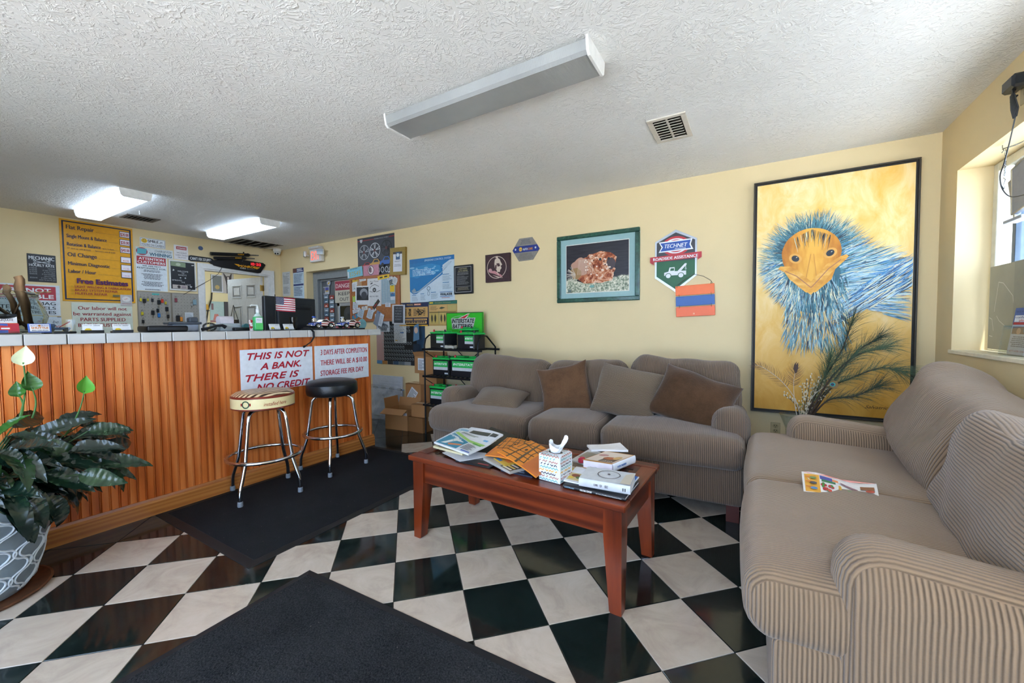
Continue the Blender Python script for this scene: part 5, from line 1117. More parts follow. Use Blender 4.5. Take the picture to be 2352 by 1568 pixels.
# gauge sheets, diagrams and battery advertising low on the back wall
s = Sign('B', -3.905, 1.201, -3.42, 1.500, 'parts_poster', 'dark blue chassis parts poster with a tan diagram under the blue exhaust poster', 'poster', '#232c4e', .0015)
s.rect(.12, .36, .97, .80, '#c79c5c'); s.text('MOOG', .24, .87, .07, '#c9a24a', .22, bold=.03); s.rect(.50, .87, .74, .94, '#c46a3a'); s.text('NASCAR', .52, .88, .05, '#e4e0d8', .2, bold=.02); s.ring(.06, .88, .05, .08, .02, '#b08a3a', 16)
for cx, w_ in ((.36, .05), (.72, .14)):
    for i in range(16): s.line([(cx+random.uniform(-w_, w_), random.uniform(.4, .75)), (cx+random.uniform(-w_, w_), random.uniform(.4, .75))], .014, '#2c2a28')
    s.greek(cx-.16, .42, cx-.10, .74, 5, '#4a4440'); s.greek(cx+.13, .42, cx+.2, .74, 5, '#4a4440')
s.rect(.05, .24, .48, .31, '#c79c5c'); s.rect(.52, .24, .97, .31, '#c79c5c'); s.rect(.10, .10, .96, .20, '#c79c5c'); s.greek(.07, .255, .95, .295, 1, '#4a4440'); s.greek(.12, .11, .94, .19, 1, '#4a4440', .8); s.rect(0, 0, 1, .055, '#c9972c'); s.greek(.3, .015, .8, .045, 1, '#3a3426'); s.done()
s = Sign('B', -3.418, 1.203, -2.977, 1.503, 'sensor_poster', 'green-topped tan sensor diagram poster partly hidden by the battery sign', 'poster', '#b59458', .0015)
s.rect(0, .86, 1, 1, '#2f6b5c'); s.rect(.03, .90, .16, .96, '#c9a92c'); s.text('Oxygen Sensors', .22, .91, .04, '#b9a05c', .56); s.rect(.03, .60, .66, .83, '#c9a268'); s.rect(.68, .60, .98, .83, '#b8a468'); s.greek(.06, .63, .34, .80, 4, '#6a5a3a'); s.poly([(.38, .70), (.46, .76), (.60, .72), (.46, .67)], '#3c4a3c'); s.rect(.04, .08, .36, .53, '#b8a058'); s.rect(.38, .08, .96, .53, '#c2a862'); s.rect(.365, .08, .375, .6, '#3f8a84')
for x in (.12, .24, .46, .58, .72, .84): s.ell(x, .30, .035, .14, '#55503a', 14); s.line([(x, .12), (x, .48)], .012, '#38362a')
s.rect(.03, .53, .97, .55, '#2c2a24'); s.done()
s = Sign('B', -4.36, .70, -3.487, 1.262, 'gauge_poster', 'black poster of gauge dials in rows behind the counter end', 'poster', '#101114', .0015)
s.rect(0, .0, 1, .08, '#7d8b96'); s.rect(0, .08, .16, 1, '#b08e8a'); s.rect(.84, .08, 1, 1, '#223f58')
for i in range(7):
    s.rect(.0+.12*i, .0, .11+.12*i, .08, ('#4a7fae', '#a9743c', '#2c3036', '#35506c', '#5f6a74', '#8a8f94', '#22262b')[i])
for r_ in range(9):
    for c_ in range(12):
        x = .19+.053*c_; yy = .14+.092*r_
        if (r_ in (3,) and c_ > 8) or (r_ in (5, 6) and c_ > 7): continue
        s.ring(x, yy, .021, .034, .005, '#8b959c', 14); s.line([(x, yy), (x+.010, yy+.018)], .004, '#b9c0c6')
s.poly([(.86, .55), (.98, .6), (.97, .95), (.88, .9)], '#4f7390'); s.ell(.92, .8, .035, .07, '#c2a08a', 12); s.rect(.86, .3, .98, .5, '#16283a'); s.done()
s = Sign('B', -4.02, .985, -3.80, 1.235, 'calendar_sheet', 'white printed sheet hanging below the grey shirt notice over the dial poster', 'paper', '#c6c8c6', .0008, w0=.008); s.greek(.06, .06, .94, .94, 13, '#7d8288'); s.rect(.1, .1, .3, .16, '#bf9a3a'); s.rect(.5, .5, .8, .57, '#4a6c9c'); s.done()
s = Sign('B', -4.03, 1.235, -3.80, 1.48, 'chalkboard_notice', 'dark chalkboard-style notice pinned at the cork board corner', 'paper', '#b9bcc0', .001, w0=.028, tilt=-.03); s.rect(.14, .05, .86, .94, '#34373d')
for i, t_ in enumerate(('WE DO', 'NOT HAVE', 'PUBLIC', 'RESTROOM', 'SORRY')): s.text(t_, .5, .78-.145*i, .085, '#8d9298', .5, 'c')
s.done()
s = Sign('B', -4.345, 1.13, -4.10, 1.275, 'shirt_notice', 'white sheet with a grey shirt drawing just above the counter end', 'paper', '#bfc3c8', .001, w0=.008); s.poly([(.2, .05), (.2, .4), (.08, .35), (.15, .62), (.38, .75), (.62, .75), (.86, .62), (.92, .35), (.8, .4), (.8, .05)], '#5b6067'); s.text('Shop', .5, .2, .08, '#2c2f34', .3, 'c'); s.done()
# ------------------------------------------------------------------ on and behind the counter
def face_cam(x, y): return atan2(y, x)+pi/2+pi      # z-rotation that turns a local -y face to the camera
def card_stand(name, label, px, w, h, x, mat, base, draw, lean=-.32, group=None):
    p = PX(px, 760, x); rz = pi/2
    t = thing(name, label, 'card holder', (x, p.y, CTOP), rz, group)
    q = MB(); q.box((-w/2-.006, -.018, 0), (w/2+.006, .03, .012), .002); q.box((-w/2-.006, -.018, .010), (w/2+.006, -.013, .018), .001); q.build('holder', base, t, smooth=0)
    m = Matrix.Translation((-w/2, .0, .006)) @ Matrix.Rotation(pi/2+lean, 4, 'X')
    s = Sign(None, 0, 0, w, h, 'card', 'x', 'x', mat, .006, mw=m); c = s.root
    draw(s); s.done()
    for ch in list(c.children): ch.parent = t; ch.matrix_parent_inverse = Matrix(); ch.matrix_basis = m
    bpy.data.objects.remove(c)
    return t
CLEARP = glass_mat('clear_acrylic', (.92, .95, .96))
def d_shuttle(s): s.rect(.08, .12, .92, .92, '#e4e2e0'); s.text('BEACH', .12, .68, .16, '#4a5fa0', .32, bold=.02); s.ell(.5, .76, .06, .10, '#c07a2c', 14); s.text('BUGGY', .58, .68, .16, '#4a5fa0', .32, bold=.02); s.text('SHUTTLE', .5, .42, .20, '#c9752c', .72, 'c', .04); s.text('850-238-8234', .5, .17, .12, '#2b3a5c', .7, 'c', .02)
card_stand('card_holder', 'blue-bordered shuttle card in a small holder in front of the glass bowl', 92, .085, .052, -3.36, '#3f63b4', CLEARP, d_shuttle)
def d_red(s): s.rect(0, .0, .55, 1, '#3a56a0'); s.poly([(.2, .3), (.7, .3), (.65, .7), (.25, .8)], '#c03a3a'); s.rect(.28, .4, .62, .55, '#dfe2e6')
card_stand('card_holder', 'red and blue card at the very end of the counter by the bowl', 16, .085, .052, -3.35, '#b0303f', CLEARP, d_red)
def d_quote(s): s.text('STORAGEQUOTE', .06, .62, .14, '#50444a', .8, bold=.02); s.rect(0, .46, 1, .52, '#d9702c'); s.rect(.1, .82, .8, .9, '#b9b0b4')
card_stand('card_holder', 'white storage quote card standing behind the red and blue card', 8, .10, .105, -3.42, '#dcdde0', CLEARP, d_quote, -.2)
def d_taxi(s): s.poly([(.1, .12), (.45, .12), (.45, .3), (.36, .45), (.2, .45), (.12, .3)], '#d8b92a'); s.ell(.19, .12, .05, .1, '#23252a', 10); s.ell(.38, .12, .05, .1, '#23252a', 10); s.text("Scotty's Taxi", .06, .76, .13, '#33373f', .42, 'l', .004, .3); s.greek(.55, .7, .95, .9, 2, '#5b6068')
BLKP = MAT('#17181b', .35)
for i, (px, lab, base) in enumerate(((213, 'taxi cards in a black holder tilted before the green warranty sign', BLKP), (281, 'taxi cards in a black holder right of the tilted one', BLKP), (632, 'taxi cards in a clear holder beside the hand sanitizer', CLEARP), (664, 'taxi cards in a clear holder beside the black tumbler', CLEARP))):
    t = card_stand('card_holder', lab, px, .085, .05, -3.37, '#dfe1e4', base, d_taxi, -.4, 'taxi card holders on the counter')
    if i == 0: t.rotation_euler = (0, .0, pi/2-.25)
# glass bowl with driftwood
p = PX(-8, 740, -3.62)
t = thing('glass_bowl', 'big round glass bowl holding driftwood on the counter end', 'bowl', (-3.62, p.y, CTOP))
def thick_glass(name, tint):
    s = NT(name); s.set(.02, 0, .5); s.col(tint); s.p.inputs['Transmission Weight'].default_value = 1; s.p.inputs['IOR'].default_value = 1.15; return s.m
q = MB(); pf = [(.07, 0), (.13, .01), (.185, .06), (.195, .10), (.18, .15), (.165, .185), (.158, .20), (.158, .23), (.166, .237), (.160, .239), (.154, .20), (.161, .184), (.175, .15), (.190, .10), (.18, .062), (.127, .015), (.001, .008)]
q.lathe(pf, 40, cap1=False); q.build('bowl', thick_glass('bowl_glass', '#e3ebe9'), t, smooth=80)
WDM = wood('driftwood', [(.3, '#6a4e36'), (.55, '#a07c58'), (.8, '#c4a47c')], 2, 3, 40, .8, 0)
def stick(name, label, pts, r):
    q = MB(); n = 7; P = [Vector(a) for a in pts]; PP = []; RR = []
    for i in range(len(P)-1):
        for k in range(n): u = k/n; PP.append(P[i].lerp(P[i+1], u)+Vector((bumpy((i+u, r, 0), .01, 3), bumpy((i+u, 3, r), .01, 3), 0))); RR.append(r*(1+.25*noise.noise(Vector((i+u, r*90, 1))*2)))
    PP.append(P[-1]); RR.append(r*.9); q.tube(PP, RR, 10); o = q.build(name, WDM, None, smooth=40); o.location = (-3.62, p.y, CTOP); tag(o, label, 'driftwood', 'driftwood in the glass bowl')
stick('driftwood', 'thick pale driftwood stump standing up out of the glass bowl', [(.02, .12, .02), (.0, .10, .20), (.0, .085, .33)], .020)
stick('driftwood', 'dark broken driftwood end poking over the bowl rim', [(-.04, .09, .05), (-.03, .06, .2), (0, .035, .275)], .014)
stick('driftwood', 'thin dark twig reaching sideways over the bowl rim', [(-.02, .06, .1), (0, .11, .235), (0, .21, .25)], .004)
stick('driftwood', 'bent brown stick lying inside the glass bowl', [(.06, -.02, .17), (.05, .10, .04)], .009)
# toy tow truck in a clear case
p = PX(136, 760, -3.50); t = thing('model_tow_truck', 'tiny blue and red tow truck model in a clear case', 'model car', (-3.50, p.y, CTOP), pi/2)
q = MB(); q.box((-.065, -.03, 0), (.065, .03, .012), .002); q.build('base', BLKP, t, smooth=0)
q = MB(); q.box((-.062, -.028, .012), (.062, .028, .082)); q.build('case', CLEARP, t, smooth=0)
q = MB(); q.box((-.05, -.015, .022), (.045, .015, .036), .004); q.box((-.045, -.014, .036), (-.015, .014, .056), .005); q.build('body', MAT('#2f4f6c', .3), t, smooth=0)
for x in (-.032, .028):
    for yy in (-.017, .017): q = MB(); q.lathe([(.001, -.004), (.011, -.004), (.011, .004), (.001, .004)], 12); o = q.build('wheel', BLKP, t); o.location = (x, yy, .023); o.rotation_euler = (pi/2, 0, 0)
q = MB(); q.tube([(.0, 0, .036), (.045, 0, .07)], .003, 6); q.build('crane', MAT('#a8423a', .4), t)
# black tray, card terminal, telephone, receipt printer
p = PX(378, 760, -3.5); t = thing('document_tray', 'low black plastic tray in front of the pegboards', 'tray', (-3.52, p.y, CTOP), pi/2); q = MB(); q.rbox(.115, .09, .022, .015, 4); o = q.build('tray', BLKP, t); o.location = (0, 0, .023)
p = PX(420, 750, -3.66); t = thing('card_printer', 'grey desktop printer with a hooded lid behind the black tray', 'printer', (-3.66, p.y, CTOP), pi/2-.1); t.scale = (.66, .66, .75)
G1 = MAT('#4a5058', .45); G2 = MAT('#8d97a6', .4)
q = MB(); q.rbox(.12, .10, .035, .012, 4); o = q.build('base', G2, t); o.location = (0, 0, .036)
q = MB(); q.rbox(.15, .11, .012, .01, 4); o = q.build('shelf', G1, t); o.location = (0, 0, .083)
q = MB(); q.rbox(.045, .05, .03, .02, 4); o = q.build('hood', G1, t); o.location = (.09, 0, .115)
p = PX(497, 750, -3.52); t = thing('telephone_handset', 'black telephone receiver with a coiled cord on the counter', 'telephone', (-3.52, p.y-.02, CTOP), pi/2); t.scale = (.75, .75, .75)
q = MB(); q.tube([(-.10, 0, .018), (-.05, 0, .03), (.02, 0, .055), (.08, 0, .06), (.11, 0, .04)], [.018, .014, .012, .015, .02], 10); q.build('receiver', BLKP, t, smooth=60)
q = MB(); n = 170; q.tube([(-.02+.055*cos(pi*2*i/n*1.0)*1.0+.007*cos(i*.9), .03+.0+.007*sin(i*.9)*.5, .045+.036*sin(2*pi*i/n)+.007*sin(i*.9)) for i in range(n)], .0028, 5); q.build('coiled_cord', BLKP, t)
p = PX(520, 750, -3.62); t = thing('receipt_printer', 'pale blue-grey receipt printer with a paper roll', 'printer', (-3.64, p.y, CTOP), pi/2)
q = MB(); q.rbox(.075, .09, .03, .012, 4); o = q.build('base', MAT('#a9b4b8', .4), t); o.location = (0, 0, .031)
q = MB(); q.tube([(-.05, 0, .085), (.05, 0, .085)], .034, 20); q.build('paper_roll', MAT('#d6d0d6', .7), t, smooth=50)
q = MB(); q.box((-.048, -.036, .03), (.048, -.0345, .085)); q.build('paper_strip', MAT('#d9d4da', .7), t, smooth=0)
p = PX(555, 757, -3.52); t = thing('tape_dispenser', 'black and teal tape dispenser beside the receipt printer', 'tape dispenser', (-3.52, p.y, CTOP), pi/2); q = MB(); q.rbox(.06, .025, .014, .01, 4); o = q.build('base', BLKP, t); o.location = (0, 0, .015); q = MB(); q.tube([(.03, -.015, .035), (.03, .015, .035)], .024, 16); q.build('tape_roll', MAT('#38676c', .3), t, smooth=50)
p = PX(579, 755, -3.44); t = thing('paper_cup', 'narrow red cup with white patches beside the hand sanitizer', 'cup', (-3.44, p.y, CTOP))
q = MB(); q.lathe([(.016, 0), (.023, .085), (.0245, .087), (.022, .086), (.015, .004)], 20, cap1=True)
cm = NT('red_patch_print'); cm.set(.4); cm.col(cm.ramp(cm.noise(cm.coord(), 55, 1, .4), [(.48, '#a8202a'), (.52, '#e6dcda')])); q.build('cup', cm.m, t, smooth=60)
p = PX(593, 757, -3.40); t = thing('sanitizer_bottle', 'clear pump bottle of green hand sanitizer', 'bottle', (-3.40, p.y, CTOP), pi/2)
q = MB(); q.rbox(.034, .022, .058, .014, 5); o = q.build('bottle', MAT('#3fae62', .15, spec=.5), t, smooth=60); o.location = (0, 0, .058)
q = MB(); q.lathe([(.030, .112), (.022, .128), (.013, .138), (.013, .15)], 16); q.build('shoulder', MAT('#b9ccc6', .15), t)
q = MB(); q.lathe([(.015, .145), (.015, .17), (.008, .175), (.006, .198)], 14); q.tube([(0, 0, .2), (-.005, 0, .204), (-.048, 0, .203), (-.056, 0, .194)], .006, 8); q.build('pump', MAT('#d9dcda', .3), t)
q = MB(); q.box((-.026, -.0232, .062), (.022, -.0222, .105)); q.build('label', MAT('#e2e6ea', .4), t, smooth=0); q = MB(); q.box((-.026, -.0234, .012), (.026, -.0222, .060)); q.build('label', MAT('#5fd06f', .4), t, smooth=0)
q = MB(); text_into(q, 'Aloe', -.02, .083, .009, 0, 0, .03); o = q.build('lettering', MAT('#2f6fae', .4), t, smooth=0); o.rotation_euler = (pi/2, 0, 0); o.location = (0, -.0236, 0)
# computer monitor seen from behind, with a small flag in front
p0, p1 = PX(614, 700, -3.95), PX(742, 700, -3.95)
t = thing('computer_monitor', 'black computer monitor turned away so its back shows', 'monitor', (-4.03, (p0.y+p1.y)/2-.02, 1.0), pi/2+.18); MW = .60
q = MB(); q.box((-MW/2, -.02, .12), (MW/2, .02, .50), .008); q.build('bezel', MAT('#23272d', .45), t, smooth=0)
q = MB(); q.rbox(.21, .025, .125, .02, 5); o = q.build('back_shell', MAT('#1f2329', .5), t); o.location = (.02, -.035, .30)
q = MB(); q.box((-.13, -.066, .375), (.19, -.058, .40), .003); q.build('vent_slot', MAT('#101216', .6), t, smooth=0)
q = MB(); q.tube([(0, -.03, .0), (0, -.03, .2)], .03, 12); q.build('neck', MAT('#1a1d22', .5), t); q = MB(); q.box((-.13, -.12, -.005), (.13, .1, .01), .004); q.build('stand_base', MAT('#1a1d22', .5), t, smooth=0)
q = MB(); q.box((-.06, -.0615, .125), (.06, -.06, .165)); q.build('rating_label', MAT('#8e969e', .5), t, smooth=0)
b = MB(); b.box((-4.35, -.8, .70), (-3.905, 2.7, .995), .01); o = b.build('desk_ledge', MAT('#6a4a30', .5)); tag(o, 'brown work ledge running along behind the service counter', 'desk')
o['label'] = 'brown work ledge behind the service counter'
p = PX(634, 757, -3.42); t = thing('desk_flag', 'small American flag on a black pole before the monitor', 'flag', (-3.42, p.y, CTOP), pi/2)
q = MB(); q.tube([(0, 0, .008), (0, 0, .30)], .0035, 8); q.build('pole', BLKP, t); q = MB(); q.lathe([(.022, 0), (.022, .006), (.006, .012)], 16); q.build('base', BLKP, t)
def flagpt(u, v): return (.004+.166*u, .008*sin(u*5.5)+.002, .165+.118*v-.008*u)
for nm, rows, mt in (('red_stripe', range(0, 13, 2), '#a8273a'), ('white_stripe', range(1, 13, 2), '#dfdfe2')):
    q = MB()
    for r in rows:
        u0 = .44 if r >= 6 else 0
        for i in range(8):
            a, c_ = u0+(1-u0)*i/8, u0+(1-u0)*(i+1)/8; q.add([flagpt(a, r/13), flagpt(c_, r/13), flagpt(c_, (r+1)/13), flagpt(a, (r+1)/13)], [(0, 1, 2, 3)])
    q.build(nm, MAT(mt, .7), t, smooth=180)
q = MB()
for i in range(6): a, c_ = .44*i/6, .44*(i+1)/6; q.add([flagpt(a, 6/13), flagpt(c_, 6/13), flagpt(c_, 1), flagpt(a, 1)], [(0, 1, 2, 3)])
q.build('canton', MAT('#27335f', .7), t, smooth=180); q = MB()
for r in range(9):
    for k in range(6 if r % 2 == 0 else 5):
        u, v = .44*(k+.5+(0 if r % 2 == 0 else .5))/6, 6/13+(7/13)*(r+.6)/9.4; x, yy, z = flagpt(u, v); q.add([(x+.003*cos(a)*(1 if i % 2 else .45), yy-.0016, z+.003*sin(a)*(1 if i % 2 else .45)) for i, a in enumerate([pi/2+pi*j/5 for j in range(10)])], [tuple(range(10))])
q.build('star', MAT('#e2e2e6', .6), t, smooth=0)['kind'] = 'stuff'
p = PX(681, 745, -3.45); t = thing('tumbler', 'black glossy tumbler right of the card holders', 'cup', (-3.50, p.y, CTOP)); q = MB(); q.lathe([(.027, 0), (.031, .09), (.033, .115), (.030, .115), (.026, .01)], 24); q.build('tumbler', MAT('#0e0f12', .08), t, smooth=60)
p = PX(765, 757, -3.45); t = thing('display_tray', 'flat black tray under the two star-spangled model cars', 'tray', (-3.47, p.y, CTOP), pi/2); q = MB(); q.prism([(-.35, -.07), (.33, -.07), (.30, .09), (-.33, .09)], 0, .014); q.build('tray', MAT('#202328', .45), t, smooth=0)
def spangled():
    s = NT('stars_and_stripes_paint'); s.set(.15, 0, .5, .6); v = s.coord(); sp = s.n('SeparateXYZ'); s.l(v, sp.inputs[0])
    st = s.math('GREATER_THAN', s.math('SINE', s.math('ADD', s.math('MULTIPLY', sp.outputs[2], 330), s.math('MULTIPLY', sp.outputs[0], 22))), 0)
    a = s.mix(st, '#e6e4e2', '#b0232c')
    vo = s.n('TexVoronoi'); vo.inputs['Scale'].default_value = 75; vo.inputs['Randomness'].default_value = .35; s.l(v, vo.inputs['Vector'])
    b_ = s.mix(s.math('LESS_THAN', vo.outputs['Distance'], .30), '#24449a', '#e6e8ee')
    s.col(s.mix(s.math('LESS_THAN', sp.outputs[0], -.02), a, b_)); return s.m
STAR = spangled()
def model_car(label, px, tail):
    p = PX(px, 750, -3.45); t = thing('model_car', label, 'model car', (-3.45, p.y, CTOP+.014), pi/2, 0, 'star-spangled model cars on the tray') if False else thing('model_car', label, 'model car', (-3.45, p.y, CTOP+.014), pi/2)
    def prof(pts, w, nm, mt, ins=.006, z=0):
        q = MB(); n = len(pts); v = [(x, -w, zz) for x, zz in pts]+[(x, w, zz) for x, zz in pts]; cx = sum(a for a, c_ in pts)/n; cz = sum(c_ for a, c_ in pts)/n
        v += [(cx+(x-cx)*.97, -w-ins, cz+(zz-cz)*.88) for x, zz in pts]+[(cx+(x-cx)*.97, w+ins, cz+(zz-cz)*.88) for x, zz in pts]
        f = [(i, (i+1) % n, n+(i+1) % n, n+i) for i in range(n)]+[(2*n+i, 2*n+(i+1) % n, (i+1) % n, i) for i in range(n)]+[(n+i, n+(i+1) % n, 3*n+(i+1) % n, 3*n+i) for i in range(n)]+[tuple(reversed(range(2*n, 3*n))), tuple(range(3*n, 4*n))]
        q.add(v, f); return q.build(nm, mt, t, smooth=35)
    body = [(-.105, .022), (-.10, .050), (-.06, .058), (-.02, .060), (.06, .062), (.105, .058 if not tail else .066), (.118, .050 if not tail else .064), (.115, .022)]
    prof(body, .034, 'body', STAR)
    prof([(-.025, .058), (.002, .080), (.045, .082), (.085, .060)], .028, 'roof', MAT('#d9d4d0', .2)); prof([(-.014, .061), (.006, .077), (.04, .078), (.066, .062)], .0335, 'side_window', MAT('#15171b', .1), .001)
    for x, r_ in ((-.058, .024), (.072, .027)):
        for sg in (-1, 1):
            q = MB(); q.lathe([(r_*.62, -.010), (r_, -.010), (r_, .010), (r_*.62, .010)], 20, cap0=True, cap1=True); o = q.build('tire', BLKP, t); o.location = (x, sg*.040, r_); o.rotation_euler = (pi/2, 0, 0)
            q = MB(); q.lathe([(r_*.66, 0), (r_*.6, .003), (r_*.3, .001), (.001, .004)], 16); d = q.build('rim', CHROME, o); d.location = (0, 0, -.0105 if sg > 0 else .0105); d.location = (0, 0, .0105 if sg < 0 else -.0105); d.rotation_euler = (0 if sg < 0 else pi, 0, 0)
    q = MB(); q.rbox(.018, .014, .012, .005, 3, mat=Matrix.Translation((-.065, 0, .070))); q.rbox(.012, .010, .010, .004, 3, mat=Matrix.Translation((-.065, 0, .088))); q.build('engine', CHROME, t, smooth=40)
    q = MB(); q.rbox(.012, .014, .007, .004, 3, mat=Matrix.Translation((-.068, 0, .104))); q.build('air_scoop', MAT('#2a55b8' if not tail else '#b9bcc2', .2, .3), t, smooth=40)
    q = MB(); q.box((-.118, -.036, .024), (-.102, .036, .034), .003); q.box((.112, -.036, .024), (.124, .036, .034), .003); q.build('bumper', CHROME, t, smooth=0)
    return t
model_car('star-spangled model hot rod nearest the monitor', 737, False); model_car('star-spangled finned model car nearest the counter end', 800, True)
p = PX(832, 745, -3.62); t = thing('glass_disc', 'round pale blue disc standing behind the finned model car', 'disc', (-3.62, p.y, CTOP), pi/2); q = MB(); q.lathe([(.05, -.005), (.055, 0), (.05, .005)], 24); o = q.build('disc', MAT('#7fb4bf', .4), t); o.location = (0, 0, .055); o.rotation_euler = (pi/2, 0, 0)
p = PX(715, 760, -3.262); q = MB()
for k in range(3): q.tube([(-3.36, p.y-.01+.006*k, CTOP+.022), (-3.285, p.y+.006*k, CTOP+.014), (-3.255, p.y+.01+.006*k, CTOP-.015), (-3.253, p.y+.012+.005*k, CTOP-.06), (-3.262, p.y-.005+.003*k, CTOP-.10), (-3.285, p.y-.045, CTOP-.135)], .004, 6)
q.tube([(-3.285, p.y-.045, CTOP-.135), (-3.29, p.y-.06, CTOP-.145)], .009, 8); o = q.build('cable', BLKP); tag(o, 'bunch of thin black cables hanging over the white tile edge', 'cable')
# two lettered boards on the counter front
s = Sign('C', 1.552, .70, 2.132, 1.031, 'credit_sign', 'white board with slanted red lettering on the counter front behind the cream stool', 'sign', '#dce2ea', .004, w0=.001, tilt=.0)
for t_, x, yy, w in (('THIS IS NOT', .52, .76, .86), ('A BANK.', .53, .51, .57), ('THERE IS', .42, .26, .72), ('NO CREDIT.', .57, .02, .76)): s.text(t_, x, yy, .16, '#b0182c', w, 'c', .035, .28)
s.done()
s = Sign('C', 2.152, .70, 2.728, 1.032, 'storage_fee_sign', 'white board with upright red lettering on the counter front behind the black stool', 'sign', '#dce2ea', .004, w0=.001)
for i, (t_, w, x) in enumerate((('3 DAYS AFTER COMPLETION', .87, .535), ('THERE WILL BE A $10.00', .87, .53), ('STORAGE FEE PER DAY', .80, .49))): s.text(t_, x, .75-.28*i, .15, '#b0182c', w, 'c', .018, .06)
s.done()

# ------------------------------------------------------------------ in the office
o = ceiling_light('lit fluorescent fixture on the office ceiling, hidden behind the doorway head', -8.4, -7.2, 2.9, 3.12, True); o.rotation_euler = (0, 0, 0)  # unseen lamp added so the office is not left dark
OB = Matrix(((0, 0, 1, -8.9), (1, 0, 0, 0), (0, 1, 0, 0), (0, 0, 0, 1)))
def osign(px0, py0, px1, py1, *a, **k):
    p0, p1 = PX(px0, py1, -8.9), PX(px1, py0, -8.9); return Sign(None, p0.y, p0.z, p1.y, p1.z, *a, mw=OB @ Matrix.Translation((p0.y, p0.z, .002)), **k)
s = osign(485, 632, 510, 671, 'framed_print', 'pale framed print on the office wall', 'picture frame', '#b9bcc0', .02); s.rect(.1, .06, .9, .94, '#5f6660'); s.ell(.5, .3, .2, .12, '#a08a4a'); s.done()
s = osign(511, 625, 536, 673, 'dog_poster', 'poster of a long-eared dog in glasses beside the pale framed print', 'poster', '#a8a49c', .003); s.poly([(.3, .55), (.05, .98), (.35, .78), (.65, .80), (.85, 1.0), (.78, .6), (.75, .4), (.85, 0), (.35, 0), (.35, .35)], '#3a3230'); s.poly([(.45, .75), (.58, .75), (.6, .4), (.5, .3), (.42, .45)], '#c9c2ba'); s.ring(.4, .6, .12, .07, .03, '#1c1a1a', 14); s.ring(.66, .6, .12, .07, .03, '#1c1a1a', 14); s.poly([(.4, .28), (.7, .2), (.7, .3), (.4, .2)], '#5f8f6a'); s.done()
s = osign(483, 693, 514, 740, 'beach_print', 'pale beach print low on the office wall', 'picture', '#93a89c', .003); s.poly([(.2, .1), (.3, .4), (.55, .4), (.7, .15)], '#b0604a'); s.rect(.1, .6, .25, .9, '#5f3a34'); s.rect(0, 0, 1, .1, '#8a5a4a'); s.done()
s = osign(516, 694, 545, 748, 'dark_painting', 'dark framed picture low on the office wall', 'picture frame', '#2a2018', .02); s.ell(.5, .5, .25, .3, '#5a4a28'); s.ell(.45, .55, .1, .2, '#7a6a3a'); s.done()
p = PX(470, 700, -8.6); t = thing('coat_hook', 'thin black hooked rod on the office wall by the doorway', 'hook', (-8.88, PX(478, 660, -8.88).y, 1.75)); q = MB(); q.tube([(0, .06, .12), (0, .05, .0), (.02, -.02, -.2), (.03, -.08, -.55)], .012, 6); q.build('rod', MAT('#2a2622', .5), t)
p = PX(472, 705, -8.75); t = thing('cap', 'yellow cap hanging in the office', 'cap', (-8.86, p.y, p.z)); q = MB(); q.rbox(.05, .09, .06, .04, 4); q.build('crown', MAT('#b58a2a', .7), t); q = MB(); q.box((-.02, -.12, -.07), (.06, .09, -.055), .006); q.build('brim', MAT('#2f2a24', .7), t, smooth=0)
t = thing('hanging_plaque', 'small dark plaque hung on the open office door', 'sign', mw=Matrix.Translation((-7.36, 3.405, 1.17)) @ Matrix.Rotation(radians(7), 4, 'Z') @ Matrix.Rotation(pi/2, 4, 'X'))
q = MB(); q.box((-.11, 0, 0), (.11, .16, .012), .002); q.build('board', MAT('#2a2320', .6), t, smooth=0); q = MB(); q.tube([(-.1, .155, .008), (0, .40, .012), (.1, .155, .008)], .005, 6); q.build('strap', MAT('#1d1b1a', .7), t)
q = MB()
for i, w_ in enumerate((.12, .15, .14)): text_into(q, ('SORRY', 'WE ARE', 'CLOSED')[i], 0, .115-.045*i, .024, .0125, 0, w_, 'c')
q.build('lettering', MAT('#7a6d62', .6), t, smooth=0)

# ------------------------------------------------------------------ battery rack and batteries
RX0, RX1, RY0, RY1 = -3.12, -2.395, 3.345, 3.67
t = thing('battery_rack', 'black wire display rack with three shelves of car batteries', 'rack', (0, 0, 0)); BLK = MAT('#131417', .45, .3)
for x in (RX0, RX1):
    q = MB(); q.tube([(x, RY0, 0), (x, RY0, .99), (x+.0, RY0+.02, 1.06), (x, RY0+.08, 1.10), (x, RY0+.16, 1.09), (x, RY1, .97), (x, RY1, 0)], .009, 8); q.build('side_frame', BLK, t, smooth=60)
SH_Z = (.335, .655, .955)
for z in SH_Z:
    q = MB(); q.box((RX0-.03, RY0-.01, z-.022), (RX1+.05, RY0+.006, z), .002); q.box((RX0-.03, RY1-.006, z-.022), (RX1+.05, RY1+.01, z), .002)
    for i in range(13): x = RX0+.0+(RX1-RX0)*i/12; q.box((x-.004, RY0, z-.010), (x+.004, RY1, z-.002))
    q.build('shelf', BLK, t, smooth=0)
for z0_, z1_ in ((.62, .34), (.92, .66)):
    q = MB(); q.tube([(RX0, RY0, z0_), (RX0+.2, RY1, z1_)], .005, 6); q.tube([(RX1, RY0, z0_), (RX1-.2, RY1, z1_)], .005, 6); q.tube([(RX0+.2, RY1, z0_), (RX1-.2, RY1, z1_)], .005, 6); q.tube([(RX1-.2, RY1, z0_), (RX0+.2, RY1, z1_)], .005, 6); q.build('brace', BLK, t, smooth=60)
GRN = '#1fae4c'; PLB = MAT('#14161a', .4)
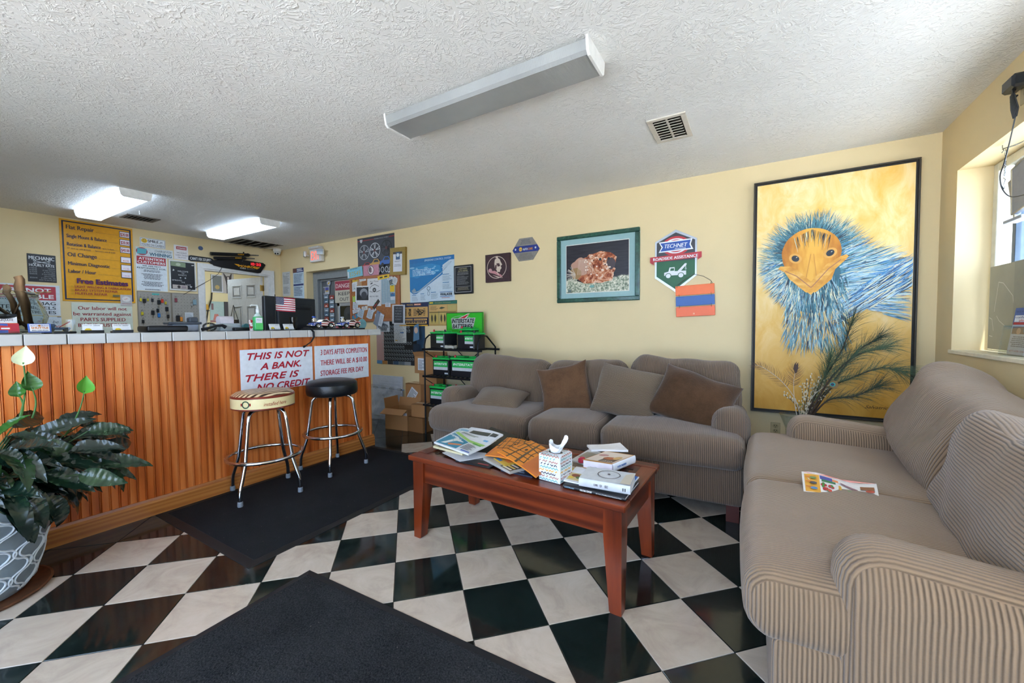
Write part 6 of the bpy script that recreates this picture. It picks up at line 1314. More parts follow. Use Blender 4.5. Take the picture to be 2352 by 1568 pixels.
def battery(label, x, y, z, w, d, h, rz=0, lab='front', flat=True):
    t = thing('car_battery', label, 'battery', (x, y, z), rz, 'car batteries on the rack')
    q = MB(); q.box((-w/2, -d/2, 0), (w/2, d/2, h*.80), .006); q.build('case', PLB, t, smooth=0)
    q = MB(); q.box((-w/2-.004, -d/2-.004, h*.80), (w/2+.004, d/2+.004, h*.90), .006); q.build('lid', MAT(GRN, .35), t, smooth=0)
    q = MB()
    for sx in (-1, 1): q.box((sx*w*.25-w*.17, -d*.25, h*.90), (sx*w*.25+w*.17, d*.2, h*.96), .005)
    q.build('vent_cap', MAT(GRN, .35), t, smooth=0)
    for sx, c_ in ((-1, '#c22a34'), (1, '#1a1c20')): q = MB(); q.lathe([(.010, 0), (.010, .022), (.007, .026)], 12); o = q.build('terminal', MAT(c_, .4), t); o.location = (sx*w*.40, -d*.30, h*.90)
    ww, hh = (w*.86, h*.44) if lab == 'front' else (w*.5, h*.44); x0 = -ww/2 if lab == 'front' else w/2-ww-.01
    q = MB(); q.rect(x0, h*.30, x0+ww, h*.30+hh, 0); L = [q.build('label', MAT('#b9bfc2', .4), t, smooth=0)]
    q = MB(); q.rect(x0, h*.30+hh*.33, x0+ww, h*.30+hh, .0008); L.append(q.build('label', MAT('#2aa84e', .4), t, smooth=0))
    q = MB(); text_into(q, 'INTERSTATE', x0+ww/2, h*.30+hh*.55, hh*.24, .0016, 0, ww*.9, 'c', .035, .2); L.append(q.build('lettering', MAT('#e0e6e2', .4), t, smooth=0))
    q = MB(); q.rect(w/2-.06, h*.10, w/2-.012, h*.17, .0004); L.append(q.build('date_sticker', MAT('#c9d0d8', .5), t, smooth=0))
    for o in L: o.rotation_euler = (pi/2, 0, 0); o.location = (0, -d/2-.0008, 0)
    return t
battery('car battery on the top shelf nearest the tan posters', -2.94, 3.46, SH_Z[2], .26, .18, .20, -.25, 'right')
battery('tall car battery in the middle of the top shelf', -2.68, 3.585, SH_Z[2], .17, .14, .24, -.05, 'none')
battery('car battery at the sofa end of the top shelf', -2.545, 3.435, SH_Z[2], .26, .16, .19, -.2, 'right')
battery('small car battery on the middle shelf', -2.925, 3.475, SH_Z[1], .23, .18, .22, 0); battery('large car battery on the middle shelf at the sofa end', -2.60, 3.475, SH_Z[1], .36, .20, .23, 0)
battery('car battery on the bottom shelf nearest the cartons', -2.95, 3.45, SH_Z[0], .24, .18, .225, 0); battery('car battery half hidden behind the sofa arm on the bottom shelf', -2.66, 3.50, SH_Z[0], .24, .2, .225, 0)
s = Sign('B', -3.05, 1.10, -2.537, 1.35, 'battery_sign', 'bright green battery display sign with a red arrow standing on the rack', 'sign', '#2fae26', .018, w0=.095)
s.frame(.012, '#16181b', 0); s.ring(.42, .66, .30, .20, .012, '#9ab89a', 30, .3, 2.9); s.poly([(.17, .26), (.74, .26), (.81, .76), (.14, .74)], '#b8b9b4'); s.poly([(.34, .74), (.60, .94), (.66, .96), (.55, .72)], '#e2e4e0'); s.poly([(.37, .74), (.60, .91), (.655, .95), (.53, .74)], '#c0232c')
s.text('INTERSTATE', .47, .53, .19, '#17181b', .62, 'c', .035, .2); s.text('BATTERIES', .45, .29, .19, '#17181b', .54, 'c', .035, .2); s.done()
o = MB().rbox(.11, .10, .02, .018, 4, fn=lambda q, p: q+Vector((0, 0, bumpy(q, .012, 18)))).build('plastic_bag', MAT('#a9a79c', .3)); o.location = (-2.77, 3.42, SH_Z[2]+.02); tag(o, 'crumpled clear plastic bag on the top shelf of the battery rack', 'bag'); o.location = (-2.79, 3.385, SH_Z[2]+.02); o.scale = (.7, .35, .8)
# cartons
CARD = wall_paint('cardboard', '#a5774b'); CARD2 = wall_paint('cardboard_dark', '#8a5f38'); TAPE = MAT('#c9b592', .3)
def carton(label, x, y, z, w, d, h, rz=0, flaps=(), mat=CARD, lab=None, draw=None):
    t = thing('carton', label, 'box', (x, y, z), rz, 'cartons beside the battery rack'); e_ = .005
    q = MB(); q.box((-w/2, -d/2, 0), (w/2, d/2, e_))
    for a, c_ in (((-w/2, -d/2, e_), (w/2, -d/2+e_, h)), ((-w/2, d/2-e_, e_), (w/2, d/2, h)), ((-w/2, -d/2+e_, e_), (-w/2+e_, d/2-e_, h)), ((w/2-e_, -d/2+e_, e_), (w/2, d/2-e_, h))): q.box(a, c_)
    q.build('body', mat, t, smooth=0)
    if not flaps:
        q = MB(); q.box((-w/2, -d/2, h-e_), (w/2, d/2, h), .001); q.build('lid_flap', mat, t, smooth=0); q = MB(); q.box((-w/2-.0004, -.025, h-.05), (w/2+.0004, .025, h+.0006)); q.build('tape', TAPE, t, smooth=0)
    for side, ang, L in flaps:
        q = MB(); ww = w if side in 'fb' else d; q.box((-ww/2, 0, 0), (ww/2, e_, L)); o = q.build('flap', mat, t, smooth=0)
        ang_, rot = radians(ang), {'f': 0, 'b': pi, 'l': -pi/2, 'r': pi/2}[side]
        o.matrix_local = Matrix.Translation({'f': (0, -d/2, h), 'b': (0, d/2, h), 'l': (-w/2, 0, h), 'r': (w/2, 0, h)}[side]) @ Matrix.Rotation(rot, 4, 'Z') @ Matrix.Rotation(ang_, 4, 'X')
    if lab:
        fx, fz, lw, lh, rr = lab; m = Matrix.Translation((fx, -d/2-.001, fz)) @ Matrix.Rotation(pi/2, 4, 'X') @ Matrix.Rotation(rr, 4, 'Z')
        q = MB(); q.rect(-lw/2, -lh/2, lw/2, lh/2, 0); o = q.build('shipping_label', MAT('#cfd2d6', .5), t, smooth=0); o.matrix_local = m
        q = MB()
        for i in range(9): q.rect(-lw*.42, -lh*.42+lh*.094*i, lw*(.42 if i % 3 else .1), -lh*.42+lh*.094*i+lh*.035, .0006)
        o = q.build('print', MAT('#3a3c40', .6), t, smooth=0); o.matrix_local = m
    return t
carton('open brown carton with raised flap nearest the counter end', -3.55, 3.42, 0, .32, .24, .24, .12, (('l', 8, .12), ('b', 20, .10), ('f', 118, .10)), lab=(.13, .19, .05, .03, 0))
carton('upright carton with a slanted shipping label behind the open carton', -3.54, 3.665, 0, .26, .15, .50, .0, (), lab=(-.02, .36, .12, .17, -.6))
carton('brown carton with printed crest on the floor beside the rack leg', -3.26, 3.44, 0, .22, .22, .17, 0, (), CARD2)
carton('flat carton sitting on the crest-printed carton', -3.25, 3.46, .17, .20, .2, .14, .1, ())
carton('carton holding the printed label box up behind the rack', -3.27, 3.65, .31, .24, .18, .20, 0, (), CARD2)
carton('small carton propped under the labelled carton', -3.28, 3.65, .51, .26, .18, .13, .05, ())
carton('labelled carton with open flaps leaning against the rack', -3.30, 3.64, .64, .33, .2, .20, -.04, (('f', 30, .06), ('l', -20, .06), ('b', 10, .05)), lab=(-.05, .11, .12, .14, 0))
# white carton sheet wrapped in clear plastic
s = Sign('B', -4.43, .01, -3.87, .548, 'carton_sheet', 'flat white carton sheet leaning on the wall behind the counter end', 'cardboard sheet', '#b9c0cc', .02, w0=.02, lean=radians(-1.5))
s.rect(.30, .86, .96, .863, '#7c8696'); s.rect(.30, .80, .96, .803, '#7c8696'); s.rect(.30, .74, .96, .743, '#7c8696')
for x in (.05, .32, .60, .86):
    s.ell(x+.06, .69, .09, .028, '#20242b', 20); s.rect(x+.15, .68, x+.22, .70, '#5f86b4'); s.text('BANKERS', x+.06, .678, .02, '#dfe3e6', .12, 'c', .02)
s.done()
def wrap_mat():
    s = NT('clear_plastic_wrap'); s.set(.12, 0, .5); s.col('#b9bfca'); s.p.inputs['Alpha'].default_value = .42; f = s.noise(s.coord(), 9, 6, .7, 2); s.bump(f, 1.0, .03); return s.m
q = MB(); n = 14; v = []
for i in range(n+1):
    for j in range(n+1): u, w_ = i/n, j/n; v.append((-4.42+.62*u+.03*sin(w_*3), 3.645-.12*(1-w_)+bumpy((u*3, w_*3, 0), .05, 2), .015+.42*w_))
q.add(v, [(i*(n+1)+j, (i+1)*(n+1)+j, (i+1)*(n+1)+j+1, i*(n+1)+j+1) for i in range(n) for j in range(n)])
o = q.build('plastic_wrap', wrap_mat(), None, smooth=180); tag(o, 'loose clear plastic wrap bunched in front of the white carton sheet', 'plastic wrap')
# ------------------------------------------------------------------ papers and books on the coffee table
class Paper:
    def __init__(s, name, label, cat, pts, z, th, mat, bend=None, group=None, n=6, world=None):
        P = world or [PZ(px, py, z) for px, py in pts]; c = (P[0]+P[1]+P[2]+P[3])/4; c.z = z
        s.root = thing(name, label, cat, c, 0, group); s.P = [Vector((p.x-c.x, p.y-c.y, p.z-z)) for p in P]; s.th = th; s.bend = bend or (lambda u, v: 0); s.k = 0; s.pr = {}
        b = MB(); N = n; vv = []
        for lv in (0, 1):
            for i in range(N+1):
                for j in range(N+1):
                    q = s.at(i/N, j/N); vv.append((q.x, q.y, q.z+(th if lv else 0)))
        M_ = (N+1)*(N+1); f = []
        for i in range(N):
            for j in range(N):
                a = [i*(N+1)+j, (i+1)*(N+1)+j, (i+1)*(N+1)+j+1, i*(N+1)+j+1]; f.append(tuple(q+M_ for q in a)); f.append(tuple(reversed(a)))
        for i in range(N):
            for a, c_ in (((i*(N+1)), ((i+1)*(N+1))), ((i+1)*(N+1)+N, i*(N+1)+N), ((N*(N+1)+i), (N*(N+1)+i+1)), (i+1, i)): f.append((a, c_, c_+M_, a+M_))
        b.add(vv, f); s.panel = b.build('sheet', MAT(mat, .45) if isinstance(mat, str) else mat, s.root, smooth=40)
    def at(s, u, v):
        a = s.P[0].lerp(s.P[1], u); b = s.P[3].lerp(s.P[2], u); q = a.lerp(b, v); return Vector((q.x, q.y, q.z+s.bend(u, v)))
    def poly(s, pts, c):
        s.k += 1; fine = []
        for (a, b_), (d, e_) in zip(pts, pts[1:]+pts[:1]):
            m = 3
            for i in range(m): fine.append((a+(d-a)*i/m, b_+(e_-b_)*i/m))
        pts = fine
        if c not in s.pr: s.pr[c] = MB()
        cu = sum(a for a, _ in pts)/len(pts); cv = sum(b_ for _, b_ in pts)/len(pts); vv = []
        for u, v in pts+[(cu, cv)]: q = s.at(u, v); vv.append((q.x, q.y, q.z+s.th+.0004+.00012*s.k))
        n = len(pts); s.pr[c].add(vv, [(i, (i+1) % n, n) for i in range(n)]); return s
    def rect(s, u0, v0, u1, v1, c): return s.poly([(u0, v0), (u1, v0), (u1, v1), (u0, v1)], c)
    def ell(s, u, v, a, b_, c, n=12): return s.poly([(u+a*cos(2*pi*i/n), v+b_*sin(2*pi*i/n)) for i in range(n)], c)
    def line(s, pts, w, c):
        for (x0, y0), (x1, y1) in zip(pts, pts[1:]):
            d = sqrt((x1-x0)**2+(y1-y0)**2); nx, ny = -(y1-y0)/d*w/2, (x1-x0)/d*w/2; s.poly([(x0-nx, y0-ny), (x1-nx, y1-ny), (x1+nx, y1+ny), (x0+nx, y0+ny)], c)
        return s
    def text(s, t, u, v, w, h, c):
        s.k += 1
        if ('t', c) not in s.pr: s.pr[('t', c)] = MB()
        m = MB(); text_into(m, t, 0, 0, 1, 0, 0, 1.0, 'l', .015); vv = []
        for x, y, z in m.v: q = s.at(u+x*w, v+y*h); vv.append((q.x, q.y, q.z+s.th+.0004+.00012*s.k))
        s.pr[('t', c)].add(vv, m.f); return s
    def greek(s, u0, v0, u1, v1, n, c):
        for i in range(n): y = v1-(v1-v0)*(i+.7)/n; s.rect(u0, y, u0+(u1-u0)*random.uniform(.7, 1), y+(v1-v0)/n*.45, c)
        return s
    def done(s):
        for c, b in s.pr.items():
            t = isinstance(c, tuple); b.build('lettering' if t else 'print', MAT(c[1] if t else c, .45, var=.03), s.root, smooth=0)
        return s.root
random.seed(3)
Z0 = .4732
GN = 'reading matter on the coffee table'
p = Paper('folder', 'large dark olive folder under the newspapers at the back of the coffee table', 'folder', [(1078, 1040), (1150, 1046), (1187, 1004), (1128, 983)], Z0, .010, '#2f3029', group=GN); p.done()
p = Paper('magazine', 'black magazine lying flat at the front of the coffee table', 'magazine', [(1046, 1060), (1125, 1076), (1160, 1056), (1078, 1040)], Z0, .006, '#15161a', group=GN); p.poly([(.1, .3), (.5, .45), (.9, .4), (.6, .7), (.2, .6)], '#5c6168'); p.rect(.6, .1, .9, .2, '#8a2f3a'); p.line([(.05, .9), (.9, .85)], .03, '#8d9198'); p.done()
p = Paper('magazine', 'dark blue magazine half under the orange covers', 'magazine', [(1150, 1082), (1222, 1097), (1245, 1078), (1175, 1063)], Z0, .006, '#1d2638', group=GN); p.greek(.1, .1, .8, .4, 2, '#7f97b5'); p.done()
p = Paper('magazine', 'pale grey magazine with a thick spine under the orange covers', 'magazine', [(1110, 1056), (1171, 1089), (1212, 1078), (1152, 1046)], Z0+.0065, .013, '#a9a69f', group=GN); p.rect(.62, .05, .98, .9, '#2b2f3a'); 
for k in range(4): p.rect(.66, .1+.2*k, .95, .22+.2*k, '#c9b46a' if k % 2 else '#d8d3c2')
p.done()
p = Paper('magazine', 'yellow and blue magazine on top of the pale grey one', 'magazine', [(1134, 1054), (1160, 1071), (1195, 1062), (1166, 1046)], Z0+.020, .007, '#b89a3e', group=GN); p.rect(.1, .05, .5, .25, '#2f74b0'); p.rect(.5, .3, .9, .8, '#c47a3a'); p.rect(0, .85, 1, 1, '#b43a34'); p.done()
bw = lambda u, v: .010*sin(u*5)*v+.006*v
p = Paper('newspaper', 'white newspaper sheet sliding out over the black magazine', 'newspaper', [(1016, 1040), (1056, 1060), (1128, 1048), (1080, 1020)], Z0+.006, .003, '#c3c5ca', group=GN); p.done()
p = Paper('newspaper', 'yellowed newspaper at the bottom of the folded newspaper pile', 'newspaper', [(995, 1028), (1062, 1046), (1140, 1012), (1070, 996)], Z0+.011, .012, '#cfc39c', bw, GN); p.rect(.1, .05, .8, .2, '#3a3b40'); p.rect(.5, .02, .8, .1, '#cfa728'); p.done()
p = Paper('newspaper', 'blue-white newspaper sticking out behind the folded newspaper pile', 'newspaper', [(1002, 1014), (1062, 1028), (1112, 998), (1056, 988)], Z0+.026, .008, '#c9d3dc', bw, GN); p.rect(.1, .55, .5, .9, '#7fa9c2'); p.ell(.75, .7, .2, .2, '#6f7f70'); p.greek(.05, .1, .5, .5, 4, '#5a6f86'); p.done()
b2 = lambda u, v: .014*v+.016*sin((v*1.2+u*.6)*4.5)*v*(1-.3*u)
p = Paper('newspaper', 'white and teal folded newspaper on top of the newspaper pile', 'newspaper', [(997, 1018), (1076, 1046), (1156, 1010), (1083, 984)], Z0+.036, .009, '#d9dce0', b2, GN, 10)
p.poly([(.03, .02), (.62, .03), (.62, .36), (.03, .50)], '#3b87a2'); p.poly([(.62, .05), (.98, .06), (.98, .22), (.62, .24)], '#d3d7da'); p.poly([(.25, .08), (.33, .2), (.42, .3), (.34, .36), (.28, .32), (.2, .16), (.12, .06)], '#d9dcd6'); p.poly([(.3, .12), (.6, .22), (.6, .16), (.34, .06)], '#d07c52'); p.text('WHY DO THEY FLY', .08, .40, .4, .035, '#d9e4e8'); p.text('BACK HOME', .12, .34, .3, .035, '#d9e4e8'); p.poly([(.03, .52), (.62, .38), (.98, .40), (.98, .47), (.62, .45), (.03, .60)], '#9ac46a'); p.rect(.72, .36, .95, .47, '#5aa64a'); p.greek(.66, .08, .94, .32, 6, '#3f4348'); p.poly([(.2, .75), (.75, .78), (.75, .90), (.2, .88)], '#4a4a40'); p.rect(.78, .80, .95, .92, '#3e4040'); p.greek(.1, .62, .6, .7, 2, '#8a8f80'); p.rect(.8, .58, .92, .64, '#6fb0dc'); p.rect(.75, .02, .98, .05, '#3a62b0'); p.done()
def branches(p, sd):
    random.seed(sd); p.rect(0, 0, 1, .34, '#c9703a'); 
    p.line([(.0, .50), (1, .62)], .05, '#5b4a3a'); p.line([(.0, .74), (1, .80)], .035, '#5b4a3a')
    for x in (.12, .3, .48, .66, .86): p.line([(x, .36), (x+random.uniform(-.12, .16), .99)], .028, '#5b4a3a')
    p.line([(.1, .36), (.5, .44), (.98, .40)], .02, '#6a5340'); p.line([(.5, .9), (.95, .92)], .025, '#5b4a3a'); p.ell(.55, .66, .05, .03, '#3a3230')
p = Paper('magazine', 'orange magazine with tree silhouettes partly under its twin', 'magazine', [(1114, 1047), (1186, 1060), (1222, 1018), (1166, 1006)], Z0+.030, .006, '#d9822c', lambda u, v: .006*sin(u*3), GN); branches(p, 4); p.done()
p = Paper('magazine', 'orange magazine with tree silhouettes lying topmost beside the tissue box', 'magazine', [(1231, 1093), (1282, 1052), (1219, 1014), (1142, 1040)][::1], Z0+.037, .007, '#e28a2e', lambda u, v: .008*sin(v*3.0)-.010*(1-v)*(1-u), GN, 8); branches(p, 9); p.done()
# tissue box
A = PZ(1236, 1100, Z0); B = PZ(1284.5, 1113, Z0); Cc = PZ(1313, 1091, Z0); ang = atan2(B.y-A.y, B.x-A.x); bw_ = .118
t = thing('tissue_box', 'cube tissue box with a coloured zigzag print and a tissue pulled up', 'tissue box', (A.x+.06*cos(ang)-.06*sin(ang), A.y+.06*sin(ang)+.06*cos(ang), Z0), ang); e = .058; th_ = .125
q = MB(); q.box((-e, -e, 0), (e, e, th_), .003); q.build('box', MAT('#dde1e6', .4), t, smooth=0)
zig = {}
random.seed(8); CS = ('#6fb3b0', '#b87a6a', '#3a3d4c', '#dfa528', '#6fb3b0', '#3a3d4c', '#b87a6a')
for fc in range(5):
    M4 = Matrix.Rotation(fc*pi/2, 4, 'Z') @ Matrix.Translation((-e, -e-.0004, 0)) @ Matrix.Rotation(pi/2, 4, 'X') if fc < 4 else Matrix.Translation((-e, -e, th_+.0004))
    hh = th_ if fc < 4 else 2*e
    for r in range(9 if fc < 4 else 8):
        y0_ = .006+r*.0142; c_ = CS[r % 7]
        if c_ not in zig: zig[c_] = MB()
        x = .004+(r % 3)*.004
        while x < 2*e-.020:
            kind_ = (0 if r % 4 == 0 else random.choice((0, 1, 2)))
            L = [[(x, y0_), (x+.008, y0_+.008), (x+.016, y0_)], [(x, y0_+.001), (x+.009, y0_+.008)], [(x, y0_+.008), (x+.007, y0_), (x+.014, y0_+.007)]][kind_]
            mb = MB(); mb.line(L, .0042, 0)
            if fc < 4 or not (.025 < x < .085 and .025 < y0_ < .085): zig[c_].add([tuple(M4 @ Vector(v)) for v in mb.v], mb.f)
            x += .0165 if kind_ == 0 else .018
for c_, mb in zig.items(): mb.build('zigzag_print', MAT(c_, .5), t, smooth=0)['kind'] = 'stuff'
q = MB(); q.ell(0, 0, .036, .026, th_+.0008); q.build('opening', MAT('#5a5852', .8), t, smooth=0)
q = MB(); n = 28; v = []
for i in range(n+1):
    for j in range(10):
        a = 2*pi*i/n; w_ = j/9; r_ = .014+.036*w_*(1-.42*w_)*(1+.40*sin(a*3+w_*2)); v.append((r_*cos(a)*1.25+.016*w_*w_, r_*sin(a)*.75+bumpy((cos(a)*2, sin(a)*2, w_*3), .006, 2), th_-.01+w_*(.052+.030*max(0, cos(a-.6))**2+.018*sin(a*2+1))))
q.add(v, [(i*10+j, (i+1)*10+j, (i+1)*10+j+1, i*10+j+1) for i in range(n) for j in range(9)]); q.build('tissue', MAT('#eceef0', .8), t, smooth=180)
# books
def book(name, label, pts, z, th, cover, pages, spine, draw=None, inset=.004, spine_mat=None):
    p = Paper(name, label, 'book', pts, z+th-.002, .002, cover, None, GN); r = p.root; c = r.location.copy()
    P = p.P; dz = -(th-.002)
    q = MB(); ce = (P[0]+P[1]+P[2]+P[3])/4; I = [ce+(v-ce)*.97 for v in P]
    q.add([(v.x, v.y, dz+.002) for v in I]+[(v.x, v.y, 0) for v in I], [(3, 2, 1, 0), (4, 5, 6, 7)]+[(i, (i+1) % 4, 4+(i+1) % 4, 4+i) for i in range(4)]); q.build('pages', MAT(pages, .8), r, smooth=0)
    q = MB(); q.add([(v.x, v.y, dz) for v in P]+[(v.x, v.y, dz+.002) for v in P], [(3, 2, 1, 0), (4, 5, 6, 7)]+[(i, (i+1) % 4, 4+(i+1) % 4, 4+i) for i in range(4)]); q.build('back_cover', MAT(cover, .45), r, smooth=0)
    i, j = spine; a, b_ = P[i], P[j]; nrm = Vector((b_.y-a.y, -(b_.x-a.x), 0)).normalized(); cen = (P[0]+P[2])/2
    if nrm.dot((a+b_)/2-cen) < 0: nrm = -nrm
    q = MB(); v = []; m = 6
    for k in range(m+1): al = pi*k/m-pi/2; o_ = nrm*(.006*cos(al)); zz = dz+th/2+th/2*sin(al); v += [(a.x+o_.x, a.y+o_.y, zz), (b_.x+o_.x, b_.y+o_.y, zz)]
    q.add(v, [(2*k, 2*k+1, 2*k+3, 2*k+2) for k in range(m)]); q.build('spine', MAT(spine_mat or cover, .4), r, smooth=60)
    if draw: draw(p)
    p.done(); return p, a, b_, nrm, dz
def spine_text(p, a, b_, nrm, dz, th, t, u0, w, h, c, off=.0065):
    d = (b_-a); L = d.length; d.normalize(); fl_ = d.cross(Vector((0, 0, 1))).dot(nrm) < 0
    q = MB(); text_into(q, t, 0, 0, h, 0, 0, w, 'l', .02)
    o = q.build('lettering', MAT(c, .4), p.root, smooth=0)
    if fl_: d = -d; org = b_+d*0 if False else b_
    else: org = a
    n2 = d.cross(Vector((0, 0, 1)))
    o.matrix_local = Matrix(((d.x, 0, n2.x, org.x+d.x*u0*L+n2.x*off), (d.y, 0, n2.y, org.y+d.y*u0*L+n2.y*off), (0, 1, 0, dz+th/2-h/2), (0, 0, 0, 1)))
def d_mag(p): p.rect(.02, .1, .28, .55, '#c9b98a'); p.ell(.12, .4, .07, .1, '#8a4a34'); p.ell(.2, .3, .06, .08, '#5f7a4a'); p.ell(.07, .25, .05, .07, '#d9b93a'); p.text('Medicare', .32, .12, .26, .16, '#2a5cb0'); p.text('& You', .38, .0+.02, .12, .09, '#2a5cb0'); p.ell(.68, .22, .08, .10, '#a8b98a'); p.ell(.72, .18, .05, .08, '#c98a6a'); p.rect(.82, .02, .99, .32, '#1f5fb8'); p.rect(.9, .7, .99, .98, '#1f5fb8')
bk = book('book', 'flat black-spined yearbook at the front corner of the coffee table', [(1294, 1112), (1437, 1143), (1469, 1104), (1324, 1080)], Z0, .016, '#1b1c20', '#d8d6d0', (0, 1), None, spine_mat='#17181c')
spine_text(*bk, .016, 'the DOCTOR presents', .03, .045, .006, '#8fb4c9'); spine_text(*bk, .016, 'OUR FORD CENTURY', .29, .055, .009, '#e3e3e0'); spine_text(*bk, .016, '100 Years of Headlines from Hometown News', .55, .11, .005, '#c9c9c6')
p = Paper('magazine', 'glossy white and blue health magazine on the black-spined yearbook', 'magazine', [(1294, 1104.5), (1437, 1134.5), (1468, 1097), (1324, 1073)], Z0+.0165, .005, '#e0e4ea', None, GN); d_mag(p); p.done()
def d_ring(p):
    n = 30
    for i in range(n):
        a, c_ = 2*pi*i/n, 2*pi*(i+1)/n; p.poly([(.52+.23*cos(a), .56+.33*sin(a)), (.52+.23*cos(c_), .56+.33*sin(c_)), (.52+.212*cos(c_), .56+.305*sin(c_)), (.52+.212*cos(a), .56+.305*sin(a))], '#4b3f44')
    p.ell(.52, .56, .032, .045, '#5a4e52'); p.poly([(.8, .02), (.99, .02), (.99, .9), (.84, .7)], '#c4bbaa'); p.text('Isolt', .06, .92, .14, .06, '#6a6470'); p.text('Voyage', .82, .90, .1, .03, '#8a8478')
bk = book('book', 'thick off-white paperback with a large printed circle near the table corner', [(1330, 1097.5), (1448, 1117.5), (1460, 1088), (1350, 1072)], Z0+.022, .036, '#c4c8cc', '#dcd9d2', (0, 1), d_ring)
spine_text(*bk, .036, 'THE CAMPAIGN', .30, .018, .010, '#4a4248'); spine_text(*bk, .036, 'OF', .42, .010, .012, '#4a4248'); spine_text(*bk, .036, 'ISOLT', .52, .014, .012, '#4a4248'); spine_text(*bk, .036, 'II', .86, .012, .014, '#2b282c')
p = Paper('magazine', 'open glossy leaflet between the tissue box and the books', 'magazine', [(1308, 1088), (1342, 1094), (1352, 1070), (1314, 1056)], Z0+.0005, .005, '#c9c0b0', None, GN); p.rect(.1, .5, .8, .8, '#7a6a5a'); p.rect(.1, .1, .5, .35, '#c9b43a'); p.ell(.8, .4, .15, .18, '#7a4a3a'); p.done()
p = Paper('magazine', 'white magazine tucked under the hardback at the back of the coffee table', 'magazine', [(1311, 1058), (1348, 1072), (1404, 1050), (1352, 1034)], Z0+.006, .006, '#cfd0d2', lambda u, v: .004*sin(u*3), GN); p.rect(.1, .3, .6, .8, '#a9a494'); p.ell(.9, .1, .06, .06, '#2a6ab8'); p.done()
p = Paper('magazine', 'blue and white magazine directly under the hardback with the napkin', 'magazine', [(1338, 1064), (1420, 1069), (1458, 1056), (1380, 1044)], Z0+.013, .010, '#2c5fb0', None, GN); p.done()
def d_cook(p): p.rect(.03, .06, .97, .94, '#d9c8b8'); p.ell(.25, .6, .16, .1, '#b98a86'); p.rect(.45, .08, .92, .5, '#5a4438'); p.ell(.6, .4, .2, .12, '#a8603e'); p.ell(.8, .5, .12, .15, '#c9a26a'); p.text('COOK BOOK', .5, .12, .38, .10, '#d8cfc0'); p.rect(0, 0, 1, .04, '#b8803a')
bk = book('book', 'hardback cookbook with a rounded white spine under the napkin', [(1338, 1056), (1406, 1066.5), (1458, 1046), (1392, 1036)], Z0+.024, .040, '#b9864a', '#d9d2dc', (1, 2), d_cook, spine_mat='#dfe3e8')
spine_text(*bk, .040, 'THE BEST', .36, .034, .010, '#2f74c0'); spine_text(*bk, .040, 'DOZEN COLLECTION', .18, .075, .010, '#2f74c0')
p = Paper('napkin', 'folded white paper napkin lying on the hardback cookbook', 'napkin', [(1358, 1036), (1443, 1036), (1424, 1020), (1348, 1025)], Z0+.0648, .010, '#e3e1e0', lambda u, v: .002*sin(u*5+v*2)-.002, None); p.done()
q = MB(); q.rbox(.014, .02, .013, .008, 4); o = q.build('ribbon_bow', MAT('#c2304a', .5)); o.location = PZ(1336, 1056, Z0+.026); tag(o, 'small crumpled red ribbon beside the hardback cookbook', 'ribbon')
# flyer on the loveseat
ws = [PZ(1840, 1131, .52), PZ(2022, 1152, .52), PZ(2012, 1114, .565), PZ(1842, 1087, .565)]
ws = [PZ(1846, 1124, .557), PZ(2021, 1146, .557), PZ(2013, 1114, .557), PZ(1841, 1087, .557)]
p = Paper('grocery_flyer', 'folded grocery flyer with food pictures lying on the loveseat seat', 'flyer', None, .557, .004, '#e6e2dd', lambda u, v: .010*sin(u*6+.5)*v-.010*(1-v), None, 10, ws)
p.rect(.03, .02, .24, .88, '#e0a440'); p.rect(.25, .70, .42, .88, '#4a4f9a'); p.rect(.27, .58, .46, .70, '#3f7f52'); p.rect(.42, .72, .5, .84, '#d9824a')
for i in range(16): p.ell(.27+random.random()*.2, .15+random.random()*.32, .022, .07, random.choice(('#b8323a', '#c9443e', '#4f8a3f')), 8)
for i in range(6): p.ell(.5+.03*random.random(), .3+.2*random.random(), .02, .05, '#d9a83a', 7)
p.poly([(.52, .75), (.75, .45), (.72, .38), (.54, .62)], '#8f6a72'); p.poly([(.6, .35), (.88, .12), (.86, .04), (.62, .24)], '#6f8f5a'); p.rect(.78, .5, .96, .7, '#8a5a3a'); p.ell(.9, .42, .06, .08, '#b8503a'); p.line([(.03, .93), (.98, .93)], .025, '#d88a7a')
for i in range(3): p.line([(.04, .72-.25*i), (.13, .70-.25*i)], .03, '#d05a3a'); p.ell(.15, .66-.25*i, .05, .06, ('#6f8a5a', '#4a4f5a', '#5a86b0')[i], 10)
p.done()

# ------------------------------------------------------------------ potted peace lily
PX0, PY0 = -2.97, .26
t = thing('potted_plant', 'peace lily with drooping dark leaves in a grey lattice-patterned pot', 'plant', (PX0, PY0, 0))
prof = [(.14, .012), (.175, .012), (.20, .05), (.225, .14), (.245, .24), (.268, .34), (.288, .40), (.30, .415), (.302, .44), (.29, .447), (.272, .44), (.262, .40), (.245, .36), (.001, .36)]
q = MB(); q.lathe(prof, 48, cap1=False); pot = q.build('pot', MAT('#84929c', .5, var=.08), t, smooth=50)
def pot_r(z):
    for (r0, z0_), (r1, z1_) in zip(prof[1:], prof[2:7]+prof[7:8]):
        if z0_ <= z <= z1_: return r0+(r1-r0)*(z-z0_)/(z1_-z0_)
    return .288
q = MB(); NC = 20
for k in range(NC):
    for off in (-.011, .011):
        pts = []
        for i in range(49):
            z = .03+.365*i/48; ph = cos(2*pi*(z-.03)/.125+(pi if k % 2 else 0)); sh = math.copysign(abs(ph)**.7, ph)
            r_ = pot_r(z); a = 2*pi*(k+.5*.86*sh)/NC+off/r_; pts.append((( r_+.0005)*cos(a), (r_+.0005)*sin(a), z))
        q.tube(pts, .0042, 5)
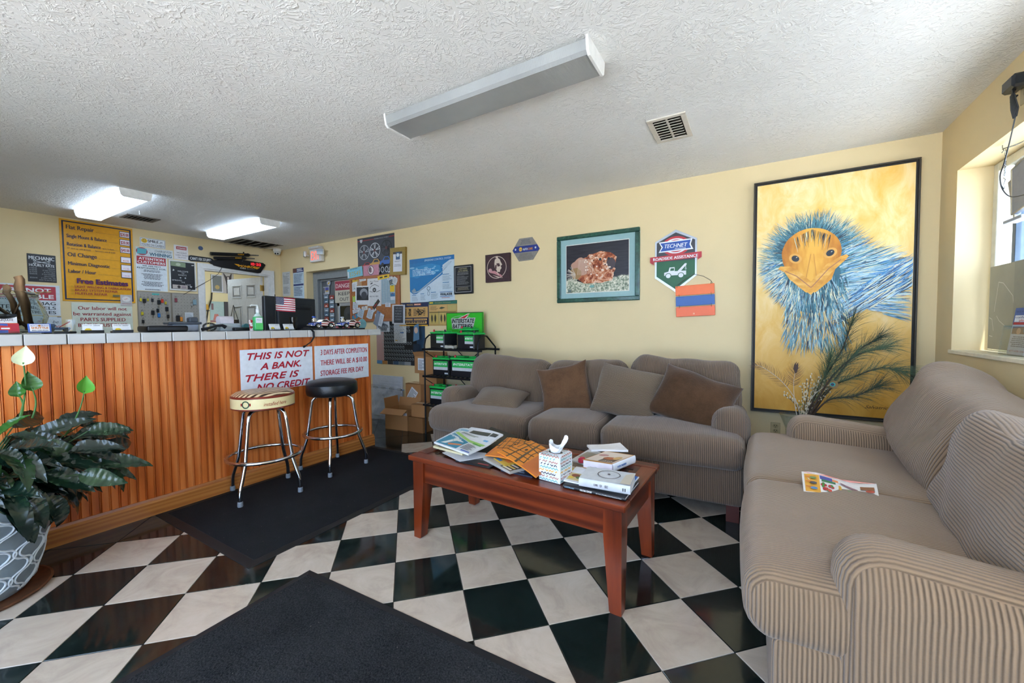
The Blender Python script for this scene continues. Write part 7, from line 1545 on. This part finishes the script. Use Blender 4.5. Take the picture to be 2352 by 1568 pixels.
o = q.build('lattice_relief', MAT('#d9e2ea', .6), pot, smooth=60); o['kind'] = 'stuff'
q = MB(); q.lathe([(.262, .36), (.2, .372), (.001, .38)], 32, cap0=False, cap1=False); q.build('soil', MAT('#241a12', .95, var=.3, bump=.6, bscale=60), t)
q = MB(); q.lathe([(.20, .0), (.245, .0), (.255, .012), (.245, .014), (.235, .006), (.16, .006)], 40, cap1=False); q.build('saucer', MAT('#5f3a22', .5, var=.3), t, smooth=50)
def leaf_mesh(L, W, droop, twist, sd):
    b = MB(); n, m = 26, 3; v = []
    for i in range(n+1):
        u = i/n; w = W*(sin(pi*min(1, u**.75))**.85)*(1-.15*u)+.0006; a = droop*u
        cx = L*(sin(droop*u)/droop if abs(droop) > .01 else u); cz = -L*((1-cos(droop*u))/droop if abs(droop) > .01 else 0)
        for j in range(-m, m+1):
            s_ = j/m; x = cx; yy = w*s_; z = cz+w*.45*abs(s_)**1.3+.0034*cos(u*42-abs(s_)*7)*abs(s_)*min(1, w*40)+.011*noise.noise(Vector((u*5, s_*2.4, sd)))*abs(s_)+.008*noise.noise(Vector((u*3, 7, sd)))
            v.append((x, yy*cos(twist*u)-(z-cz)*sin(twist*u), cz+yy*sin(twist*u)+(z-cz)*cos(twist*u)))
    k = 2*m+1; b.add(v, [(i*k+j, (i+1)*k+j, (i+1)*k+j+1, i*k+j+1) for i in range(n) for j in range(2*m)])
    return b
def leaf_mat(name, a, b_, c_):
    s = NT(name); s.set(.22, 0, .5, .35); s.p.inputs['Coat Roughness'].default_value = .25; v = s.coord(); oi = s.n('ObjectInfo')
    f = s.math('ADD', s.math('MULTIPLY', s.noise(v, 18, 3), .5), s.math('MULTIPLY', oi.outputs['Random'], .5)); sp = s.n('SeparateXYZ'); s.l(v, sp.inputs[0])
    vein = s.n('TexWave', wave_type='BANDS', bands_direction='X'); vein.inputs['Scale'].default_value = 14; vein.inputs['Distortion'].default_value = 1.5; s.l(v, vein.inputs['Vector'])
    s.col(s.ramp(f, [(.25, a), (.55, b_), (.85, c_)])); s.bump(vein.outputs['Fac'], .55, .004); return s.m
LEAF = leaf_mat('dark_lily_leaf', '#12211c', '#1a3024', '#284626'); LEAF2 = leaf_mat('fresh_lily_leaf', '#1f4a18', '#2f6522', '#427a30')
LM = []
for i, (L, W, d, tw) in enumerate(((.22, .042, 1.0, .1), (.24, .046, 1.5, -.2), (.20, .044, .6, .25), (.25, .042, 1.9, .0), (.19, .042, 1.2, -.3), (.23, .036, .35, .2))):
    o = leaf_mesh(L, W, d, tw, i).build('leaf', LEAF, t, smooth=180); LM.append(o.data); bpy.data.objects.remove(o)
random.seed(17)
def put_leaf(az, r, z, pitch, k, sc=1, mat=None, roll=0):
    if PX0+(r+.17)*cos(az) < -3.27: return
    me = LM[k]
    roll += .85*sin(az)*random.uniform(.5, 1.2)
    o = child('leaf', me, t, (r*cos(az), r*sin(az), z)); o.rotation_euler = (roll, -pitch, az); o.scale = (sc, sc, sc)
    if mat: o.material_slots[0].link = 'OBJECT'; o.material_slots[0].material = mat
    q = MB(); e_ = Vector((r*cos(az), r*sin(az), z)); s_ = Vector((.25*r*cos(az+.4), .25*r*sin(az+.4), .37)); mid = s_.lerp(e_, .5)+Vector((0, 0, .06)); q.tube([s_, mid, e_], [.005, .004, .003], 6); STEMS.add(q.v, q.f)
STEMS = MB()
for i in range(34): put_leaf(random.uniform(0, 2*pi), random.uniform(.16, .26), random.uniform(.46, .58), random.uniform(-.5, .15), random.choice((0, 1, 3, 4)), random.uniform(.85, 1.05), roll=random.uniform(-.3, .3))
for i in range(52): put_leaf(random.uniform(-.5, 2.4), random.uniform(.10, .25), random.uniform(.52, .72), random.uniform(-.3, .35), random.choice((0, 1, 2, 4, 5)), random.uniform(.85, 1.1), roll=random.uniform(-.4, .4))
for i in range(30): put_leaf(random.uniform(-1.0, 1.6), random.uniform(.18, .28), random.uniform(.42, .52), random.uniform(-.7, -.2), random.choice((1, 3, 0)), random.uniform(.8, 1.0), roll=random.uniform(-.3, .3))
for i in range(26): put_leaf(random.uniform(.7, 1.9), random.uniform(.26, .42), random.uniform(.46, .70), random.uniform(-.5, .2), random.choice((0, 1, 2, 4)), random.uniform(.85, 1.15), roll=random.uniform(-.5, .5))
for az, r, z, pi_, k, sc in ((1.35, .34, .66, .15, 0, 1.05), (1.5, .38, .60, .0, 1, 1.05), (1.2, .36, .56, -.1, 1, 1.0), (1.55, .33, .52, -.3, 1, 1.0), (1.65, .30, .72, .35, 2, .9), (1.0, .26, .50, -.6, 3, 1.0), (.75, .30, .44, -.8, 3, .9), (1.7, .42, .62, .2, 5, .8), (1.25, .2, .70, .3, 5, 1.0), (.9, .3, .60, -.2, 1, 1.0), (.4, .25, .66, -.1, 0, 1.0), (1.1, .42, .50, -.5, 4, 1.0)):
    put_leaf(az, r, z, pi_, k, sc)
for az, r, z, pi_, k, sc in ((1.2, .1, .70, 1.0, 2, .75), (.9, .06, .74, 1.25, 5, .6)): put_leaf(az, r, z, pi_, k, sc, LEAF2)
STEMS.build('stem', MAT('#2b4a22', .45), t, smooth=60)
def flower(pt, base, mat, label, sz, facing, spad):
    q = MB(); P0 = Vector(base); P1 = Vector(pt); SP = [P0.lerp(P1, k/8)+Vector((0, .012*sin(pi*k/8), 0)) for k in range(9)]; q.tube(SP, [.0042-.0016*k/8 for k in range(9)], 8); st = q.build('flower_stem', MAT('#3f6f30', .4), t, smooth=60)
    b = MB(); n, m = 10, 4; v = []
    for i in range(n+1):
        u = i/n; w = sz*.62*(sin(pi*u**.62)**.75)*(1-u**4*.7)+.0008
        for j in range(-m, m+1): s_ = j/m; v.append((sz*1.75*u-.3*sz, w*s_, .5*w*abs(s_)**1.5-.12*sz*sin(pi*u)))
    k = 2*m+1; b.add(v, [(i*k+j, (i+1)*k+j, (i+1)*k+j+1, i*k+j+1) for i in range(n) for j in range(2*m)])
    o = b.build('spathe', mat, st, smooth=180, label=label)
    yaw_, lean_, roll_ = facing; n_ = Vector((cos(yaw_), sin(yaw_), .25)).normalized(); up_ = (Vector((0, 0, 1))-n_*n_.z).normalized(); up_ = up_*cos(roll_)+n_.cross(up_)*sin(roll_); mm = Matrix((up_, n_.cross(up_), n_)).transposed().to_4x4(); o.matrix_local = Matrix.Translation(P1) @ mm @ Matrix.Rotation(lean_, 4, 'Y')
    if spad: q = MB(); q.tube([(-.2*sz, 0, 0), (.1*sz, 0, .010), (.95*sz, 0, .014)], [.004, .0075, .005], 8); s2 = q.build('spadix', MAT('#d8d49a' if spad > 1 else '#6f9a86', .6), st, smooth=60); s2.matrix_local = o.matrix_local.copy()
XP = -2.93
def lp(px, py): v = PX(px, py, XP); return (v.x-PX0, v.y-PY0, v.z)
flower(lp(53, 832), lp(45, 960), MAT('#dfe5c0', .45), 'cream white spathe', .058, (-.25, .15, -.1), 2)
flower(lp(73, 890), lp(74, 960), LEAF2, 'green spathe seen from behind', .056, (.2, .0, .05), 0)
flower(lp(42, 905), lp(46, 960), LEAF2, 'small green spathe', .044, (-.4, .1, .15), 1)
flower(lp(194, 897), lp(150, 1000), MAT('#57a033', .4), 'bright green spathe leaning out', .056, (.15, .1, -.25), 0)

# ------------------------------------------------------------------ glass vase with dry stems behind the loveseat arm
VX, VY = .27, 3.33
t = thing('vase', 'tall clear glass vase of pine sprigs, feathers and dried flowers in the corner', 'vase', (VX, VY, 0))
q = MB(); q.lathe([(.06, 0), (.075, .01), (.07, .10), (.06, .30), (.065, .48), (.10, .575), (.102, .578), (.098, .578), (.06, .48), (.055, .30), (.065, .10), (.06, .02), (.001, .018)], 32, cap1=False); q.build('glass', CLEARP, t, smooth=70)
YV = 3.30
def vp(px, py, y=YV): v = PY(px, py, y); return Vector((v.x-VX, v.y-VY, v.z))
def curve_pts(pts, n=10):
    out = []
    for i in range(len(pts)-1):
        p0, p1, p2, p3 = pts[max(0, i-1)], pts[i], pts[i+1], pts[min(len(pts)-1, i+2)]
        for k in range(n): u = k/n; out.append(.5*((2*p1)+(p2-p0)*u+(2*p0-5*p1+4*p2-p3)*u*u+(3*p1-p0-3*p2+p3)*u**3))
    return out+[pts[-1]]
random.seed(29)
BARK = MAT('#3a2c22', .8, var=.3); NEEDLE = MAT('#2b3d28', .55, var=.3); NEEDLE2 = MAT('#3d5439', .55, var=.3)
def needles(b, base, d, n, L, spread):
    for i in range(n):
        a = random.uniform(0, 2*pi); o_ = d.orthogonal().normalized(); o2 = d.cross(o_); k = random.uniform(.15, spread); w = (d+(o_*cos(a)+o2*sin(a))*k).normalized(); p0 = base+d*random.uniform(-.03, .03); Ln = L*random.uniform(.7, 1.1); mid = p0+w*Ln*.55; tip = p0+w*Ln+Vector((0, 0, -.018)); sd = w.cross(Vector((0, -1, .2))).normalized()*.0006
        b.add([p0-sd, p0+sd, mid+sd, mid-sd, tip], [(0, 1, 2, 3), (3, 2, 4)])
for k, (path, whorls) in enumerate((([(1845, 975), (1880, 920), (1930, 855), (1965, 810), (2010, 780)], (1930, 1965, 2010)), ([(1850, 975), (1905, 895), (1950, 870), (2020, 845), (2060, 850)], (1960, 2010, 2050)), ([(1848, 975), (1875, 900), (1905, 850), (1935, 800), (1955, 745)], (1900, 1935, 1955)), ([(1848, 975), (1870, 915), (1893, 870), (1905, 830)], (1880, 1905)), ([(1850, 975), (1900, 920), (1960, 910), (2010, 890)], (1950, 2000)), ([(1850, 975), (1900, 880), (1960, 820), (2020, 800)], (1985, 2025)))):
    P = curve_pts([vp(px, py, YV-.03*k+.05) for px, py in path]); q = MB(); q.tube(P, [.006*(1-.6*i/len(P)) for i in range(len(P))], 6); tw = q.build('pine_sprig', BARK, t, smooth=60)
    b = MB()
    for i in range(int(len(P)*.35), len(P), 3): needles(b, P[i], (P[min(i+1, len(P)-1)]-P[i-1]).normalized(), 26, .15, 1.3)
    needles(b, P[-1], (P[-1]-P[-3]).normalized(), 60, .15, .9); o = b.build('needles', (NEEDLE, NEEDLE2)[k % 2], tw, smooth=0); o['kind'] = 'stuff'
def feather(path, barb, L, w0, eye=None, brown='#4a3328', nm='feather', spread=.9):
    P = curve_pts([vp(px, py, YV-.08) for px, py in path], 12); q = MB(); q.tube(P, [.0023*(1-.7*i/len(P)) for i in range(len(P))], 6); f = q.build(nm, MAT('#bdb6aa', .5), t, smooth=60)
    b = MB(); i0 = int(len(P)*barb)
    for i in range(i0, len(P)):
        d = (P[min(i+1, len(P)-1)]-P[max(0, i-1)]).normalized(); sd = d.cross(Vector((0, 1, 0))).normalized(); u = (i-i0)/(len(P)-i0)
        for sg in (-1, 1):
            for r_ in range(2):
                Lb = L*(.55+.6*sin(pi*min(1, u*1.0+.15)))*random.uniform(.75, 1.1); dirv = (d*(.5+u*.9)+sd*sg*spread).normalized(); p0 = P[i]+d*random.uniform(0, .01); p1 = p0+dirv*Lb*.5; p2 = p1+(dirv*.7+d*.5+Vector((0, random.uniform(-.2, .2), -.15))).normalized()*Lb*.5; wv = d*w0
                b.add([p0-wv, p0+wv, p1+wv, p1-wv, p2], [(0, 1, 2, 3), (3, 2, 4)])
    b.build('barbs', MAT(brown, .6), f, smooth=0)['kind'] = 'stuff'
    return P, f
P, f = feather([(1835, 975), (1826, 930), (1823, 880), (1828, 845)], .62, .075, .0010)
b = MB(); tip = P[-1]
b.prism([(-.004, -.035), (-.014, -.005), (-.010, .02), (.004, .045), (.000, .02), (.012, .04), (.012, .0), (.005, -.03)], -.001, .001, mat=Matrix.Translation(tip+Vector((0, -.004, 0))) @ Matrix.Rotation(pi/2, 4, 'X')); b.build('vane', MAT('#3a241a', .6), f, smooth=0)
feather([(1842, 975), (1828, 920), (1795, 875), (1755, 845), (1735, 838)], .42, .07, .0008)
feather([(1845, 975), (1860, 920), (1890, 890), (1910, 884)], .55, .05, .0010, brown='#6a5a34')
q = MB(); m = Matrix.Translation(vp(1918, 883, YV-.11)) @ Matrix.Rotation(pi/2, 4, 'X'); 
q.prism([(-.028+.05*(1-cos(a))*.9*(1 if i else 1)*.5, .026*sin(a)) for i, a in enumerate([2*pi*j/20 for j in range(20)])], -.001, .0, mat=m); q.build('feather_eye', MAT('#6f5526', .5), t, smooth=0)
q = MB(); q.prism([(-.012+.014*cos(2*pi*j/18), .013*sin(2*pi*j/18)) for j in range(18)], 0, .0012, mat=m); e_ = q.build('eye_ring', MAT('#1f8f86', .35), t, smooth=0)
q = MB(); q.prism([(-.013+.009*cos(2*pi*j/18), .009*sin(2*pi*j/18)) for j in range(18)], 0.0012, .0022, mat=m); q.build('eye_spot', MAT('#141a3a', .3), e_, smooth=0)
random.seed(41)
for k, (px, py) in enumerate(((1862, 862), (1852, 872), (1880, 868), (1888, 862), (1900, 870), (1878, 880), (1870, 890), (1885, 885), (1858, 888), (1842, 886), (1895, 892), (1905, 900), (1875, 905), (1850, 905), (1800, 905), (1815, 915))):
    P = curve_pts([vp(1846, 975), vp(1846+(px-1846)*.4, 930), vp(px, py, YV+random.uniform(-.06, .05))], 5); q = MB(); q.tube(P, .0018, 5); st = q.build('dried_stem', MAT('#5f5238', .8), t, smooth=60)
    b = MB()
    for i in range(3, len(P)):
        for r_ in range(2): b.lathe([(.0005, 0), (.0045, .004), (.003, .010), (.0005, .013)], 6, c=tuple(P[i]+Vector((random.uniform(-.014, .014), random.uniform(-.014, .014), random.uniform(-.01, .012)))))
    b.build('seed_heads', MAT('#c9bda2', .8), st, smooth=60)['kind'] = 'stuff'
    if k % 3 == 0:
        b = MB()
        for i in range(4): c0 = P[2+i]; a = random.uniform(0, 6.28); d = Vector((cos(a), sin(a)*.5, .4)); b.add([c0, c0+d*.012+Vector((.005, 0, 0)), c0+d*.026, c0+d*.012-Vector((.005, 0, 0))], [(0, 1, 2, 3)])
        b.build('leaflet', MAT('#4f7a34', .5), st, smooth=0)['kind'] = 'stuff'

# ------------------------------------------------------------------ around the window
WM = Matrix(((0, 0, -1, XR), (-1, 0, 0, 0), (0, 1, 0, 0), (0, 0, 0, 1)))      # local x -> -y, local z -> into the room
s = Sign(None, 0, 0, .075, .12, 'wall_plate', 'ivory outlet plate high above the window', 'outlet', '#b9a982', .006, mw=WM @ Matrix.Translation((-2.835, 2.19, .001)), edge=.002); s.rect(.4, .3, .6, .7, '#8a7d5a'); s.done()
t = thing('power_adapter', 'black plug-in power adapter with a tied cord above the window', 'power adapter', mw=WM @ Matrix.Translation((-2.80, 2.285, .008))); q = MB(); q.box((-.05, -.03, 0), (.05, .03, .055), .010); q.build('case', MAT('#22262a', .35), t, smooth=0)
q = MB()
for k in range(6): a = .005*k; q.tube([(.012, -.028, .03+a*.4), (.014+a, -.06, .045), (.010+a*.8, -.12, .040-a*.5), (.002+a, -.155, .03), (-.008+a, -.12, .028), (.004, -.05, .03)], .0035, 6)
q.tube([(-.012, -.075, .035), (.04, -.07, .035)], .004, 6); q.build('cord_bundle', MAT('#1b1d20', .5), t)
o = MB().tube(curve_pts([PX(2336, 250, 1.03), PX(2318, 330, 1.02), PX(2306, 375, 1.03), PX(2297, 405, 1.035), PX(2303, 435, 1.045), PX(2325, 452, 1.05), PX(2375, 440, 1.05)], 8), .0025, 6).build('adapter_cord', MAT('#3a3d42', .4)); tag(o, 'thin dark cord looping down from the adapter across the window', 'cord')
t = thing('hanging_chain', 'steel chain with S-hooks strung under the window head', 'chain', (1.10, 3.10, 2.09)); q = MB()
def link(c0, d, L=.016):
    up = d.orthogonal().normalized(); b = MB(); b.tube([c0+d*(L*.5*cos(a))+up*(L*.28*sin(a)) for a in [2*pi*i/10 for i in range(10)]], .0013, 5, closed=True); return b
pts = curve_pts([Vector((0, .02, .0)), Vector((0, -.15, -.03)), Vector((0, -.35, -.035)), Vector((0, -.6, .0))], 16)
for i in range(len(pts)-1): lk = link(pts[i], (pts[i+1]-pts[i]).normalized()); q.add(lk.v, lk.f)
for i in range(10): lk = link(Vector((0, -.005+.002*(i % 2), -.02-.013*i)), Vector((0, .1*(i % 2), -1)).normalized()); q.add(lk.v, lk.f)
q.build('link', MAT('#8a8f96', .25, 1), t, smooth=60)['kind'] = 'stuff'
q = MB(); q.tube([(0, .01, -.15), (0, -.012, -.165), (0, .0, -.185), (0, .014, -.195), (0, .0, -.21), (0, -.012, -.20)], .0018, 6); q.tube([(0, .03, .03), (0, .03, .01), (0, .015, -.01), (0, .035, -.015)], .002, 6); q.build('s_hook', MAT('#8a8f96', .25, 1), t, smooth=60)
t = thing('window_sign', 'grey folded sign board hanging from the chain in the window', 'sign', (1.13, 3.02, 1.875))
YZm = Matrix(((0, 0, 1, 0), (1, 0, 0, 0), (0, 1, 0, 0), (0, 0, 0, 1)))
for k, pts in enumerate(([(.06, .03), (-.035, .055), (-.005, -.165)], [(-.045, .065), (-.30, .12), (-.30, -.12), (-.06, -.155)])):
    q = MB(); q.prism(pts, -.02-.03*k, .0-.03*k, mat=YZm); o = q.build('board', MAT('#8f959d', .45), t, smooth=0)
    q = MB()
    for (a0, b0), (a1, b1) in zip(pts, pts[1:]+pts[:1]): q.tube([(-.02-.03*k, a0, b0), (-.02-.03*k, a1, b1)], .004, 6)
    q.build('edge_trim', MAT('#b5a98e', .5), o, smooth=0)
q = MB(); q.box((-.05, -.14, -.185), (.0, .02, -.170), .002); q.build('base_strip', MAT('#a3a9b0', .45), t, smooth=0)
s = Sign(None, 0, 0, .62, .47, 'window_sheet', 'whitish translucent sheet taped over the lower window by the far jamb', 'sheet', MAT('#aaa690', .6, var=.08, scale=6), .006, mw=WM @ Matrix.Translation((-3.44, 1.045, -.135)))
random.seed(2)
for pts in ([(.10, .45), (.16, .80), (.24, .78), (.40, .62), (.42, .50)], [(.42, .52), (.44, .66), (.5, .68)], [(.02, .38), (.07, .36), (.10, .22)], [(.03, .16), (.09, .15)], [(.15, .40), (.20, .34), (.3, .28)]): s.line(pts, .006, '#d9d6c8')
s.rect(.42, 0, 1, 1, '#9a9682'); s.done()
s = Sign(None, 0, 0, .75, .50, 'window_board', 'grey board standing over the lower window toward the viewer', 'sheet', '#98947f', .006, mw=WM @ Matrix.Translation((-2.80, 1.045, -.135))); s.done()
t = thing('brochure_holder', 'clear acrylic brochure holder with a blue and red leaflet on the window sill', 'brochure holder', mw=WM @ Matrix.Translation((-3.07, 1.032, -.06)) @ Matrix.Rotation(-.12, 4, 'X'))
q = MB(); q.box((-.02, 0, .012), (.20, .15, .014)); q.box((-.02, 0, -.02), (-.017, .15, .014)); q.box((-.02, 0, -.022), (.20, .24, -.02)); q.box((-.02, 0, -.022), (.20, .003, .05)); q.build('holder', CLEARP, t, smooth=0)
m = Matrix.Translation((.0, .004, -.012)); s = Sign(None, 0, 0, .19, .235, 'leaflet', 'x', 'x', '#d3d6dc', .004, mw=m); c0 = s.root
s.rect(0, .64, 1, 1, '#4a62a0'); s.rect(.06, .70, .97, .84, '#e2e6ea'); s.text('TRAVEL WITH CONFIDENCE', .06, .90, .04, '#1f2a4a', .88); s.text('confidence', .10, .775, .05, '#23326a', .8, 'l', .02); s.text('plus', .3, .712, .045, '#b0262e', .28, 'l', .03); s.rect(.06, .64, .97, .69, '#b0262e'); s.rect(.08, .44, .94, .60, '#7a5648'); s.ell(.4, .5, .1, .07, '#c99a7a', 12); s.ell(.7, .52, .1, .06, '#5a6f86', 12); s.greek(.1, .16, .92, .40, 6, '#6a6f78', center=True); s.text('1-877-438-5064', .1, .06, .04, '#b04a4a', .8); s.done()
for ch in list(c0.children): ch.parent = t; ch.matrix_parent_inverse = Matrix(); ch.matrix_basis = m
bpy.data.objects.remove(c0)
